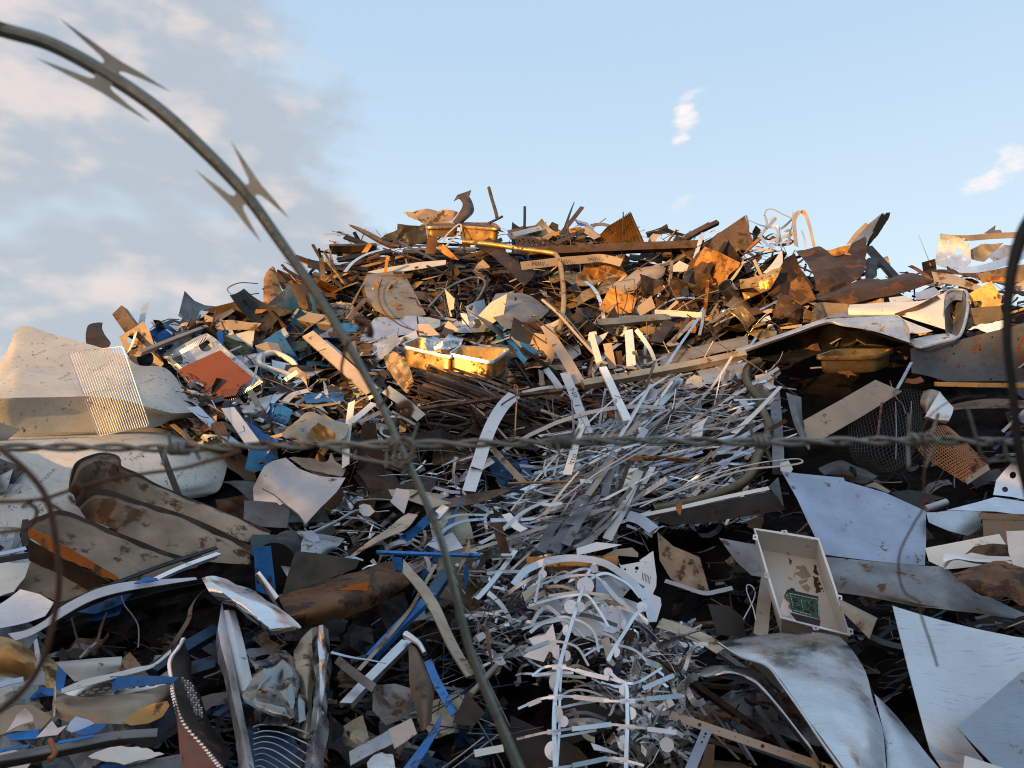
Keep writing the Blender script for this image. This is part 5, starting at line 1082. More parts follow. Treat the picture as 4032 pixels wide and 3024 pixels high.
def punched(label, s, w, mat, f, holes, n, lm=None):
    p = px(s); (x0, y0, _), (x1, y1, _) = p; dx, dy = x1 - x0, y1 - y0; L = math.hypot(dx, dy); nx, ny = -dy / L * w * .27, dx / L * w * .27
    poly = [(x0 + nx, y0 + ny, 0), (x1 + nx, y1 + ny, 0), (x1 - nx, y1 - ny, 0), (x0 - nx, y0 - ny, 0)]
    bm, o = sheet_bm(poly, n, f, th=.004, holes=[(x0 + dx * t, y0 + dy * t, r * .5425) for t, r in holes])
    lm_add(lm, p); return tag(finish(bm, 'punched_bar', mat, smooth=False), label, 'bar')
punched('long tan punched bar slanting down below the second steel lip', 'K:1180,1275 2350,1672', 62, 'filmwarm', .78, [(.18, 14), (.3, 5), (.4, 5), (.48, 5), (.57, 15), (.67, 5), (.76, 5), (.85, 5), (.95, 15)], (0, .55, .83), lm='the long punched bar')
punched('short blue-grey punched bar standing under the long punched bar', 'K:1445,1380 1300,1720', 78, 'blueish', .86, [(.09, 9), (.16, 8), (.27, 8)], (.1, .4, .9), lm='the short punched bar')
sheet('plate', 'brown wooden-looking plate beside the short punched bar', 'plate', 'K:1440,1480 1500,1490 1490,1680 1390,1680', 'brown', (.1, .3, .9), .74)
# ------------------------------------------------------------------ traced pieces: centre and lower half
ORG['Q'] = (2000, 2200, .4966)
# centre
sheet('bent_sheet', 'pinkish bent steel sheet hanging like a cloth in the middle left', 'sheet', 'F:0,785 90,640 150,600 240,570 330,640 480,690 665,702 600,810 520,905 440,990 378,1055 345,990 310,960 220,890 110,930 0,965', 'satin', (.0, .45, .9), .62, cr_=.035, cs=2.0, bend=(60, .4), lm='the pinkish bent sheet')
tube('rolled_edge', 'dark rolled seam along the pinkish bent sheet', 'edge', 'F:60,780 150,830 220,890 310,960 345,1000 375,1050', 5, 'dull', .74)
loft('folded_sheet', 'folded grey sheet with a golden sunlit hollow standing above the pinkish bent sheet', 'sheet', ['F:200,385,-.05 300,300 405,228 540,280 685,312', 'F:215,410,.06 310,350,.1 420,330,.05 560,360,.05 665,400,.02', 'F:285,430,0 380,440,.04 460,445,-.05 560,455,0 590,462'], 'olive', .7, cr_=.03, lm='the folded golden-lit sheet')
sheet('flap', 'gold patch for the sun spot inside the folded grey sheet', 'flap', 'F:412,352 470,300 540,345 592,385 585,448 500,440 425,425', 'gold', (-.6, .05, .8), .82, cr_=.05)  # gold sheet standing for a spot of sunlight
loft('panel', 'dark lining sheet crumpled behind the pinkish bent sheet', 'sheet', ['F:250,560 400,560 520,590 560,520', 'F:330,620,.05 450,650,.06 530,660,.05 600,600', 'F:470,690 560,690 640,690 665,640'], 'beige', .56, cr_=.05)
sheet('plate', 'brown upright rusty plate behind the fence knot', 'plate', 'F:790,310 885,300 900,420 960,560 955,760 860,850 760,700 750,480', 'rustdark', (-.1, .15, 1), .5, cr_=.03, lm='the upright rusty plate')
strip('strip', 'white flat strip leaning on the upright rusty plate', 'strip', 'F:700,300 790,230 870,160', 52, 'film', .72, lm='the white strips by the plate')
strip('strip', 'small stack of pale strips beside the fence knot', 'strip', 'F:765,300 850,260 925,222', 44, 'filmwarm', .78)
strip('channel', 'white perforated channel standing beside the upright rusty plate', 'channel', 'F:710,150 690,300 670,450 665,620', 60, 'film', .62, n=(-.2, .2, 1))
strip('film_strip', 'long white flat strip with an orange-lit end by the fence knot', 'strip', 'F:955,60 1080,150 1215,268', 78, 'film', .82, n=(-.15, .5, .85), lm='the orange-ended white strip')
sheet('spoon', 'golden spoon-shaped scrap behind the fence knot', 'offcut', 'F:1055,330 1075,292 1112,330 1100,370 1070,380', 'gold', (-.5, .2, .85), .72, bend=(0, 1.5))
strip('film_strip', 'long curved strip, brown at the top and white at the bottom', 'strip', 'F:1890,100,-.1 1810,180,.03 1740,290,.08 1680,430,.1 1640,560,.06 1595,690,.02 1560,800,-.02', 105, 'white', .86, n=(-.1, .2, 1), lm='the long curved white strip in the middle', w1=88)
strip('strip', 'gold-brown flat strip crossing behind the long curved white strip', 'strip', 'F:1715,475 1830,600 1965,745', 46, 'olive', .8, n=(-.3, .4, .85))
loft('plate', 'long twisted brown plate like a paddle in the middle', 'plate', ['F:690,1275,.0 850,1150,.02 960,1080,.04 1060,995,.04 1120,960,.02', 'F:705,1285,.03 865,1185,.08 990,1125,.1 1110,1070,.1 1190,970,.06'], 'olive', .86, lm='the paddle-shaped brown plate', nv=3)
loft('plate', 'wide brown strip plate sloping through the middle', 'plate', ['F:1240,900 1450,850 1650,810 1870,770', 'F:1255,935,.05 1470,915,.07 1650,880,.05 1860,800,.02'], 'brown', .68, lm='the wide brown strip plate')
sheet('sheet', 'tan flat sheet above the wide brown strip plate', 'sheet', 'F:975,790 1150,790 1420,835 1300,880 1230,905 1100,860 1000,840', 'filmwarm', None, .6)
sheet('panel', 'small white panel with rounded corners in the middle', 'panel', 'F:1032,778 1130,795 1132,830 1090,965 990,880 1010,845', 'white', (0, .4, .9), .74, bend=(20, .4), lm='the small white panel')
sheet('paddle', 'small white ribbed paddle end left of the small white panel', 'offcut', 'F:765,905 800,892 845,905 880,955 835,985 792,980 765,950', 'white', (0, .5, .85), .8, bend=(0, .6))
tube('rod', 'thin pale rod running down from the small white paddle', 'rod', 'F:880,950 740,945 600,1020 420,1105', 12, 'galv', .74)
sheet('blade', 'blue-grey flattened rod end on the grey pipe', 'offcut', 'F:310,1105 420,1085 470,1130 480,1160 440,1175 370,1150', 'blueish', (0, .7, .7), .76)
loft('pipe', 'short fat grey pipe lying among blue plates', 'pipe', ['F:140,1220,-.1 300,1092,-.05 480,1110,-.1 660,1142,-.1', 'F:150,1260,.1 330,1160,.14 500,1170,.12 620,1190,.05', 'F:240,1420,.08 330,1330,.12 450,1290,.1 560,1240,.02'], 'galv', .6, lm='the short fat pipe')
tag(finish(tube_bm([P(*px('F:150,1330')[0][:2], Z(*px('F:150,1330')[0][:2]) - .70), P(*px('F:260,1230')[0][:2], Z(*px('F:260,1230')[0][:2]) - .55)], .125, 20), 'pipe_mouth_shade', 'black'), 'black plug for the shade in the mouth of the short fat pipe', 'pipe')  # solid black plug: the shade inside the pipe put in as colour
sheet('plate', 'bright blue upright plate in front of the pipe mouth', 'plate', 'F:0,1212 60,1200 122,1198 140,1350 167,1582 15,1520', 'blue', (.0, .1, 1), .92, lm='the bright blue plate')
strip('angle_iron', 'small silver angle leaning on the bright blue plate', 'angle iron', 'F:25,1395 90,1480 165,1580', 42, 'alu', 1.0, n=(-.3, .6, .7))
tube('rod', 'brown strip edge below the small silver angle', 'rod', 'F:20,1410 110,1550 200,1680', 11, 'brown', 1.0)
sheet('plate', 'dark green painted plate in the middle left', 'plate', 'F:302,1235 450,1250 620,1275 772,1300 742,1362 560,1430 205,1562 250,1400', 'green', (-.05, .35, .93), .95, th=.006, lm='the dark green plate')
def drum():
    root = empty('drum', S(*px('J:500,620')[0][:2]), 'rusty brown crushed drum with an orange mark under the dark green plate', 'drum')
    loft('body', None, None, ['J:180,405,-.1 400,330,-.05 600,270,-.03 770,228 900,180 1045,150,-.1', 'J:190,450,.1 420,410,.14 620,360,.14 800,300,.14 950,250,.12 1110,240,.0', 'J:250,560,.12 440,520,.16 640,460,.16 830,400,.14 980,350,.1 1135,320,0', 'J:340,650,-.05 480,618,0 640,570,0 820,510,0 940,450,-.03 1050,380,-.1'], 'rust', .78, root, cr_=.015, cs=8, nv=4)
    sheet('decal', 'orange triangular mark', None, 'J:585,372 700,335 835,302 822,372 740,390', 'orange', (-.1, .12, 1), .955, root, th=.002)
    loft('seam', None, None, ['J:838,225,.1 850,300,.14 880,400,.14 850,480,.0', 'J:866,220,.1 880,300,.15 905,390,.15 880,470,0'], 'rustdark', .80, root)
    lm_add('the rusty crushed drum', px('J:560,430'))
drum()
bar('bar', 'bright blue thin bar lying across above the rusty drum', 'bar', 'F:890,1243 1200,1255 1640,1268', 28, 18, 'box', 'blue', .92, lm='the bright blue bar')
sheet('drip', 'blue flap hanging down from the blue bar', 'flap', 'F:1000,1275 1075,1280 1085,1380 1050,1395 1025,1380', 'blue', (0, .1, 1), .94, bend=(0, .6))
sheet('wrap', 'crumpled blue plastic-looking sheet beside the fence bar', 'sheet', 'F:1050,1130 1180,1045 1230,990 1300,930 1335,955 1290,1010 1225,1085 1110,1165', 'blue', (0, .5, .85), .84, cr_=.08, cs=4, flat=True, lm='the crumpled blue sheet')
sheet('casing', 'small shiny silver casing with a rounded top', 'casing', 'F:1290,1000 1320,950 1372,900 1422,925 1395,970 1358,1022', 'alu', (-.2, .5, .85), .9, bend=(60, .8), th=.02)
sheet('sheet', 'grey flat sheet behind the fence bar above the drum', 'sheet', 'F:1250,1190 1440,1100 1520,1215 1380,1250', 'filmgrey', None, .7)
for s, lb, w, mt in (('F:1340,1030 1420,990 1520,972 1700,975', 'upper curved grey strip of a pair beside the crumpled blue sheet', 30, 'filmgrey'), ('F:1300,1165 1400,1070 1520,1020 1690,1000', 'lower curved blue-grey strip of a pair beside the crumpled blue sheet', 36, 'blueish'), ('F:1640,1180 1780,1100 1960,950 2130,870', 'long pale strip rising from the middle to the silver offcuts', 36, 'filmgrey'), ('F:1610,1580 1640,1560 1760,1420 1900,1230', 'pale strip hooked at its lower end', 40, 'alu'), ('F:1690,1400 1800,1385 1960,1385', 'dull strip with a pitted face near the gold sheet', 40, 'galv'), ('F:1830,965 1900,1050 1960,1085', 'white bent channel with a curled end', 70, 'film')):
    strip('strip', lb, 'strip', s, w, mt, .86)
sheet('plate', 'brown rectangular plate hanging among the silver strips', 'plate', 'F:1720,1030 1795,1025 1860,1250 1795,1260', 'brown', (.1, .3, .95), .86)
tube('roll', 'short silver roll at the foot of the brown rectangular plate', 'tube', 'F:1795,1268 1875,1268', 16, 'alu', .9)
sheet('shard', 'sharp upright sunlit shard with a blue tail', 'offcut', 'F:1560,1140 1574,1200 1565,1250 1480,1400 1500,1320 1530,1240', 'filmwarm', (-.2, .1, 1), .92)
sheet('shard', 'dark blue shard under the sharp upright shard', 'offcut', 'F:1550,1310 1560,1400 1530,1530 1515,1440 1525,1350', 'blue', (0, .1, 1), .9)
strip('bent_wire', 'white bent strip like a letter in the middle', 'strip', 'G:275,695 262,640 275,575 310,570 320,555 340,570 362,565 345,640 330,690', 13, 'film', .8, n=(0, .2, 1), lm='the bent white letter-like strip')
tube('wire', 'upright copper wire with a small white loop', 'wire', 'F:1895,430 1900,250 1912,90 1908,40 1890,30 1895,60 1930,65 1990,50', 6, 'copper', .9, lm='the looped copper wire')
sheet('plate', 'golden flat sheet with folded edge on the cut-out frame', 'sheet', 'K:136,125 420,122 680,118 800,118 795,190 740,196 420,190 140,196', 'gold', (-.55, .18, .82), .86, lm='the golden flat sheet')  # the sunlight on this sheet is put into its gold colour
sheet('plate', 'orange underside of a folded sheet below the golden sheet', 'sheet', 'K:150,200 420,195 740,198 735,215 590,238 430,240', 'copper', (-.3, -.1, .95), .80)
sheet('offcut', 'tan scalloped offcut behind the white panel', 'offcut', 'K:690,120 780,75 900,60 945,100 945,130 820,120', 'filmwarm', (0, .6, .8), .78)
slots = [[(ORG['K'][0] + (970 + 11 * i + a) * .5425, ORG['K'][1] + (240 + 6 * i + b) * .5425) for a, b in ((6, 0), (11, 2), (4, 58), (0, 56))] for i in range(6)]
def white_panel():
    outer = px('K:497,68 640,20 800,-3 872,2 960,35 1052,90 1066,190 1078,270 1076,340 1050,400 1106,425 1112,480 1075,600 1040,540 1010,470 960,400 880,300 820,215 790,120 930,130 905,66 830,42 700,72 500,118')
    bm, o = sheet_bm(outer, (.05, .55, .83), .82, holes=[C_('K', 850, 218, 8), C_('K', 935, 210, 14), C_('K', 929, 236, 6), C_('K', 952, 160, 5), C_('K', 812, 185, 5)] + slots, bend=(40, .25), fine=.05)
    lm_add('the white cut-out panel', outer); tag(finish(bm, 'slotted_sheet', 'white', angle=30), 'large pale blue cut-out panel with slots behind the cut-out frame', 'panel')
white_panel()
strip('arc_strip', 'grey strip bent in a wide arch over the cut-out frame', 'strip', 'K:40,330,-.05 120,235 200,190 280,160,.04 400,138,.06 520,138,.07 680,165,.06 800,230,.05 920,330,.03 1000,440 1050,600,-.05', 54, 'satin', .98, n=(.0, .5, .85), lm='the arched grey strip')
for i, s in enumerate(('K:640,290 800,260 900,360 780,480 640,430', 'K:560,440 700,400 860,520 800,700 620,650', 'K:380,520 560,500 700,640 660,760 480,700', 'K:250,420 420,380 520,470 420,560 260,520', 'K:800,420 960,470 940,600 830,640')):
    sheet('sheet', 'pale blue-lit sheet lying beneath the cut-out frame', 'sheet', s, ['blueish', 'satin', 'white', 'filmgrey', 'satin'][i], (.1 * i - .2, .6, .8), .66 + .02 * i, bend=(30 * i, .4), group='sheets beneath the cut-out frame')
sheet('star_offcut', 'star-pointed white offcut at the left of the cut-out frame', 'offcut', 'K:325,612 345,700 355,790 330,830 300,810 260,890 110,850 190,780 150,720 270,690', 'white', (-.2, .4, .9), .98, lm='the star-pointed offcut')
sheet('offcut', 'cream sunlit folded offcut in the middle of the cut-out frame', 'offcut', 'K:672,722 735,710 750,780 745,845 782,905 765,922 720,890 700,800', 'film', (-.5, .2, .85), .92, lm='the cream folded offcut')
sheet('offcut', 'perforated cream plate in the tangle left of the cut-out frame', 'plate', 'K:100,380 250,330 290,440 240,520 140,500', 'film', (-.2, .4, .9), .86, holes=[C_('K', 180, 440, 8), C_('K', 230, 500, 8)])
def cut_frame():
    root = empty('skeleton_sheet', S(*px('Q:400,1500')[0][:2]), 'silver cut-out skeleton sheet of spines, cross bars and round tabs, arched over the tangle', 'cut-out sheet')
    f0 = 1.08; nn = (0, .45, .9)
    sp = ['Q:300,0,.0 275,80 250,160 215,350,.02', 'Q:690,35,.02 625,135,.04 575,290,.06 515,480,.06 455,680,.06 410,850,.05 388,1000,.02 375,1100 366,1300 370,1500 378,1690', 'Q:1100,370,0 1010,450,.03 940,560,.04 850,700,.02 790,810,-.02', 'Q:790,880,-.05 860,950,-.02 935,1000 945,1140 947,1320 940,1480 935,1690', 'Q:425,880,-.03 415,1010,-.05 410,1170,-.06 405,1400,-.07 388,1640,-.07']
    for s, w in zip(sp, (16, 24, 22, 24, 16)): strip('spine', None, None, s, w * 1.25, 'alu', f0, n=nn, parent=root, th=.0025)
    arms = ['Q:150,240 420,152 630,128,.05 700,142,.05 800,235,.03 960,400 1110,520,-.05', 'Q:165,372 400,308,.03 570,285,.06 640,300,.05 715,400,.02 800,540,-.03', 'Q:110,560 400,465,.04 520,478,.06 620,520,.05 690,600 720,740,-.05', 'Q:130,735 340,662,.04 460,668,.06 560,715,.03 640,850,-.04', 'Q:190,930 290,860 410,856,.05 560,892,.04 800,950,0 930,985,-.02 1040,975,-.02 1220,865,-.04', 'Q:80,1190,-.04 260,1112 380,1098,.02 500,1092 660,1112 880,1130,.01 1080,1110 1400,1085,-.04', 'Q:70,1430,-.05 260,1385 370,1368,.02 520,1345 800,1315 950,1330,.01 1100,1345 1345,1378,-.04', 'Q:320,1665 520,1640 790,1582 900,1592 1080,1640', 'Q:420,1180,-.06 560,1150,-.05 700,1130,-.05', 'Q:410,1410,-.06 560,1385,-.06 700,1360,-.06', 'Q:200,925,-.06 420,905,-.05 520,905,-.05', 'Q:1070,1030,-.03 1200,970,-.02 1320,920,-.02']
    for s in arms: strip('cross_bar', None, None, s, 19, 'alu', f0, n=nn, parent=root, th=.0025)
    wide = ['Q:400,155 520,125', 'Q:540,885,.03 640,915,.02 800,950', 'Q:520,1095 660,1112 800,1125', 'Q:1100,1112 1380,1085,-.03', 'Q:505,1350 640,1335 820,1312', 'Q:1105,1350 1335,1378,-.03', 'Q:510,1640 660,1610 785,1582', 'Q:330,660 150,725', 'Q:160,1160,-.03 260,1118', 'Q:560,330 430,360', 'Q:1070,1030,-.02 1315,925,-.02', 'Q:750,180,.03 850,300,.02 920,360', 'Q:350,858,.04 460,858,.05', 'Q:320,1098 430,1098', 'Q:310,1375 420,1372', 'Q:890,1130 1010,1128', 'Q:880,1330 1010,1335', 'Q:880,1592 950,1596']
    for s in wide: strip('cross_bar', None, None, s, 36, 'alu', f0 + .006, n=nn, parent=root, th=.0025)
    half = {4: -1, 6: -1, 7: 1, 8: 1, 9: -1, 10: -1, 11: 1, 13: -1, 14: -1, 15: 1, 16: -1}       # half-round tabs hang on one side of a spine
    for k_, (u, v, r, dz) in enumerate(((500, 382, 46, .06), (572, 382, 34, .06), (615, 212, 56, .05), (682, 80, 28, .03), (480, 570, 40, .06), (1062, 382, 34, .01), (940, 527, 38, .04), (843, 735, 38, .02), (455, 768, 36, .06), (408, 742, 48, .02), (385, 975, 50, .02), (372, 1230, 54, 0), (437, 1290, 36, -.06), (362, 1522, 60, 0), (925, 1040, 38, 0), (970, 1225, 40, 0), (928, 1462, 50, 0), (1260, 1475, 46, -.04), (275, 120, 28, 0), (795, 900, 30, -.04))):
        x, y, rr = C_('Q', u, v, r * 1.2); d = Z(x, y) - f0 - dz; nv = vn(nn); c = P(x, y, d); e = (RT - nv * RT.dot(nv)).normalized(); e2 = nv.cross(e); m = d / FPX; sg = half.get(k_)
        ring = circ(1, 22) if not sg else [(sg * math.cos(t * math.pi / 12 - math.pi / 2), math.sin(t * math.pi / 12 - math.pi / 2)) for t in range(13)]
        bm = bmesh.new(); bm.faces.new([bm.verts.new(c + (e * a + e2 * b) * rr * m) for a, b in ring]); solid(bm, .002); finish(bm, 'tab', 'alu', root, smooth=False)
    LANDMARKS.append((*px('Q:400,700')[0][:2], 'the cut-out frame')); LANDMARKS.append((*px('Q:700,1350')[0][:2], 'the lower part of the cut-out frame'))
cut_frame()
ra = random.Random(4)
for i in range(26):                               # more arched offcuts of the same kind heaped under it
    u = ra.uniform(90, 620); v = ra.uniform(150, 820) if i % 3 else ra.uniform(880, 1350); L = ra.uniform(260, 620); h = ra.uniform(40, 170) * (1 if i % 3 else .4)
    s = 'Q:' + ' '.join('%.0f,%.0f,%.2f' % (u + L * t, v + h * (4 * (t - .45) ** 2 - .5) + ra.uniform(-12, 12), .05 * math.sin(3.1 * t)) for t in (0, .2, .42, .62, .82, 1))
    strip('arched_strip', 'arched cut-out strip heaped beneath the silver cut-out skeleton sheet', 'strip', s, ra.uniform(12, 34), ra.choice(['alu', 'satin', 'film', 'steel', 'filmgrey', 'olive', 'dull']), .80 + ra.uniform(0, .22), n=(ra.uniform(-.3, .3), .5, .85), roll=ra.uniform(-25, 25), group='arched strips beneath the skeleton sheet')
# strips among the silver offcuts
strip('flat_bar', 'broad white flat strip standing in front of the silver offcuts', 'strip', 'G:955,650 900,780 840,920 780,1030 720,1150', 66, 'film', .95, n=(-.15, .3, .95), lm='the broad white strip')
strip('flat_bar', 'dark flat strip behind the broad white strip', 'strip', 'G:1000,610 950,700 890,850 830,980', 70, 'dull', .86, n=(.1, .3, .95))
sheet('sheet', 'cream flat sheet behind the broad white strip', 'sheet', 'G:850,640 1075,625 985,780 815,785', 'cream', None, .72)
loft('strip', 'wide dark steel strip curling towards the white cut-out panel', 'strip', ['G:470,1200 560,1150 680,1060 800,940', 'G:560,1230,.05 650,1130,.08 740,1040,.08 830,940,.03'], 'dull', .92, lm='the wide dark strip')
for i, s in enumerate(('G:330,1240 430,1060 560,850 640,800', 'G:240,1240 330,1050 450,950', 'G:420,1190 520,1010 650,830', 'G:700,840 740,680 800,550')):
    strip('flat_bar', 'broad dull grey strip in the fan of silver offcuts', 'strip', s, 80 - 8 * i, 'dull', .84, twist=30, group='broad dull strips in the fan of offcuts')
strip('ribbon', 'thin white ribbon doubled back in a long loop under the fence wire', 'ribbon', 'G:960,915 1250,780 1560,660 1800,600 2000,572 2110,566 2138,585 2100,602 1980,618 1700,650 1400,740 1100,850 760,940', 14, 'film', .98, n=(0, .8, .6), roll=20, lm='the long looped ribbon')
strip('flat_bar', 'short grey profile bent down in front of the wide dark channel', 'strip', 'G:870,975 960,1005 1060,1080', 88, 'blueish', .95, n=(-.1, .6, .8), curve=.06)
loft('strip', 'white curled strip end in the silver offcuts', 'strip', ['G:220,880 300,885 390,875', 'G:250,905,.05 320,900,.08 395,890,.05', 'G:240,900 320,945,.02 390,920'], 'film', .92)
strip('film_strip', 'white printed film strip in the middle of the offcuts', 'strip', 'G:410,-60 470,80 530,240 580,380', 70, 'filmgrey', .88, n=(0, .3, 1))
strip('film_strip', 'short white printed film strip bent at the fence wire', 'strip', 'G:540,310 500,420 470,540 430,680', 60, 'film', .92, n=(-.2, .3, .95))
def nitto2():
    ob = [o for o in COL.objects if o.get('label', '').startswith(('white printed film strip', 'short white printed'))]
    text_part(['Nitto'], [px('G:490,110')[0][:2]], (0, .3, 1), .90, .065, ob[0], rot=-62)
    text_part(['Nitto'], [px('G:462,590')[0][:2]], (-.2, .3, .95), .94, .06, ob[1], rot=70)
nitto2()
strip('film_strip', 'long pinkish white strip rising through the silver offcuts', 'strip', 'G:580,830 700,660 820,460 950,290', 40, 'filmwarm', .9, lm='the long pinkish strip')
tube('wire', 'orange-lit wire running along the fence line in the middle', 'wire', 'G:0,745 200,738 440,730', 9, 'gold', .92)
sheet('offcut', 'white hooked offcut among the silver shards', 'offcut', 'G:1340,330 1460,255 1420,320 1410,400 1390,420 1330,410', 'film', None, .86)
sheet('offcut', 'white rounded comb-shaped offcut above the silver shards', 'offcut', 'C:1280,1420 1300,1370 1350,1345 1400,1360 1420,1420 1390,1440 1330,1400', 'film', (0, .5, .85), .88, bend=(0, .6))
strip('strip', 'long sharp white shard pointing at the black pit', 'strip', 'G:1640,380 1800,230 1980,40', 46, 'film', .95, w1=30)
sheet('plate', 'thin leaf-shaped copper scrap on the cream edge', 'offcut', 'G:1215,905 1258,880 1265,925 1250,980 1225,945', 'copper', (-.3, .2, .9), .98)
strip('strip', 'grey bent strip poking out right of the white cut-out panel', 'strip', 'K:1140,300 1250,335 1420,390 1530,375 1630,352', 34, 'filmgrey', .85, n=(0, .7, .7), lm='the grey bent strip')
sheet('sheet', 'brown crumpled sheet in the shadow right of the white cut-out panel', 'sheet', 'G:1080,1100 1200,1200 1390,1280 1440,1440 1460,1520 1330,1540 1180,1430 1100,1300', 'beige', (0, .4, .9), .5, cr_=.06, cs=3)
sheet('plate', 'dark curved plate beside the tan flat bar', 'plate', 'K:1450,470 1600,480 1700,560 1735,720 1620,700 1520,690', 'dark', (0, .4, .9), .6)
strip('strip', 'broad grey strip curving below the grey bent strip', 'strip', 'K:1100,600 1250,650 1420,720 1560,800', 120, 'olive', .66, curve=.05)
tube('wire', 'thin looped wire left of the tan flat bar', 'wire', 'K:1710,580 1790,420 1780,350 1740,330 1735,380 1780,500 1800,590', 5, 'galv', .8)
for i, s in enumerate(('K:1350,1150 1440,1280', 'K:1480,1250 1640,1450', 'K:1500,1420 1680,1600', 'K:1640,1380 1800,1640', 'K:1580,1330 1750,1600')):
    strip('flat_bar', 'dark thin bar lying in the hollow beneath the second steel lip', 'bar', s, 22, ['dull', 'dark', 'brown', 'dull', 'dark'][i], .62 + .03 * i, group='dark bars beneath the second steel lip')
# lower left
loft('crumpled_sheet', 'crumpled silver sheet end folded over above the green-grey one', 'sheet', ['I:1468,290,-.02 1500,282,.02 1560,280,.03 1650,300 1750,345', 'I:1500,345,.05 1570,350,.1 1660,360,.1 1780,400,.08 1880,410', 'I:1600,430,.03 1690,440,.1 1800,470,.12 1920,500,.1 2170,605,.04', 'I:1690,480,-.02 1760,500,.06 1850,560,.1 1950,630,.12 2165,630,.06', 'I:1740,500,-.1 1800,560,0 1880,640,.04 1970,690,.05 2150,662'], 'steel', .98, cr_=.03, cs=4, lm='the crumpled silver sheet end', lin='u')
loft('channel', 'long silver-edged channel standing at the lower left', 'channel', ['I:1610,455,-.05 1640,650,-.02 1690,900 1740,1150 1790,1400 1850,1700', 'I:1580,640,.02 1600,760,.05 1655,960,.06 1700,1200,.06 1760,1450,.06 1800,1700,.05', 'I:1570,760,-.05 1590,900,-.05 1630,1000,-.04 1670,1200,-.04 1715,1450,-.04 1745,1700,-.04'], 'alu', 1.04, lm='the long silver-edged channel', lin='uv')
loft('panel', 'pale grey folded panel behind the long silver-edged channel', 'panel', ['I:1610,520 1660,515,.02 1705,520', 'I:1640,780,.03 1710,780,.06 1770,760,.03', 'I:1715,1130,.02 1780,1115,.05 1845,1098,.02'], 'alu', .96, lm='the pale folded panel', lin='uv')
loft('crumpled_sheet', 'large crumpled green-grey sheet like a torn bag', 'sheet', ['I:1780,820,-.05 1850,870 1930,850 2000,775 2080,790 2150,860,-.05', 'I:1850,960,.03 1930,960,.08 2000,930,.06 2060,880,.1 2130,930,.06 2175,990', 'I:1740,1130,0 1860,1110,.1 1950,1060,.05 2030,1050,.0 2110,1100,.1 2180,1150,0', 'I:1730,1200,0 1850,1190,.12 1960,1200,.14 2070,1210,.14 2140,1270,.08 2180,1290', 'I:1740,1290,-.1 1860,1320,.02 1980,1350,.04 2080,1350,.03 2170,1320,-.05'], 'gloss', .98, cr_=.06, cs=2.3, lm='the crumpled green-grey sheet', nu=8, nv=8, lin='u')
loft('post', 'tall silver pressed post crumpled near its middle', 'post', ['J:420,650,-.04 470,625,.02 500,620,.0 535,660,-.05', 'J:435,850,-.02 470,830,.06 520,820,.03 560,850,-.05', 'J:445,1000,-.02 480,1010,.07 510,1010,.04 555,1000,-.04', 'J:450,1060,-.03 480,1090,.03 505,1100,.02 530,1110,-.05', 'J:420,1300,0 460,1290,.08 500,1270,.03 530,1200,-.05', 'J:390,1500,0 430,1490,.08 470,1470,.03 530,1420,-.05', 'J:375,1700,0 420,1690,.08 470,1680,.03 510,1680,-.05'], 'steel', 1.02, lm='the crumpled silver post', lin='uv', cr_=.012, cs=10)
loft('crumpled_sheet', 'dark olive crumpled sheet between the green-grey sheet and the silver post', 'sheet', ['J:280,800,-.05 340,720 420,660', 'J:300,900,.05 380,880,.06 440,850', 'J:330,1100,.03 390,1100,.06 440,1060', 'J:340,1300,0 390,1300,.05 430,1260', 'J:300,1400,-.1 360,1450,0 400,1450'], 'olive', .88, cr_=.04)
loft('crumpled_sheet', 'creased glossy steel sheet filling the gap between the folded panel and the silver post', 'sheet', ['I:1700,1120,-.08 1850,1080 2000,1060 2200,1040,-.05', 'I:1720,1230,.02 1860,1220,.08 2040,1230,.08 2230,1180,.02', 'I:1745,1350,-.05 1880,1370,.03 2060,1380,.03 2230,1330,0'], 'gloss', .90, cr_=.05, cs=2.6, nu=8, nv=8, lin='u')
def arcs():
    root = empty('wire_basket', S(*px('I:2000,1650')[0][:2]), 'grey wire basket with curved rods at the foot of the green-grey sheet', 'basket')
    for i, s in enumerate(('I:1835,1365 1900,1345 2050,1350 2212,1400 2280,1440', 'I:1840,1410 1930,1390 2060,1410 2240,1490 2300,1530', 'I:1835,1450 1930,1430 2050,1455 2230,1560 2290,1590', 'I:1835,1490 1920,1470 2030,1500 2200,1610 2260,1640', 'I:1840,1530 1910,1515 2010,1545 2180,1660', 'I:1845,1570 1905,1555 1990,1590 2130,1680', 'I:1850,1610 1900,1600 1970,1630 2060,1690', 'I:1855,1650 1890,1645 1940,1670')):
        tube('rod', None, None, s, 5 if i else 7, 'galv', 1.0, parent=root)
    sheet('tray', None, None, 'I:1790,1390 2110,1400 2200,1560 2180,1720 1830,1720', 'bluedark', None, .9, root, cr_=.02)
    lm_add('the wire basket', px('I:2000,1500'))
arcs()
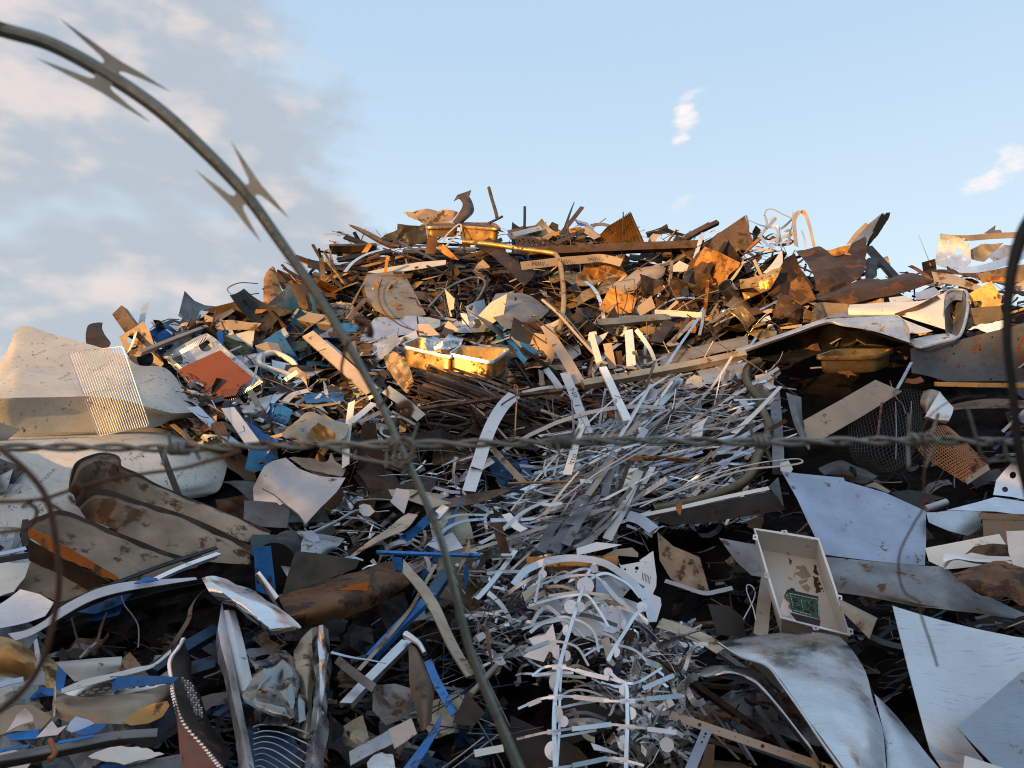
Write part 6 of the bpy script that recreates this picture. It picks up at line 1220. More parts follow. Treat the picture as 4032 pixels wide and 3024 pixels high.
def gasket():
    root = empty('gasket_plate', S(*px('I:1450,1650')[0][:2]), 'dark slotted exchanger plate with a rust-red lower half, standing on edge', 'plate')
    loft('plate', None, None, ['I:1328,720,.0 1290,790,.0 1245,850 1228,910 1240,1000 1258,1140 1320,1320 1480,1510 1610,1690', 'I:1335,725,-.05 1340,810,-.1 1345,880,-.1 1360,960,-.1 1385,1050,-.12 1430,1130,-.12 1470,1230,-.14 1540,1400,-.14 1660,1600,-.14', 'I:1345,760,-.12 1375,850,-.2 1390,950,-.2 1400,1040,-.2 1440,1100,-.22 1475,1190,-.22 1505,1290,-.22 1600,1450,-.22 1700,1560,-.22'], 'rustdark', 1.0, root)
    loft('skirt', 'rust-red lower half', None, ['I:1262,1150 1320,1325 1480,1515 1612,1695', 'I:1268,1180,.01 1310,1400,.02 1420,1600,.02 1500,1720,.02', 'I:1275,1220,0 1295,1440,.01 1310,1600,.01 1320,1720'], 'screen', 1.02, root)
    bm = bmesh.new()
    p, path = path3('I:1328,722 1290,790 1245,850 1228,910 1240,1000 1258,1140 1320,1320 1480,1510 1600,1660', 1.01, None, 8)
    for q in path[::1]: tube_bm([q + Vector((0, -.012, 0)), q + Vector((.012, -.012, .004))], .006, 5, bm)
    finish(bm, 'beading', 'alu', root)
    tube('edge', None, None, 'I:1328,722 1290,790 1245,850 1228,910 1240,1000 1258,1140 1320,1320 1480,1510 1600,1660', 5, 'gold', 1.02, parent=root)
    bm = bmesh.new()
    for i in range(14):
        for j in range(2):
            x, y, _ = px('I:%d,%d' % (1325 + j * 40 + i * 7 + 10 * (i % 3), 1040 + i * 18 + j * 20))[0]; c = P(x, y, Z(x, y) - 1.0 + .16 - .15); tube_bm([c, c + UP * .02], .004, 5, bm)
    finish(bm, 'slots', 'alu', root); lm_add('the slotted exchanger plate', px('I:1330,1150'))
gasket()
slot = []
def vent():
    root = empty('vent_panel', S(*px('I:800,1340')[0][:2]), 'grey-beige vent panel with slotted top edge at the lower left', 'panel')
    loft('front', None, None, ['I:388,1080,-.0 460,1115 620,1150,.02 850,1125,.03 1060,1080,.03 1258,1030', 'I:385,1180,.03 460,1210,.05 620,1240,.08 850,1220,.08 1060,1170,.06 1262,1100,.03', 'I:388,1280,0 500,1325,.03 640,1340,.05 790,1340,.05 1000,1330,.03 1180,1200,0'], 'olive', .92, root)
    hs = []
    for j in range(2):
        for i in range(9):
            u0 = 560 + i * 74 + j * 36; v0 = 1112 - max(0, i - 1) * 9 - j * 26 + (20 if i < 1 else 0)
            if j == 1 and i > 7: continue
            hs.append([(u0 * .5425 + dx * .5425, 2124 + (v0 + dy) * .5425) for dx, dy in ((0, 6), (8, -3), (48, -8), (56, -1), (48, 8), (8, 13))])
    sheet('slotted_top', None, None, 'I:455,1115 560,1080 760,1045 1000,1022 1260,1022 1120,1080 900,1125 640,1152 520,1140', 'alu', (0, .88, .48), .955, root, holes=hs, th=.002)
    strip('edge', None, None, 'I:400,1070 398,1180 392,1290', 22, 'film', .95, n=(-.6, .2, .8), parent=root)
    lm_add('the vent panel', px('I:800,1250'))
vent()
loft('strip', 'pale curved strip lying over the vent panel', 'strip', ['I:445,1090 620,1020 850,970 1000,930 1115,905 1240,800', 'I:450,1120,.03 640,1065,.04 870,1000,.04 1010,965,.03 1118,925,.02 1240,830'], 'film', .98, nv=2)
sheet('sheet', 'blue painted sheet edge over the vent panel', 'sheet', 'I:800,995 1050,990 1300,1000 1250,1048 1050,1060 860,1085 825,1120', 'blue', (0, .6, .8), 1.02, cr_=.02, lm='the blue sheet over the vent')
sheet('sheet', 'dark blue sheet beside the slotted exchanger plate', 'sheet', 'I:1390,890 1570,838 1562,930 1390,982', 'bluedark', None, .9)
bar('beam', 'dark blue beam in the shadow behind the slotted exchanger plate', 'beam', 'I:1100,960 1340,800 1575,660', 95, 60, 'box', 'bluedark', .78, lm='the dark blue beam')
loft('panel', 'white and brown bent panel with a folded rim, lower left', 'panel', ['I:400,890 560,875 700,862 885,850', 'I:430,920,.03 560,910,.05 720,900,.05 880,900,.02', 'I:540,1030 640,1020 760,980 870,935'], 'film', .86, lm='the white and brown panel')
sheet('bowl', 'oval brass-coloured bowl end lying under the vent panel', 'bowl', 'I:900,1340 930,1285 1010,1235 1120,1200 1225,1188 1238,1215 1180,1290 1080,1345 960,1372', 'gold', (0, .75, .66), 1.02, bend=(0, .9), lm='the oval brass bowl')
loft('beam', 'long dark grey rounded beam lying along the bottom left', 'beam', ['I:-60,1580,-.05 300,1500 600,1440 850,1390 1145,1370', 'I:-60,1620,.06 300,1550,.08 600,1490,.08 850,1440,.07 1140,1420,.05', 'I:-60,1680,-.05 300,1610 600,1545 850,1500 1130,1470'], 'dull', 1.02, lm='the long dark beam')
sheet('sheet', 'cream torn sheet at the bottom left below the long dark beam', 'sheet', 'I:640,1575 800,1515 1000,1505 1195,1570 1060,1600 900,1640 740,1610', 'cream', None, 1.06, cr_=.03, torn=.006)
sheet('sheet', 'grey wide sheet edge at the very bottom left', 'sheet', 'I:900,1660 1100,1600 1320,1560 1330,1720 880,1720', 'dull', None, 1.02)
sheet('sheet', 'blue sheet edge showing at the bottom edge of the photo', 'sheet', 'I:730,1645 900,1640 1320,1600 1330,1720 730,1720', 'blue', None, .99, cr_=.02)
sheet('offcut', 'bright blue torn strip under the white spatula', 'offcut', 'I:40,1420 150,1400 290,1375 270,1450 80,1465', 'blue', None, 1.04, cr_=.03)
sheet('offcut', 'pale blue rounded plate with a bright blue torn part', 'offcut', 'I:480,1385 510,1330 550,1288 640,1310 700,1345 640,1400 530,1410', 'blueish', None, 1.08)
sheet('offcut', 'bright blue crumpled strip beside the pale blue rounded plate', 'offcut', 'I:525,1405 600,1380 690,1340 785,1350 720,1400 620,1428', 'blue', None, 1.10, cr_=.05, flat=True)
sheet('spatula', 'white fan-shaped offcut at the bottom left', 'offcut', 'I:55,1405 90,1340 130,1270 190,1228 240,1275 245,1320 160,1345 110,1370', 'white', (-.1, .5, .85), 1.10, bend=(20, .5), lm='the white fan-shaped offcut')
sheet('offcut', 'grey triangular offcut with a notch beside the bright blue strip', 'offcut', 'I:265,1440 330,1370 380,1318 420,1370 490,1350 420,1420', 'galv', (0, .6, .8), 1.08)
sheet('sheet', 'tan curved sheet behind the white fan-shaped offcut', 'sheet', 'I:-60,1300 120,1215 240,1210 380,1290 300,1390 100,1400 -60,1450', 'olive', None, .92, bend=(60, .4))
loft('crumpled_sheet', 'brassy bent sheet end at the edge of the photo, lower left', 'sheet', ['I:-60,700,.0 60,720,.04 160,770,.04 280,830', 'I:-60,800,.08 60,800,.12 180,860,.12 400,900,.03', 'I:-60,960 80,970,.05 240,980,.05 400,1010', 'I:120,1010,-.1 240,1030,-.05 330,1070 400,1090'], 'gold', .86, cr_=.02, lm='the brassy sheet end')
strip('spoon', 'blue-grey spoon-shaped strip in front of the brassy sheet end', 'strip', 'I:258,730 272,830 280,920 290,1000', 30, 'blueish', 1.02, n=(0, .2, 1), w1=60)
sheet('offcut', 'blue-grey flat offcut at the foot of the spoon-shaped strip', 'offcut', 'I:165,1050 240,990 280,920 330,970 335,1055 250,1060', 'blueish', (0, .4, .9), 1.03)
strip('strip', 'blue-grey curved strip entering at the edge below the brassy sheet end', 'strip', 'I:-60,1075 60,1040 170,1015', 50, 'blueish', 1.0)
tube('bent_bar', 'small orange-painted hooked bar on the long dark beam', 'bar', 'I:365,1455 380,1500 400,1545 380,1580 355,1600', 20, 'orange', 1.16)
strip('rod', 'bright blue narrow strip lying on the long dark beam', 'strip', 'I:-40,1545 120,1510 210,1500', 26, 'blue', 1.09)
strip('rod', 'second bright blue narrow strip along the long dark beam', 'strip', 'I:420,1475 560,1450 680,1425', 24, 'blue', 1.11)
# bottom centre
bar('beam', 'silver rounded rail slanting down beside a blue one', 'rail', 'J:665,1185 820,1020 960,880 1110,730', 92, 40, 'C', 'satin', .92, n=(-.3, .5, .8), lm='the slanting silver rail')
bar('beam', 'bright blue rail slanting under the rusty drum', 'rail', 'J:850,860 1080,610 1300,400', 80, 40, 'box', 'blue', .84, n=(-.3, .5, .8), lm='the slanting blue rail')
strip('strip', 'thin silver edge strip beside the slanting blue rail', 'strip', 'J:760,950 930,760 1110,540 1180,430 1320,180', 30, 'olive', .88)
bar('beam', 'teal-blue beam end below the bright blue bar', 'beam', 'J:1280,420 1340,330 1400,250', 90, 50, 'box', 'bluedark', .82)
loft('flat_bar', 'long curved dark flat bar falling from the drum', 'bar', ['J:1085,150 1160,240,.03 1250,340,.05 1340,480,.05 1420,660,.04 1500,820,.02 1600,985', 'J:1080,250,.03 1150,330,.06 1220,430,.08 1300,570,.08 1380,740,.07 1450,870,.05 1540,1010,.02'], 'olive', 1.0, lm='the curved dark flat bar', nv=2, th=.008)
strip('strip', 'bright blue flat strip falling towards the dark triangular plate', 'strip', 'J:1262,880 1320,1020 1390,1150 1455,1265', 62, 'blue', .98, n=(.1, .3, .95), lm='the bright blue falling strip')
loft('strip', 'bright blue curved strip at the bottom of the photo', 'strip', ['J:1360,1260 1320,1330 1240,1450 1160,1560 1060,1690', 'J:1350,1380,.03 1290,1470,.05 1250,1540,.05 1200,1620,.04 1150,1710,.02'], 'blue', 1.02, nv=2, lm='the blue curved strip')
loft('plate', 'tall brown wavy plate beside the bright blue falling strip', 'plate', ['J:1120,750,-.02 1180,790,.02 1240,900', 'J:1125,900,.02 1210,920,.06 1280,1000,.02', 'J:1130,1060,.0 1230,1080,.05 1310,1080', 'J:1180,1250,0 1240,1240,.05 1295,1220', 'J:1210,1390,0 1240,1380,.03 1290,1320'], 'brown', .94, lm='the tall wavy plate')
tube('knob', 'silver knuckled tube end on top of the tall wavy plate', 'tube', 'J:1100,690 1150,720 1200,760 1240,830', 30, 'satin', .98, r1=18)
sheet('plate', 'white square plate with rounded corners near the bottom', 'plate', 'J:978,1378 1060,1340 1142,1297 1160,1340 1184,1410 1100,1470 1020,1522 1000,1450', 'film', (-.1, .5, .85), 1.08, lm='the white square plate')
loft('crumpled_sheet', 'grey pleated strip running up to the white square plate', 'strip', ['J:690,1540 800,1480,.03 900,1430 985,1375', 'J:700,1640 830,1570,.03 930,1520,.0 1015,1480'], 'galv', 1.02, cr_=.02)
sheet('crumpled_sheet', 'dark crumpled sheet above the white square plate', 'sheet', 'J:880,1060 1020,1048 1140,1080 1170,1180 1120,1290 960,1350 860,1240 860,1130', 'dull', (0, .4, .9), .84, cr_=.09, cs=3, flat=True, lm='the dark crumpled sheet by the plate')
bar('channel', 'dark channel with a bright edge crossing the slanting silver rail', 'channel', 'J:600,870 720,970 870,1080', 60, 26, 'C', 'dull', 1.02, n=(-.3, .5, .8))
strip('strip', 'thin blue and silver strip pointing from the silver post', 'strip', 'J:560,820 700,855 860,880 960,900', 26, 'blueish', 1.0, w1=6)
sheet('plate', 'dark triangular plate beside the fence bar at the bottom', 'plate', 'J:1542,1110 1620,1190 1682,1262 1640,1300 1600,1352 1520,1350 1442,1332', 'dark', (-.1, .45, .9), 1.04, lm='the dark triangular plate')
sheet('foil', 'torn grey sheet with a comb edge at the bottom of the photo', 'sheet', 'J:820,1620 870,1570 930,1540 1010,1560 1030,1680 830,1700', 'galv', None, 1.04, cr_=.08, flat=True)
strip('strip', 'gold-white strip lying behind the fence bar at the bottom', 'strip', 'J:1600,1555 1700,1535 1810,1515', 50, 'film', 1.04, n=(-.3, .5, .8))
tube('tube', 'shiny round tube behind the fence bar', 'tube', 'J:1570,1130 1660,1030 1760,920', 24, 'olive', .98)
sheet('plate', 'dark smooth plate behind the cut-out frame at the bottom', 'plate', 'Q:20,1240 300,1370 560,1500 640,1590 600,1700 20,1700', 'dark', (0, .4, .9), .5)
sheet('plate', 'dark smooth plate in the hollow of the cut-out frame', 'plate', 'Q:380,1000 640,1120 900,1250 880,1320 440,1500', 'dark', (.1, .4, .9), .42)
loft('strip', 'dark curved bracket in the hollow of the cut-out frame', 'bracket', ['Q:450,1210 510,1220 550,1310 600,1420 690,1470', 'Q:480,1200,.02 540,1190,.03 590,1340,.03 640,1400 690,1420'], 'olive', .72, nv=2)
# ------------------------------------------------------------------ the fence close to the camera
FD = .62                                          # metres from the lens
def fpt(s, d=None): return [P(x, y, (d or FD) - dz) for x, y, dz in px(s)]
def barbed_wire():
    root = empty('barbed_wire', P(2016, 1745, FD), 'twisted two-strand barbed wire stretched straight across in front of the heap', 'barbed wire')
    line = cr(fpt('Z:-250,964 0,966 200,966 385,968 600,962 860,960 1210,955 1420,952 1640,955 1985,952 2170,955 2460,958'), 30)
    L = [0]
    for a, b in zip(line, line[1:]): L.append(L[-1] + (b - a).length)
    for ph in (0, math.pi):
        path = []
        for q, s in zip(line, L):
            a = ph + s * 2 * math.pi / .062 + .8 * math.sin(s * 23); path.append(q + Vector((0, .0021 * math.cos(a), .0021 * math.sin(a))))
        finish(tube_bm(path, .0017, 8), 'strand', 'barb', root)
    rb = random.Random(9)
    for u, v, k in ((385, 968, 1.1), (860, 960, 1.5), (1210, 955, 1.0), (1640, 955, .8), (1985, 951, 1.4)):
        c = P(u * 1.8228, v * 1.8228, FD); bm = bmesh.new()
        for j in range(2):
            a0 = rb.uniform(0, 6); n = 44; pts = []
            for i in range(n + 1):
                t = i / n; a = a0 + t * 2 * math.pi * 2.6; r = .0046
                pts.append(c + Vector(((t - .5) * .012 * k + j * .003, r * math.cos(a), r * math.sin(a))))
            d0 = Vector((rb.uniform(-.3, .3), -.3, rb.choice([-1, 1]) * 1.0)).normalized(); d1 = Vector((rb.uniform(-.6, .6), .2, -d0.z)).normalized()
            tube_bm([pts[0] + d0 * .014 * k, pts[0] + d0 * .005] + pts + [pts[-1] + d1 * .005, pts[-1] + d1 * .014 * k], .0013, 6, bm)
        finish(bm, 'barb', 'barb', root)
barbed_wire()
WT = [(0, 1.0), (.25, .9), (.42, .66), (.6, .46), (.75, .50), (1, .8)]           # the tape turns edge-on half way down
def razor(label, pts, w, blades, d, mat='barb', seed=1):
    root = empty('razor_wire', fpt(pts, d)[-1], label, 'razor wire')
    path = cr(fpt(pts, d), 10); T = frames(path)
    finish(tube_bm(path, .0015, 8), 'core', mat, root)
    bm = bmesh.new(); rows = []
    for i, (q, t) in enumerate(zip(path, T)):      # the tape is crimped round the core wire
        s = t.cross(FWD).normalized(); wi = w * lerp_tab(WT, i / len(path))
        rows.append([bm.verts.new(q + s * wi * a + FWD * b) for a, b in ((-.5, .0015), (-.3, -.0003), (-.16, -.0022), (.16, -.0022), (.3, -.0003), (.5, .0015))])
    for a, b in zip(rows, rows[1:]):
        for i in range(5): bm.faces.new((a[i], a[i + 1], b[i + 1], b[i]))
    solid(bm, .0006); finish(bm, 'tape', 'tape' if mat == 'barb' else mat, root)
    for i, (lf, k) in blades:
        q = path[i]; t = T[i]; s = t.cross(FWD).normalized() * lf
        out = [(-.008, .3), (-.006, .62), (-.010, .80), (-.026, 1.05), (-.052, 1.5), (-.024, 1.36), (-.006, 1.24), (.004, 1.2), (.024, 1.24), (.048, 1.2), (.024, .92), (.011, .74), (.007, .6), (.008, .3)]
        bm = bmesh.new(); vs = [bm.verts.new(q + t * a * k + s * w * b + FWD * .0005) for a, b in out]
        es = [bm.edges.new((a, b)) for a, b in zip(vs, vs[1:] + vs[:1])]
        bmesh.ops.triangle_fill(bm, use_beauty=True, edges=es); solid(bm, .0006)
        finish(bm, 'blade', 'barblight' if mat == 'barb' else mat, root, smooth=False)
    return path
razor('razor wire coil arching from the upper corner down across the whole heap', 'Z:-160,15 0,62 110,95 230,160 340,235 440,325 530,420 610,530 690,645 760,760 820,870 862,960 900,1040 950,1160 985,1290 1020,1420 1070,1540 1125,1670 1170,1760', .0115,
      [(30, (1, 1)), (30, (-1, 1)), (60, (1, .74)), (60, (-1, .74))], .60)
def ties():
    def tie(label, strands, mat, r, d, blobs=()):
        root = empty('tie_wire', fpt(strands[0], d)[0], label, 'wire')
        for s in strands: finish(tube_bm(cr(fpt(s, d), 8), r, 7), 'strand', mat, root)
    tie('tangled knot of tie wire where razor wire and barbed wire cross', ['Z:845,962 868,945 892,958 885,985 862,990 850,972 870,955', 'Z:836,985 860,1000 885,995 895,970 880,950 866,952', 'Z:700,960 760,985 820,998 870,1000 900,985', 'Z:872,940 890,975 880,1005 868,985', 'Z:858,950 850,1000 870,1010'], 'barb', .0012, .585)
    tie('rusty wire twisted round the razor wire above the knot', ['Z:752,735 738,790 742,818 760,822', 'Z:820,820 838,850 820,880', 'Z:770,690 795,700 790,720 775,705'], 'barbrust', .0011, .585)
    tie('dark dry twig caught on the razor wire', ['Z:765,690 790,695 800,715 798,730', 'Z:858,880 880,870 890,890', 'Z:860,880 885,878 882,895 865,890'], 'barbrust', .0026, .59)
    tie('blurred rusty wire bending down at the left edge', ['Z:0,968 60,1020 100,1075 118,1150 128,1250 118,1330 90,1430 40,1500 -60,1580'], 'barbrust', .0016, .42)
    tie('curly rusty wire tied across the left edge', ['Z:-60,1082 20,1084 90,1078 150,1060 240,1035 320,1022 400,1010 520,975', 'Z:60,1084 80,1105 60,1140 0,1150 -60,1165', 'Z:90,1080 120,1095 140,1110', 'Z:150,1060 165,1045 180,1065 160,1085 150,1070'], 'barbrust', .0012, .5)
    tie('thin rusty wire hanging in front of the large blue-grey sheet', ['Z:1998,955 1996,1040 1994,1095 1975,1130 1945,1190 1942,1240 1955,1280 1985,1300 1990,1330 2010,1390 2025,1440'], 'barbrust', .0007, .55)
    tie('thin wire running up from the barb at the right', ['Z:1990,950 2000,910 2030,880 2070,860 2130,855'], 'barbrust', .0005, .6)
ties()
razor('blurred dark razor wire standing at the right edge', 'Z:2300,380 2225,480 2195,560 2180,650 2178,750 2190,850 2205,980 2240,1120', .0078, [], .42, 'barbdark', 4)
def edge_tie():
    root = empty('tie_wire', P(*px('Z:2170,990')[0][:2], .5), 'pale wire loop holding the barbed wire at the right edge', 'wire')
    finish(tube_bm(cr(fpt('Z:2130,955 2165,950 2175,985 2195,1000 2212,975 2225,930', .58), 8), .0014, 7), 'strand', 'barb', root)
    finish(tube_bm(cr(fpt('Z:2090,880 2110,950 2125,990 2160,995 2215,990', .5), 8), .0008, 7), 'strand', 'barb', root)
edge_tie()
# ------------------------------------------------------------------ loose scrap between the traced pieces: every piece is its own object
fr = random.Random(21)
USED = {}
GROUPS = {'strip': 'loose metal strips in the heap', 'offcut': 'loose sheet offcuts in the heap', 'rod': 'loose rods and wires in the heap', 'ribbon': 'loose curled ribbons in the heap', 'bar': 'loose bars and angles in the heap', 'crumple': 'loose crumpled sheets in the heap', 'shard': 'silver shards in the fan of offcuts', 'swarf': 'silver clippings in the cut-out tangle'}
NOUN = {'strip': 'metal strip', 'offcut': 'sheet offcut', 'rod': 'thin rod', 'ribbon': 'curled ribbon', 'bar': 'bar', 'crumple': 'crumpled sheet', 'shard': 'shard', 'swarf': 'clipping'}
CAT = {'strip': 'strip', 'offcut': 'offcut', 'rod': 'rod', 'ribbon': 'ribbon', 'bar': 'bar', 'crumple': 'sheet', 'shard': 'shard', 'swarf': 'clipping'}
COUNT = {}
def place_word(x, y):
    L = sorted(LANDMARKS, key=lambda l: (l[0] - x) ** 2 + ((l[1] - y) * 1.1) ** 2)
    a = L[0]; dx, dy = x - a[0], y - a[1]
    if abs(dx) > abs(dy) * 1.3: rel = 'right of' if dx > 0 else 'left of'
    else: rel = 'below' if dy > 0 else 'above'
    return rel, a[2], L[1][2]
def lab(kind, mat, size, ang, x, y):
    rel, a, b = place_word(x, y); col = MCOL[mat]
    sz = 'tiny' if size < .12 else 'small' if size < .25 else 'medium' if size < .5 else 'long'
    d = math.degrees(ang) % 180
    ori = 'lying level' if d < 20 or d > 160 else 'leaning right' if d < 70 else 'upright' if d < 110 else 'leaning left'
    s = '%s %s %s %s %s %s' % (sz, col, NOUN[kind], ori, rel, a)
    if len(s.split()) > 16: s = s.replace('lying ', '').replace('leaning ', '')
    if s in USED:
        s2 = '%s %s %s %s, %s %s' % (sz, col, NOUN[kind], ori, rel, a.replace('the ', '', 1)) + ' towards ' + b
        if len(s2.split()) <= 16: s = s2
    USED[s] = 1
    return s
def fill(kind, quad, n, mats, ang, spread, length, width, f=(-.1, .35), tilt=.35, bow=.0, mind=0, poly=None):
    """n loose pieces over a quad of the photo; angles in degrees from level, counter-clockwise; sizes in metres"""
    q = px(quad)
    for _ in range(n):
        if COUNT.get(kind, 0) >= 300: return
        u, v = fr.random(), fr.random()
        x = (q[0][0] * (1 - u) + q[1][0] * u) * (1 - v) + (q[3][0] * (1 - u) + q[2][0] * u) * v
        y = (q[0][1] * (1 - u) + q[1][1] * u) * (1 - v) + (q[3][1] * (1 - u) + q[2][1] * u) * v
        a = R(ang + fr.gauss(0, spread)); L = fr.uniform(*length) * fr.choice([.7, 1, 1, 1.25]); w = fr.uniform(*width); ff = fr.uniform(*f)
        for px_, py_ in ((x, y), (x + math.cos(a) * L * .4 * FPX / 8, y - math.sin(a) * L * .4 * FPX / 8), (x - math.cos(a) * L * .4 * FPX / 8, y + math.sin(a) * L * .4 * FPX / 8)):
            for q_, f_, x0, x1, y0, y1 in KEEP:
                if x0 < px_ < x1 and y0 < py_ < y1 and ff > f_ - .2 and inside(q_, px_, py_): ff = f_ - .2
        if ff < -.3: continue
        d = Z(x, y) - ff; mat = fr.choice(mats); c = P(x, y, d)
        nv = (slope_n(x, y) + Vector((fr.gauss(0, tilt), fr.gauss(0, tilt * .8), fr.gauss(0, tilt)))).normalized()
        if nv.dot(CAM - c) < 0: nv = -nv
        t = RT * math.cos(a) + UP * math.sin(a); t = (t - nv * t.dot(nv)).normalized(); s = nv.cross(t)
        if kind in ('strip', 'shard', 'ribbon', 'swarf', 'bar', 'rod'):
            bw = fr.gauss(0, bow) * L; k = 2 if kind in ('bar',) else 6
            if kind == 'ribbon' or (kind == 'swarf' and fr.random() < .35):
                ph = fr.uniform(0, 6); cv = fr.uniform(1.5, 4.5); path = []
                for i in range(11):
                    z = i / 10 - .5; path.append(c + t * L * z * .7 + nv * L * .16 * math.sin(ph + cv * z * 2) + s * L * .10 * math.cos(ph * 2 + cv * z * 2.4))
            else: path = [c + t * L * (i / k - .5) + nv * bw * (1 - (2 * i / k - 1) ** 2) for i in range(k + 1)]
            if kind == 'rod': bm = tube_bm(path, w / 2, 6)
            elif kind == 'bar':
                pr = fr.choice([prof_L(w, w * .8, .004), prof_C(w, w * .6, .004), prof_box(w, w * .3)]); bm = sweep_bm(path, pr, nv)
            else:
                tw = fr.gauss(0, 35) if kind != 'shard' else fr.gauss(0, 15)
                w1 = w * fr.choice([1, 1, .7, .25, 1.3]) if kind in ('shard', 'swarf') else w
                bm = strip_bm(path, w, nv, fr.gauss(0, 12), tw, .0022, w1)
            sm = 50
        else:
            k = fr.randint(4, 6); a0 = fr.uniform(0, 6); pts = []
            asp = fr.uniform(.35, .9)
            if fr.random() < .5: pp = [(-.5, -.5 * asp), (.5, -.5 * asp), (.5 + fr.gauss(0, .12), .5 * asp), (-.5 + fr.gauss(0, .2), .5 * asp)]
            else: pp = [(.5 * math.cos(a0 + 6.283 * i / k) * fr.uniform(.6, 1.1), .5 * asp * math.sin(a0 + 6.283 * i / k) * fr.uniform(.6, 1.1)) for i in range(k)]
            bm = bmesh.new(); vs = [bm.verts.new(c + t * L * a1 + s * L * b1) for a1, b1 in pp]
            es = [bm.edges.new((a1, b1)) for a1, b1 in zip(vs, vs[1:] + vs[:1])]; bmesh.ops.triangle_fill(bm, use_beauty=True, edges=es)
            for it in range(3 if kind == 'offcut' else 4):
                le = [e for e in bm.edges if e.calc_length() > L * (.22 if kind == 'offcut' else .12)]
                if le: bmesh.ops.subdivide_edges(bm, edges=le, cuts=1); bmesh.ops.triangulate(bm, faces=[g for g in bm.faces if len(g.verts) > 3])
            cv = fr.gauss(0, .5); dr = fr.uniform(0, 3.14); sd = fr.uniform(0, 90); am = .02 if kind == 'offcut' else fr.uniform(.08, .2)
            for vv in bm.verts:
                p = vv.co - c; e = p.dot(t) * math.cos(dr) + p.dot(s) * math.sin(dr)
                vv.co += nv * (cv * e * e / L + crumple_h(p, am * L, 3.2 / L, sd))
            solid(bm, .0025); sm = 30
        ob = finish(bm, {'crumple': 'crumpled_sheet', 'swarf': 'clipping', 'offcut': 'sheet_offcut', 'rod': 'thin_rod', 'ribbon': 'curled_ribbon', 'bar': 'metal_bar', 'shard': 'metal_shard', 'strip': 'metal_strip'}[kind], mat, angle=sm, smooth=kind != 'crumple')
        COUNT[kind] = COUNT.get(kind, 0) + 1
        tag(ob, lab(kind, mat, L, a, x, y), CAT[kind], GROUPS[kind])
W_ = ['film', 'alu', 'filmgrey', 'galv', 'satin', 'blueish', 'steel']; D_ = ['dark', 'rustdark', 'brown', 'dull', 'rust']; O_ = ['rust', 'brown', 'rustdark', 'rustorange', 'olive', 'dark', 'brown']
# left shoulder
fill('offcut', 'Z:340,690 700,640 760,860 420,960', 60, ['alu', 'dark', 'galv', 'blueish', 'bluedark', 'green', 'brown', 'steel', 'rust', 'dull', 'blue', 'dull'], 20, 40, (.25, .6), (.05, .1), (.0, .4), .5)
fill('strip', 'Z:360,720 760,700 820,950 420,960', 46, ['alu', 'film', 'galv', 'blueish', 'blue', 'filmwarm', 'dull', 'bluedark'], 30, 45, (.25, .7), (.02, .06), (.0, .45), .5, .08)
fill('ribbon', 'Z:520,820 800,800 860,960 560,960', 26, ['film', 'alu', 'filmwarm', 'galv'], 40, 50, (.25, .6), (.012, .04), (.1, .45), .5)
# crest
fill('bar', 'Z:720,520 1080,490 1080,600 700,640', 30, D_, -6, 12, (.5, 1.4), (.03, .08), (-.1, .3), .3)
fill('bar', 'Z:640,560 760,540 800,640 640,660', 14, O_, -40, 30, (.3, .8), (.03, .07), (-.1, .3), .4)
fill('strip', 'Z:640,570 880,540 900,680 640,680', 34, O_ + ['film', 'gold'], -50, 40, (.25, .8), (.02, .06), (.0, .35), .5, .06)
fill('offcut', 'Z:640,560 900,560 840,700 560,700', 34, O_ + ['gold', 'steel', 'rustorange'], 10, 60, (.25, .6), (.05, .1), (.0, .35), .5)
fill('offcut', 'Z:700,690 1200,690 1180,790 700,800', 55, ['film', 'blueish', 'steel', 'filmwarm', 'dark', 'galv', 'rust', 'brown', 'dull', 'gold', 'blue'], 10, 45, (.25, .65), (.05, .1), (.0, .4), .45)
fill('strip', 'Z:700,690 1240,690 1240,800 720,800', 40, O_ + W_, 10, 45, (.2, .7), (.02, .06), (.05, .45), .5, .06)
fill('bar', 'Z:1090,500 1600,520 1640,590 1090,570', 26, O_ + D_, 8, 25, (.35, 1.0), (.03, .08), (-.1, .3), .4)
fill('offcut', 'Z:1120,490 1300,480 1300,540 1120,540', 18, O_ + ['dull', 'blue'], 0, 50, (.15, .4), (.05, .1), (-.1, .2), .6)
fill('rod', 'Z:1100,470 1700,500 1700,600 1100,590', 20, ['brown', 'dull', 'rust', 'gold'], 60, 50, (.3, .9), (.01, .02), (.0, .4), .5)
# right of the middle: orange tangle
fill('strip', 'Z:1280,570 1720,540 1700,740 1260,720', 66, O_ + ['gold', 'film', 'alu', 'rustorange', 'satin', 'filmwarm'], 45, 40, (.25, .9), (.02, .06), (.1, .6), .6, .12)
fill('crumple', 'Z:1230,580 1740,550 1700,740 1230,700', 44, ['rustorange', 'rust', 'gold', 'dark', 'brown', 'rustdark', 'rustdark'], 20, 60, (.35, .85), (.05, .1), (.0, .45), .6)
fill('ribbon', 'Z:1280,600 1720,560 1720,720 1300,740', 34, ['filmwarm', 'gold', 'film', 'alu', 'rust'], 50, 50, (.3, .8), (.014, .04), (.1, .6), .6)
fill('rod', 'Z:1200,600 1700,560 1700,760 1200,760', 40, ['rust', 'gold', 'filmwarm', 'dull', 'brown'], 55, 45, (.3, 1.0), (.008, .016), (.2, .6), .6, .1)
fill('offcut', 'Z:1150,620 1700,580 1660,800 1150,760', 46, O_ + ['dull', 'dark', 'steel', 'galv'], 30, 60, (.25, .7), (.05, .1), (.0, .4), .5)
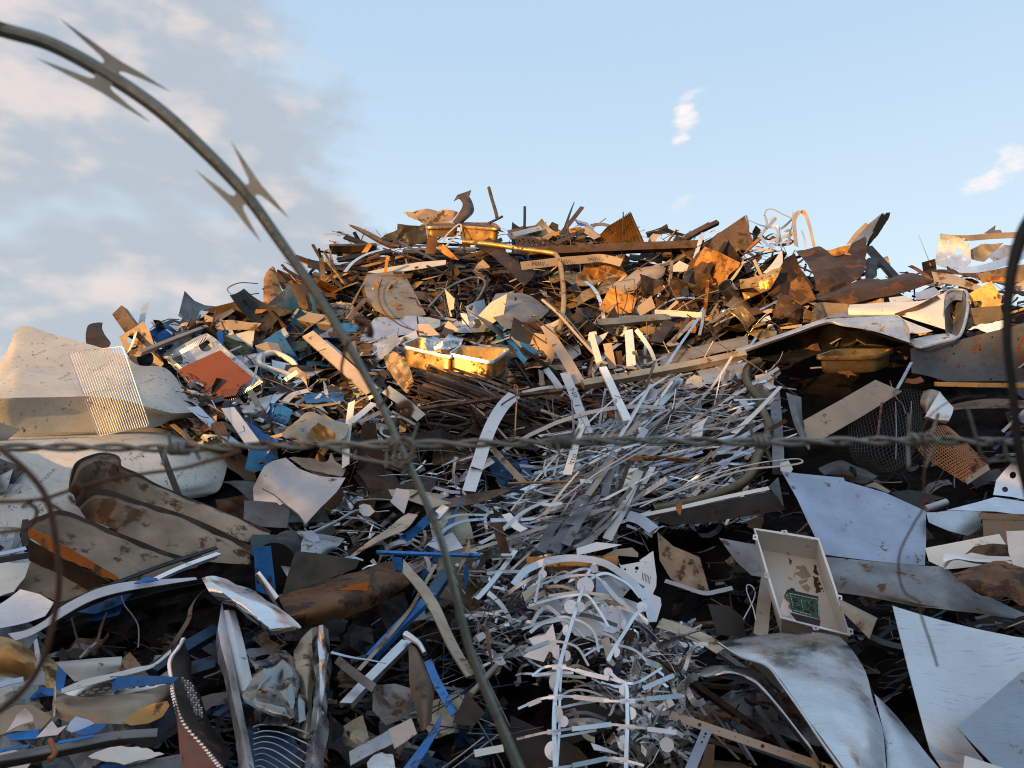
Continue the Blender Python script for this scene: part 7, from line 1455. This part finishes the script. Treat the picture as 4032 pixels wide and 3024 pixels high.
# plates stacked in the middle and dark hollow
fill('bar', 'Z:880,810 1280,810 1280,960 860,960', 60, ['brown', 'rustdark', 'dark', 'rustdark', 'black', 'dark'], -16, 10, (.4, 1.1), (.025, .08), (.0, .35), .3)
fill('strip', 'Z:900,860 1280,850 1300,960 920,960', 40, ['rustdark', 'dark', 'black', 'rust', 'filmwarm', 'brown'], -22, 25, (.3, .9), (.012, .04), (.15, .5), .4, .04)
fill('rod', 'Z:900,860 1300,850 1300,1020 900,1020', 44, ['brown', 'dull', 'filmwarm', 'dark', 'rust'], -28, 35, (.3, .9), (.006, .012), (.2, .55), .4, .06)
fill('strip', 'Z:1160,760 1500,760 1480,900 1160,900', 46, W_ + O_ + ['film', 'filmwarm'], 70, 40, (.25, .8), (.015, .06), (.2, .65), .5, .06)
fill('bar', 'Z:1140,700 1640,740 1560,840 1140,840', 26, ['dull', 'brown', 'olive', 'galv', 'dark'], 12, 30, (.3, .9), (.03, .08), (.05, .4), .4)
# the fan of silver offcuts
S_ = ['alu', 'film', 'filmgrey', 'steel', 'satin', 'galv', 'blueish', 'filmgrey', 'satin', 'dull', 'steel']
fill('shard', 'Z:1400,800 1640,780 1630,960 1320,960', 120, S_, 38, 15, (.3, .9), (.012, .05), (.15, .75), .4, .05)
fill('shard', 'Z:1260,900 1420,880 1300,1180 1120,1180', 90, S_ + ['dull', 'dull'], 58, 11, (.45, 1.2), (.012, .05), (.2, .8), .4, .05)
fill('shard', 'Z:1320,960 1640,940 1560,1080 1260,1120', 90, S_ + ['brown', 'filmwarm', 'dark'], 30, 16, (.3, .9), (.01, .045), (.15, .7), .4, .05)
fill('rod', 'Z:1250,860 1600,800 1560,1040 1180,1160', 60, ['film', 'alu', 'filmwarm', 'galv', 'gold'], 42, 16, (.4, 1.1), (.006, .012), (.4, .85), .4, .05)
fill('offcut', 'Z:1420,790 1680,780 1660,940 1380,960', 22, S_, 30, 40, (.12, .3), (.05, .1), (.3, .8), .5)
fill('strip', 'Z:1200,960 1400,900 1290,1150 1140,1170', 34, ['satin', 'film', 'steel', 'alu', 'filmgrey', 'dull'], 56, 8, (.9, 1.5), (.014, .035), (.55, .9), .35, .07)
# middle left
fill('strip', 'Z:620,960 1150,960 1150,1200 760,1200', 46, W_ + ['brown', 'dull', 'blue', 'olive', 'filmwarm'], 30, 40, (.2, .7), (.015, .06), (.0, .5), .5, .06)
fill('offcut', 'Z:520,960 1150,960 1150,1200 600,1200', 40, ['dark', 'dull', 'brown', 'green', 'blue', 'steel', 'olive', 'beige', 'rustdark'], 20, 60, (.25, .6), (.05, .1), (-.1, .4), .5)
fill('ribbon', 'Z:820,1050 1250,1000 1250,1250 900,1250', 34, W_, 40, 40, (.25, .7), (.014, .04), (.2, .7), .5)
fill('rod', 'Z:700,980 1200,980 1200,1250 760,1250', 26, ['galv', 'dull', 'rust', 'alu'], 40, 40, (.3, .8), (.006, .012), (.2, .6), .4, .08)
fill('crumple', 'Z:380,900 900,850 900,1120 500,1120', 22, ['rustdark', 'brown', 'beige', 'rust', 'dull', 'galv'], 0, 60, (.2, .5), (.05, .1), (-.1, .3), .5)
# cut-out tangle
T_ = ['alu', 'film', 'white', 'galv', 'filmgrey', 'dull', 'steel', 'dull', 'dark', 'olive', 'steel']
fill('swarf', 'Z:1060,1240 1260,1220 1240,1500 1030,1420', 105, T_ + ['dull', 'dark', 'dark'], 35, 50, (.08, .30), (.012, .04), (.2, .85), .7, .1)
fill('swarf', 'Z:1300,1370 1500,1360 1480,1640 1330,1640', 150, T_, 30, 55, (.08, .28), (.01, .035), (.3, .95), .7, .1)
fill('ribbon', 'Z:1270,1330 1500,1380 1480,1650 1320,1640', 50, T_, 30, 60, (.12, .35), (.008, .022), (.3, .95), .7)
fill('offcut', 'Z:1270,1330 1500,1380 1480,1640 1320,1640', 22, T_, 30, 60, (.06, .18), (.05, .1), (.2, .8), .6)
# bottom left and bottom
fill('offcut', 'Z:-40,1300 420,1300 480,1700 -40,1700', 44, ['galv', 'film', 'blue', 'dull', 'olive', 'beige', 'bluedark', 'dark', 'blueish'], 20, 40, (.12, .4), (.05, .1), (.1, .7), .5)
fill('strip', 'Z:-40,1380 480,1380 480,1700 -40,1700', 30, ['galv', 'film', 'blue', 'dull', 'olive', 'bluedark', 'dark', 'blueish', 'brown'], 20, 30, (.15, .5), (.015, .05), (.2, .8), .5, .08)
fill('crumple', 'Z:-40,1500 420,1400 480,1700 -40,1700', 18, ['galv', 'dull', 'olive', 'blue', 'beige', 'film'], 10, 40, (.2, .45), (.05, .1), (.1, .7), .5)
fill('crumple', 'Z:640,1300 1060,1250 1060,1700 640,1700', 22, ['dark', 'dull', 'dark', 'bluedark', 'black', 'olive'], 40, 50, (.2, .5), (.05, .1), (-.1, .35), .5)
fill('strip', 'Z:720,1220 1080,1220 1060,1700 700,1700', 34, ['dark', 'dull', 'galv', 'blue', 'bluedark', 'olive', 'dull'], 40, 45, (.15, .55), (.01, .045), (.1, .6), .5, .06)
fill('rod', 'Z:900,1300 1080,1300 1080,1680 900,1680', 30, ['dull', 'galv', 'dark', 'bluedark'], 65, 25, (.2, .6), (.003, .007), (.4, .9), .4, .05)
fill('bar', 'Z:1480,1220 1700,1260 1800,1660 1500,1660', 26, ['dark', 'dull', 'brown', 'dark', 'olive'], -45, 30, (.2, .6), (.02, .06), (-.1, .35), .4)
fill('crumple', 'Z:1420,1180 1700,1200 1700,1600 1480,1600', 16, ['dark', 'brown', 'beige', 'dull', 'black'], 20, 60, (.2, .5), (.05, .1), (-.2, .25), .5)
# right
fill('crumple', 'Z:1720,560 2212,600 2212,700 1720,680', 22, ['olive', 'rustdark', 'brown', 'beige', 'galv', 'rust'], 0, 50, (.25, .6), (.05, .1), (-.1, .3), .5)
fill('offcut', 'Z:1880,880 2212,900 2212,1120 1900,1060', 28, ['dark', 'dull', 'galv', 'brown', 'film'], 10, 60, (.12, .35), (.05, .1), (-.1, .35), .6)
fill('strip', 'Z:1880,930 2212,960 2212,1120 1900,1080', 18, ['dark', 'dull', 'galv', 'rust', 'film'], 20, 50, (.15, .45), (.012, .04), (.0, .4), .6, .06)
fill('offcut', 'Z:1980,1150 2260,1150 2260,1300 2050,1320', 14, ['cream', 'galv', 'brown', 'film', 'rust'], 10, 50, (.1, .3), (.05, .1), (.1, .6), .5)

# ------------------------------------------------------------------ what nobody could count: fine shreds lying in every gap
def shreds(name, label, mats, quads, size, seed, f=(.0, .32)):
    rs = random.Random(seed); bm = bmesh.new()
    for quad, n, ang, spread in quads:
        q = px(quad)
        for _ in range(n):
            u, v = rs.random(), rs.random(); x = (q[0][0] * (1 - u) + q[1][0] * u) * (1 - v) + (q[3][0] * (1 - u) + q[2][0] * u) * v
            y = (q[0][1] * (1 - u) + q[1][1] * u) * (1 - v) + (q[3][1] * (1 - u) + q[2][1] * u) * v; ff = rs.uniform(*f)
            for q_, f_, x0, x1, y0, y1 in KEEP:
                if x0 < x < x1 and y0 < y < y1 and ff > f_ - .15 and inside(q_, x, y): ff = f_ - .15
            if ff < -.3: continue
            c = P(x, y, Z(x, y) - ff); a = R(ang + rs.gauss(0, spread)); nv = (slope_n(x, y) + Vector((rs.gauss(0, .5), rs.gauss(0, .4), rs.gauss(0, .5)))).normalized()
            t = RT * math.cos(a) + UP * math.sin(a); t = (t - nv * t.dot(nv)).normalized(); s = nv.cross(t); L = rs.uniform(*size); w = rs.choice([.006, .01, .018, .03, L * .5]); mi = rs.randrange(len(mats)); bw = rs.gauss(0, .12) * L
            pts = [(c + t * L * (z - .5) + nv * bw * (1 - (2 * z - 1) ** 2), w * rs.uniform(.6, 1.1)) for z in (0, .35, .7, 1)]
            V = [(bm.verts.new(p + s * ww / 2), bm.verts.new(p - s * ww / 2)) for p, ww in pts]
            for (a1, b1), (a2, b2) in zip(V, V[1:]): bm.faces.new((a1, a2, b2, b1)).material_index = mi
    tag(finish(bm, name, None, smooth=False, mats=mats), label, 'shreds', kind='stuff')
shreds('rusty_shreds', 'fine rusty shreds and slivers filling the gaps of the upper heap', ['rustdark', 'rust', 'brown', 'dark', 'dark', 'filmwarm', 'black'], [('Z:720,500 1700,500 1760,760 640,760', 1700, 10, 40), ('Z:860,780 1300,780 1300,960 860,960', 900, -20, 18), ('Z:340,700 760,640 820,960 420,940', 700, 20, 45), ('Z:1600,560 2212,600 2212,760 1640,740', 500, 5, 40)], (.08, .34), 31)
shreds('silver_shreds', 'fine silver slivers and clippings filling the gaps of the lower heap', ['galv', 'dull', 'dark', 'dull', 'alu', 'dark', 'filmgrey', 'brown'], [('Z:1240,780 1680,780 1640,1120 1100,1200', 1500, 40, 22), ('Z:360,700 800,700 860,1000 420,960', 350, 20, 45), ('Z:620,980 1200,980 1200,1260 700,1260', 450, 25, 45), ('Z:1050,1230 1300,1220 1300,1420 1040,1420', 800, 30, 50), ('Z:1290,1360 1500,1360 1480,1640 1330,1640', 900, 30, 55), ('Z:700,690 1250,690 1250,800 700,800', 250, 10, 45)], (.05, .22), 32, (.0, .38))
shreds('dark_shreds', 'dark slivers of metal in the shadows at the foot of the heap', ['dark', 'dark', 'bluedark', 'black', 'brown', 'dull'], [('Z:-40,1420 1100,1300 1080,1700 -40,1700', 900, 25, 40), ('Z:1480,1100 2212,900 2212,1400 1600,1660', 500, 0, 45)], (.06, .22), 33, (-.05, .25))
shreds('outer_scrap', 'jumble of scrap sheets and strips along both flanks of the heap', ['galv', 'rust', 'brown', 'dull', 'film', 'rustdark', 'blueish', 'dark', 'olive', 'satin'], [('Z:2225,690 2900,740 2900,1800 2225,1750', 1500, 10, 50), ('Z:-700,1050 -15,950 -15,1750 -700,1800', 1100, 10, 50)], (.15, .75), 34, (-.25, .35))
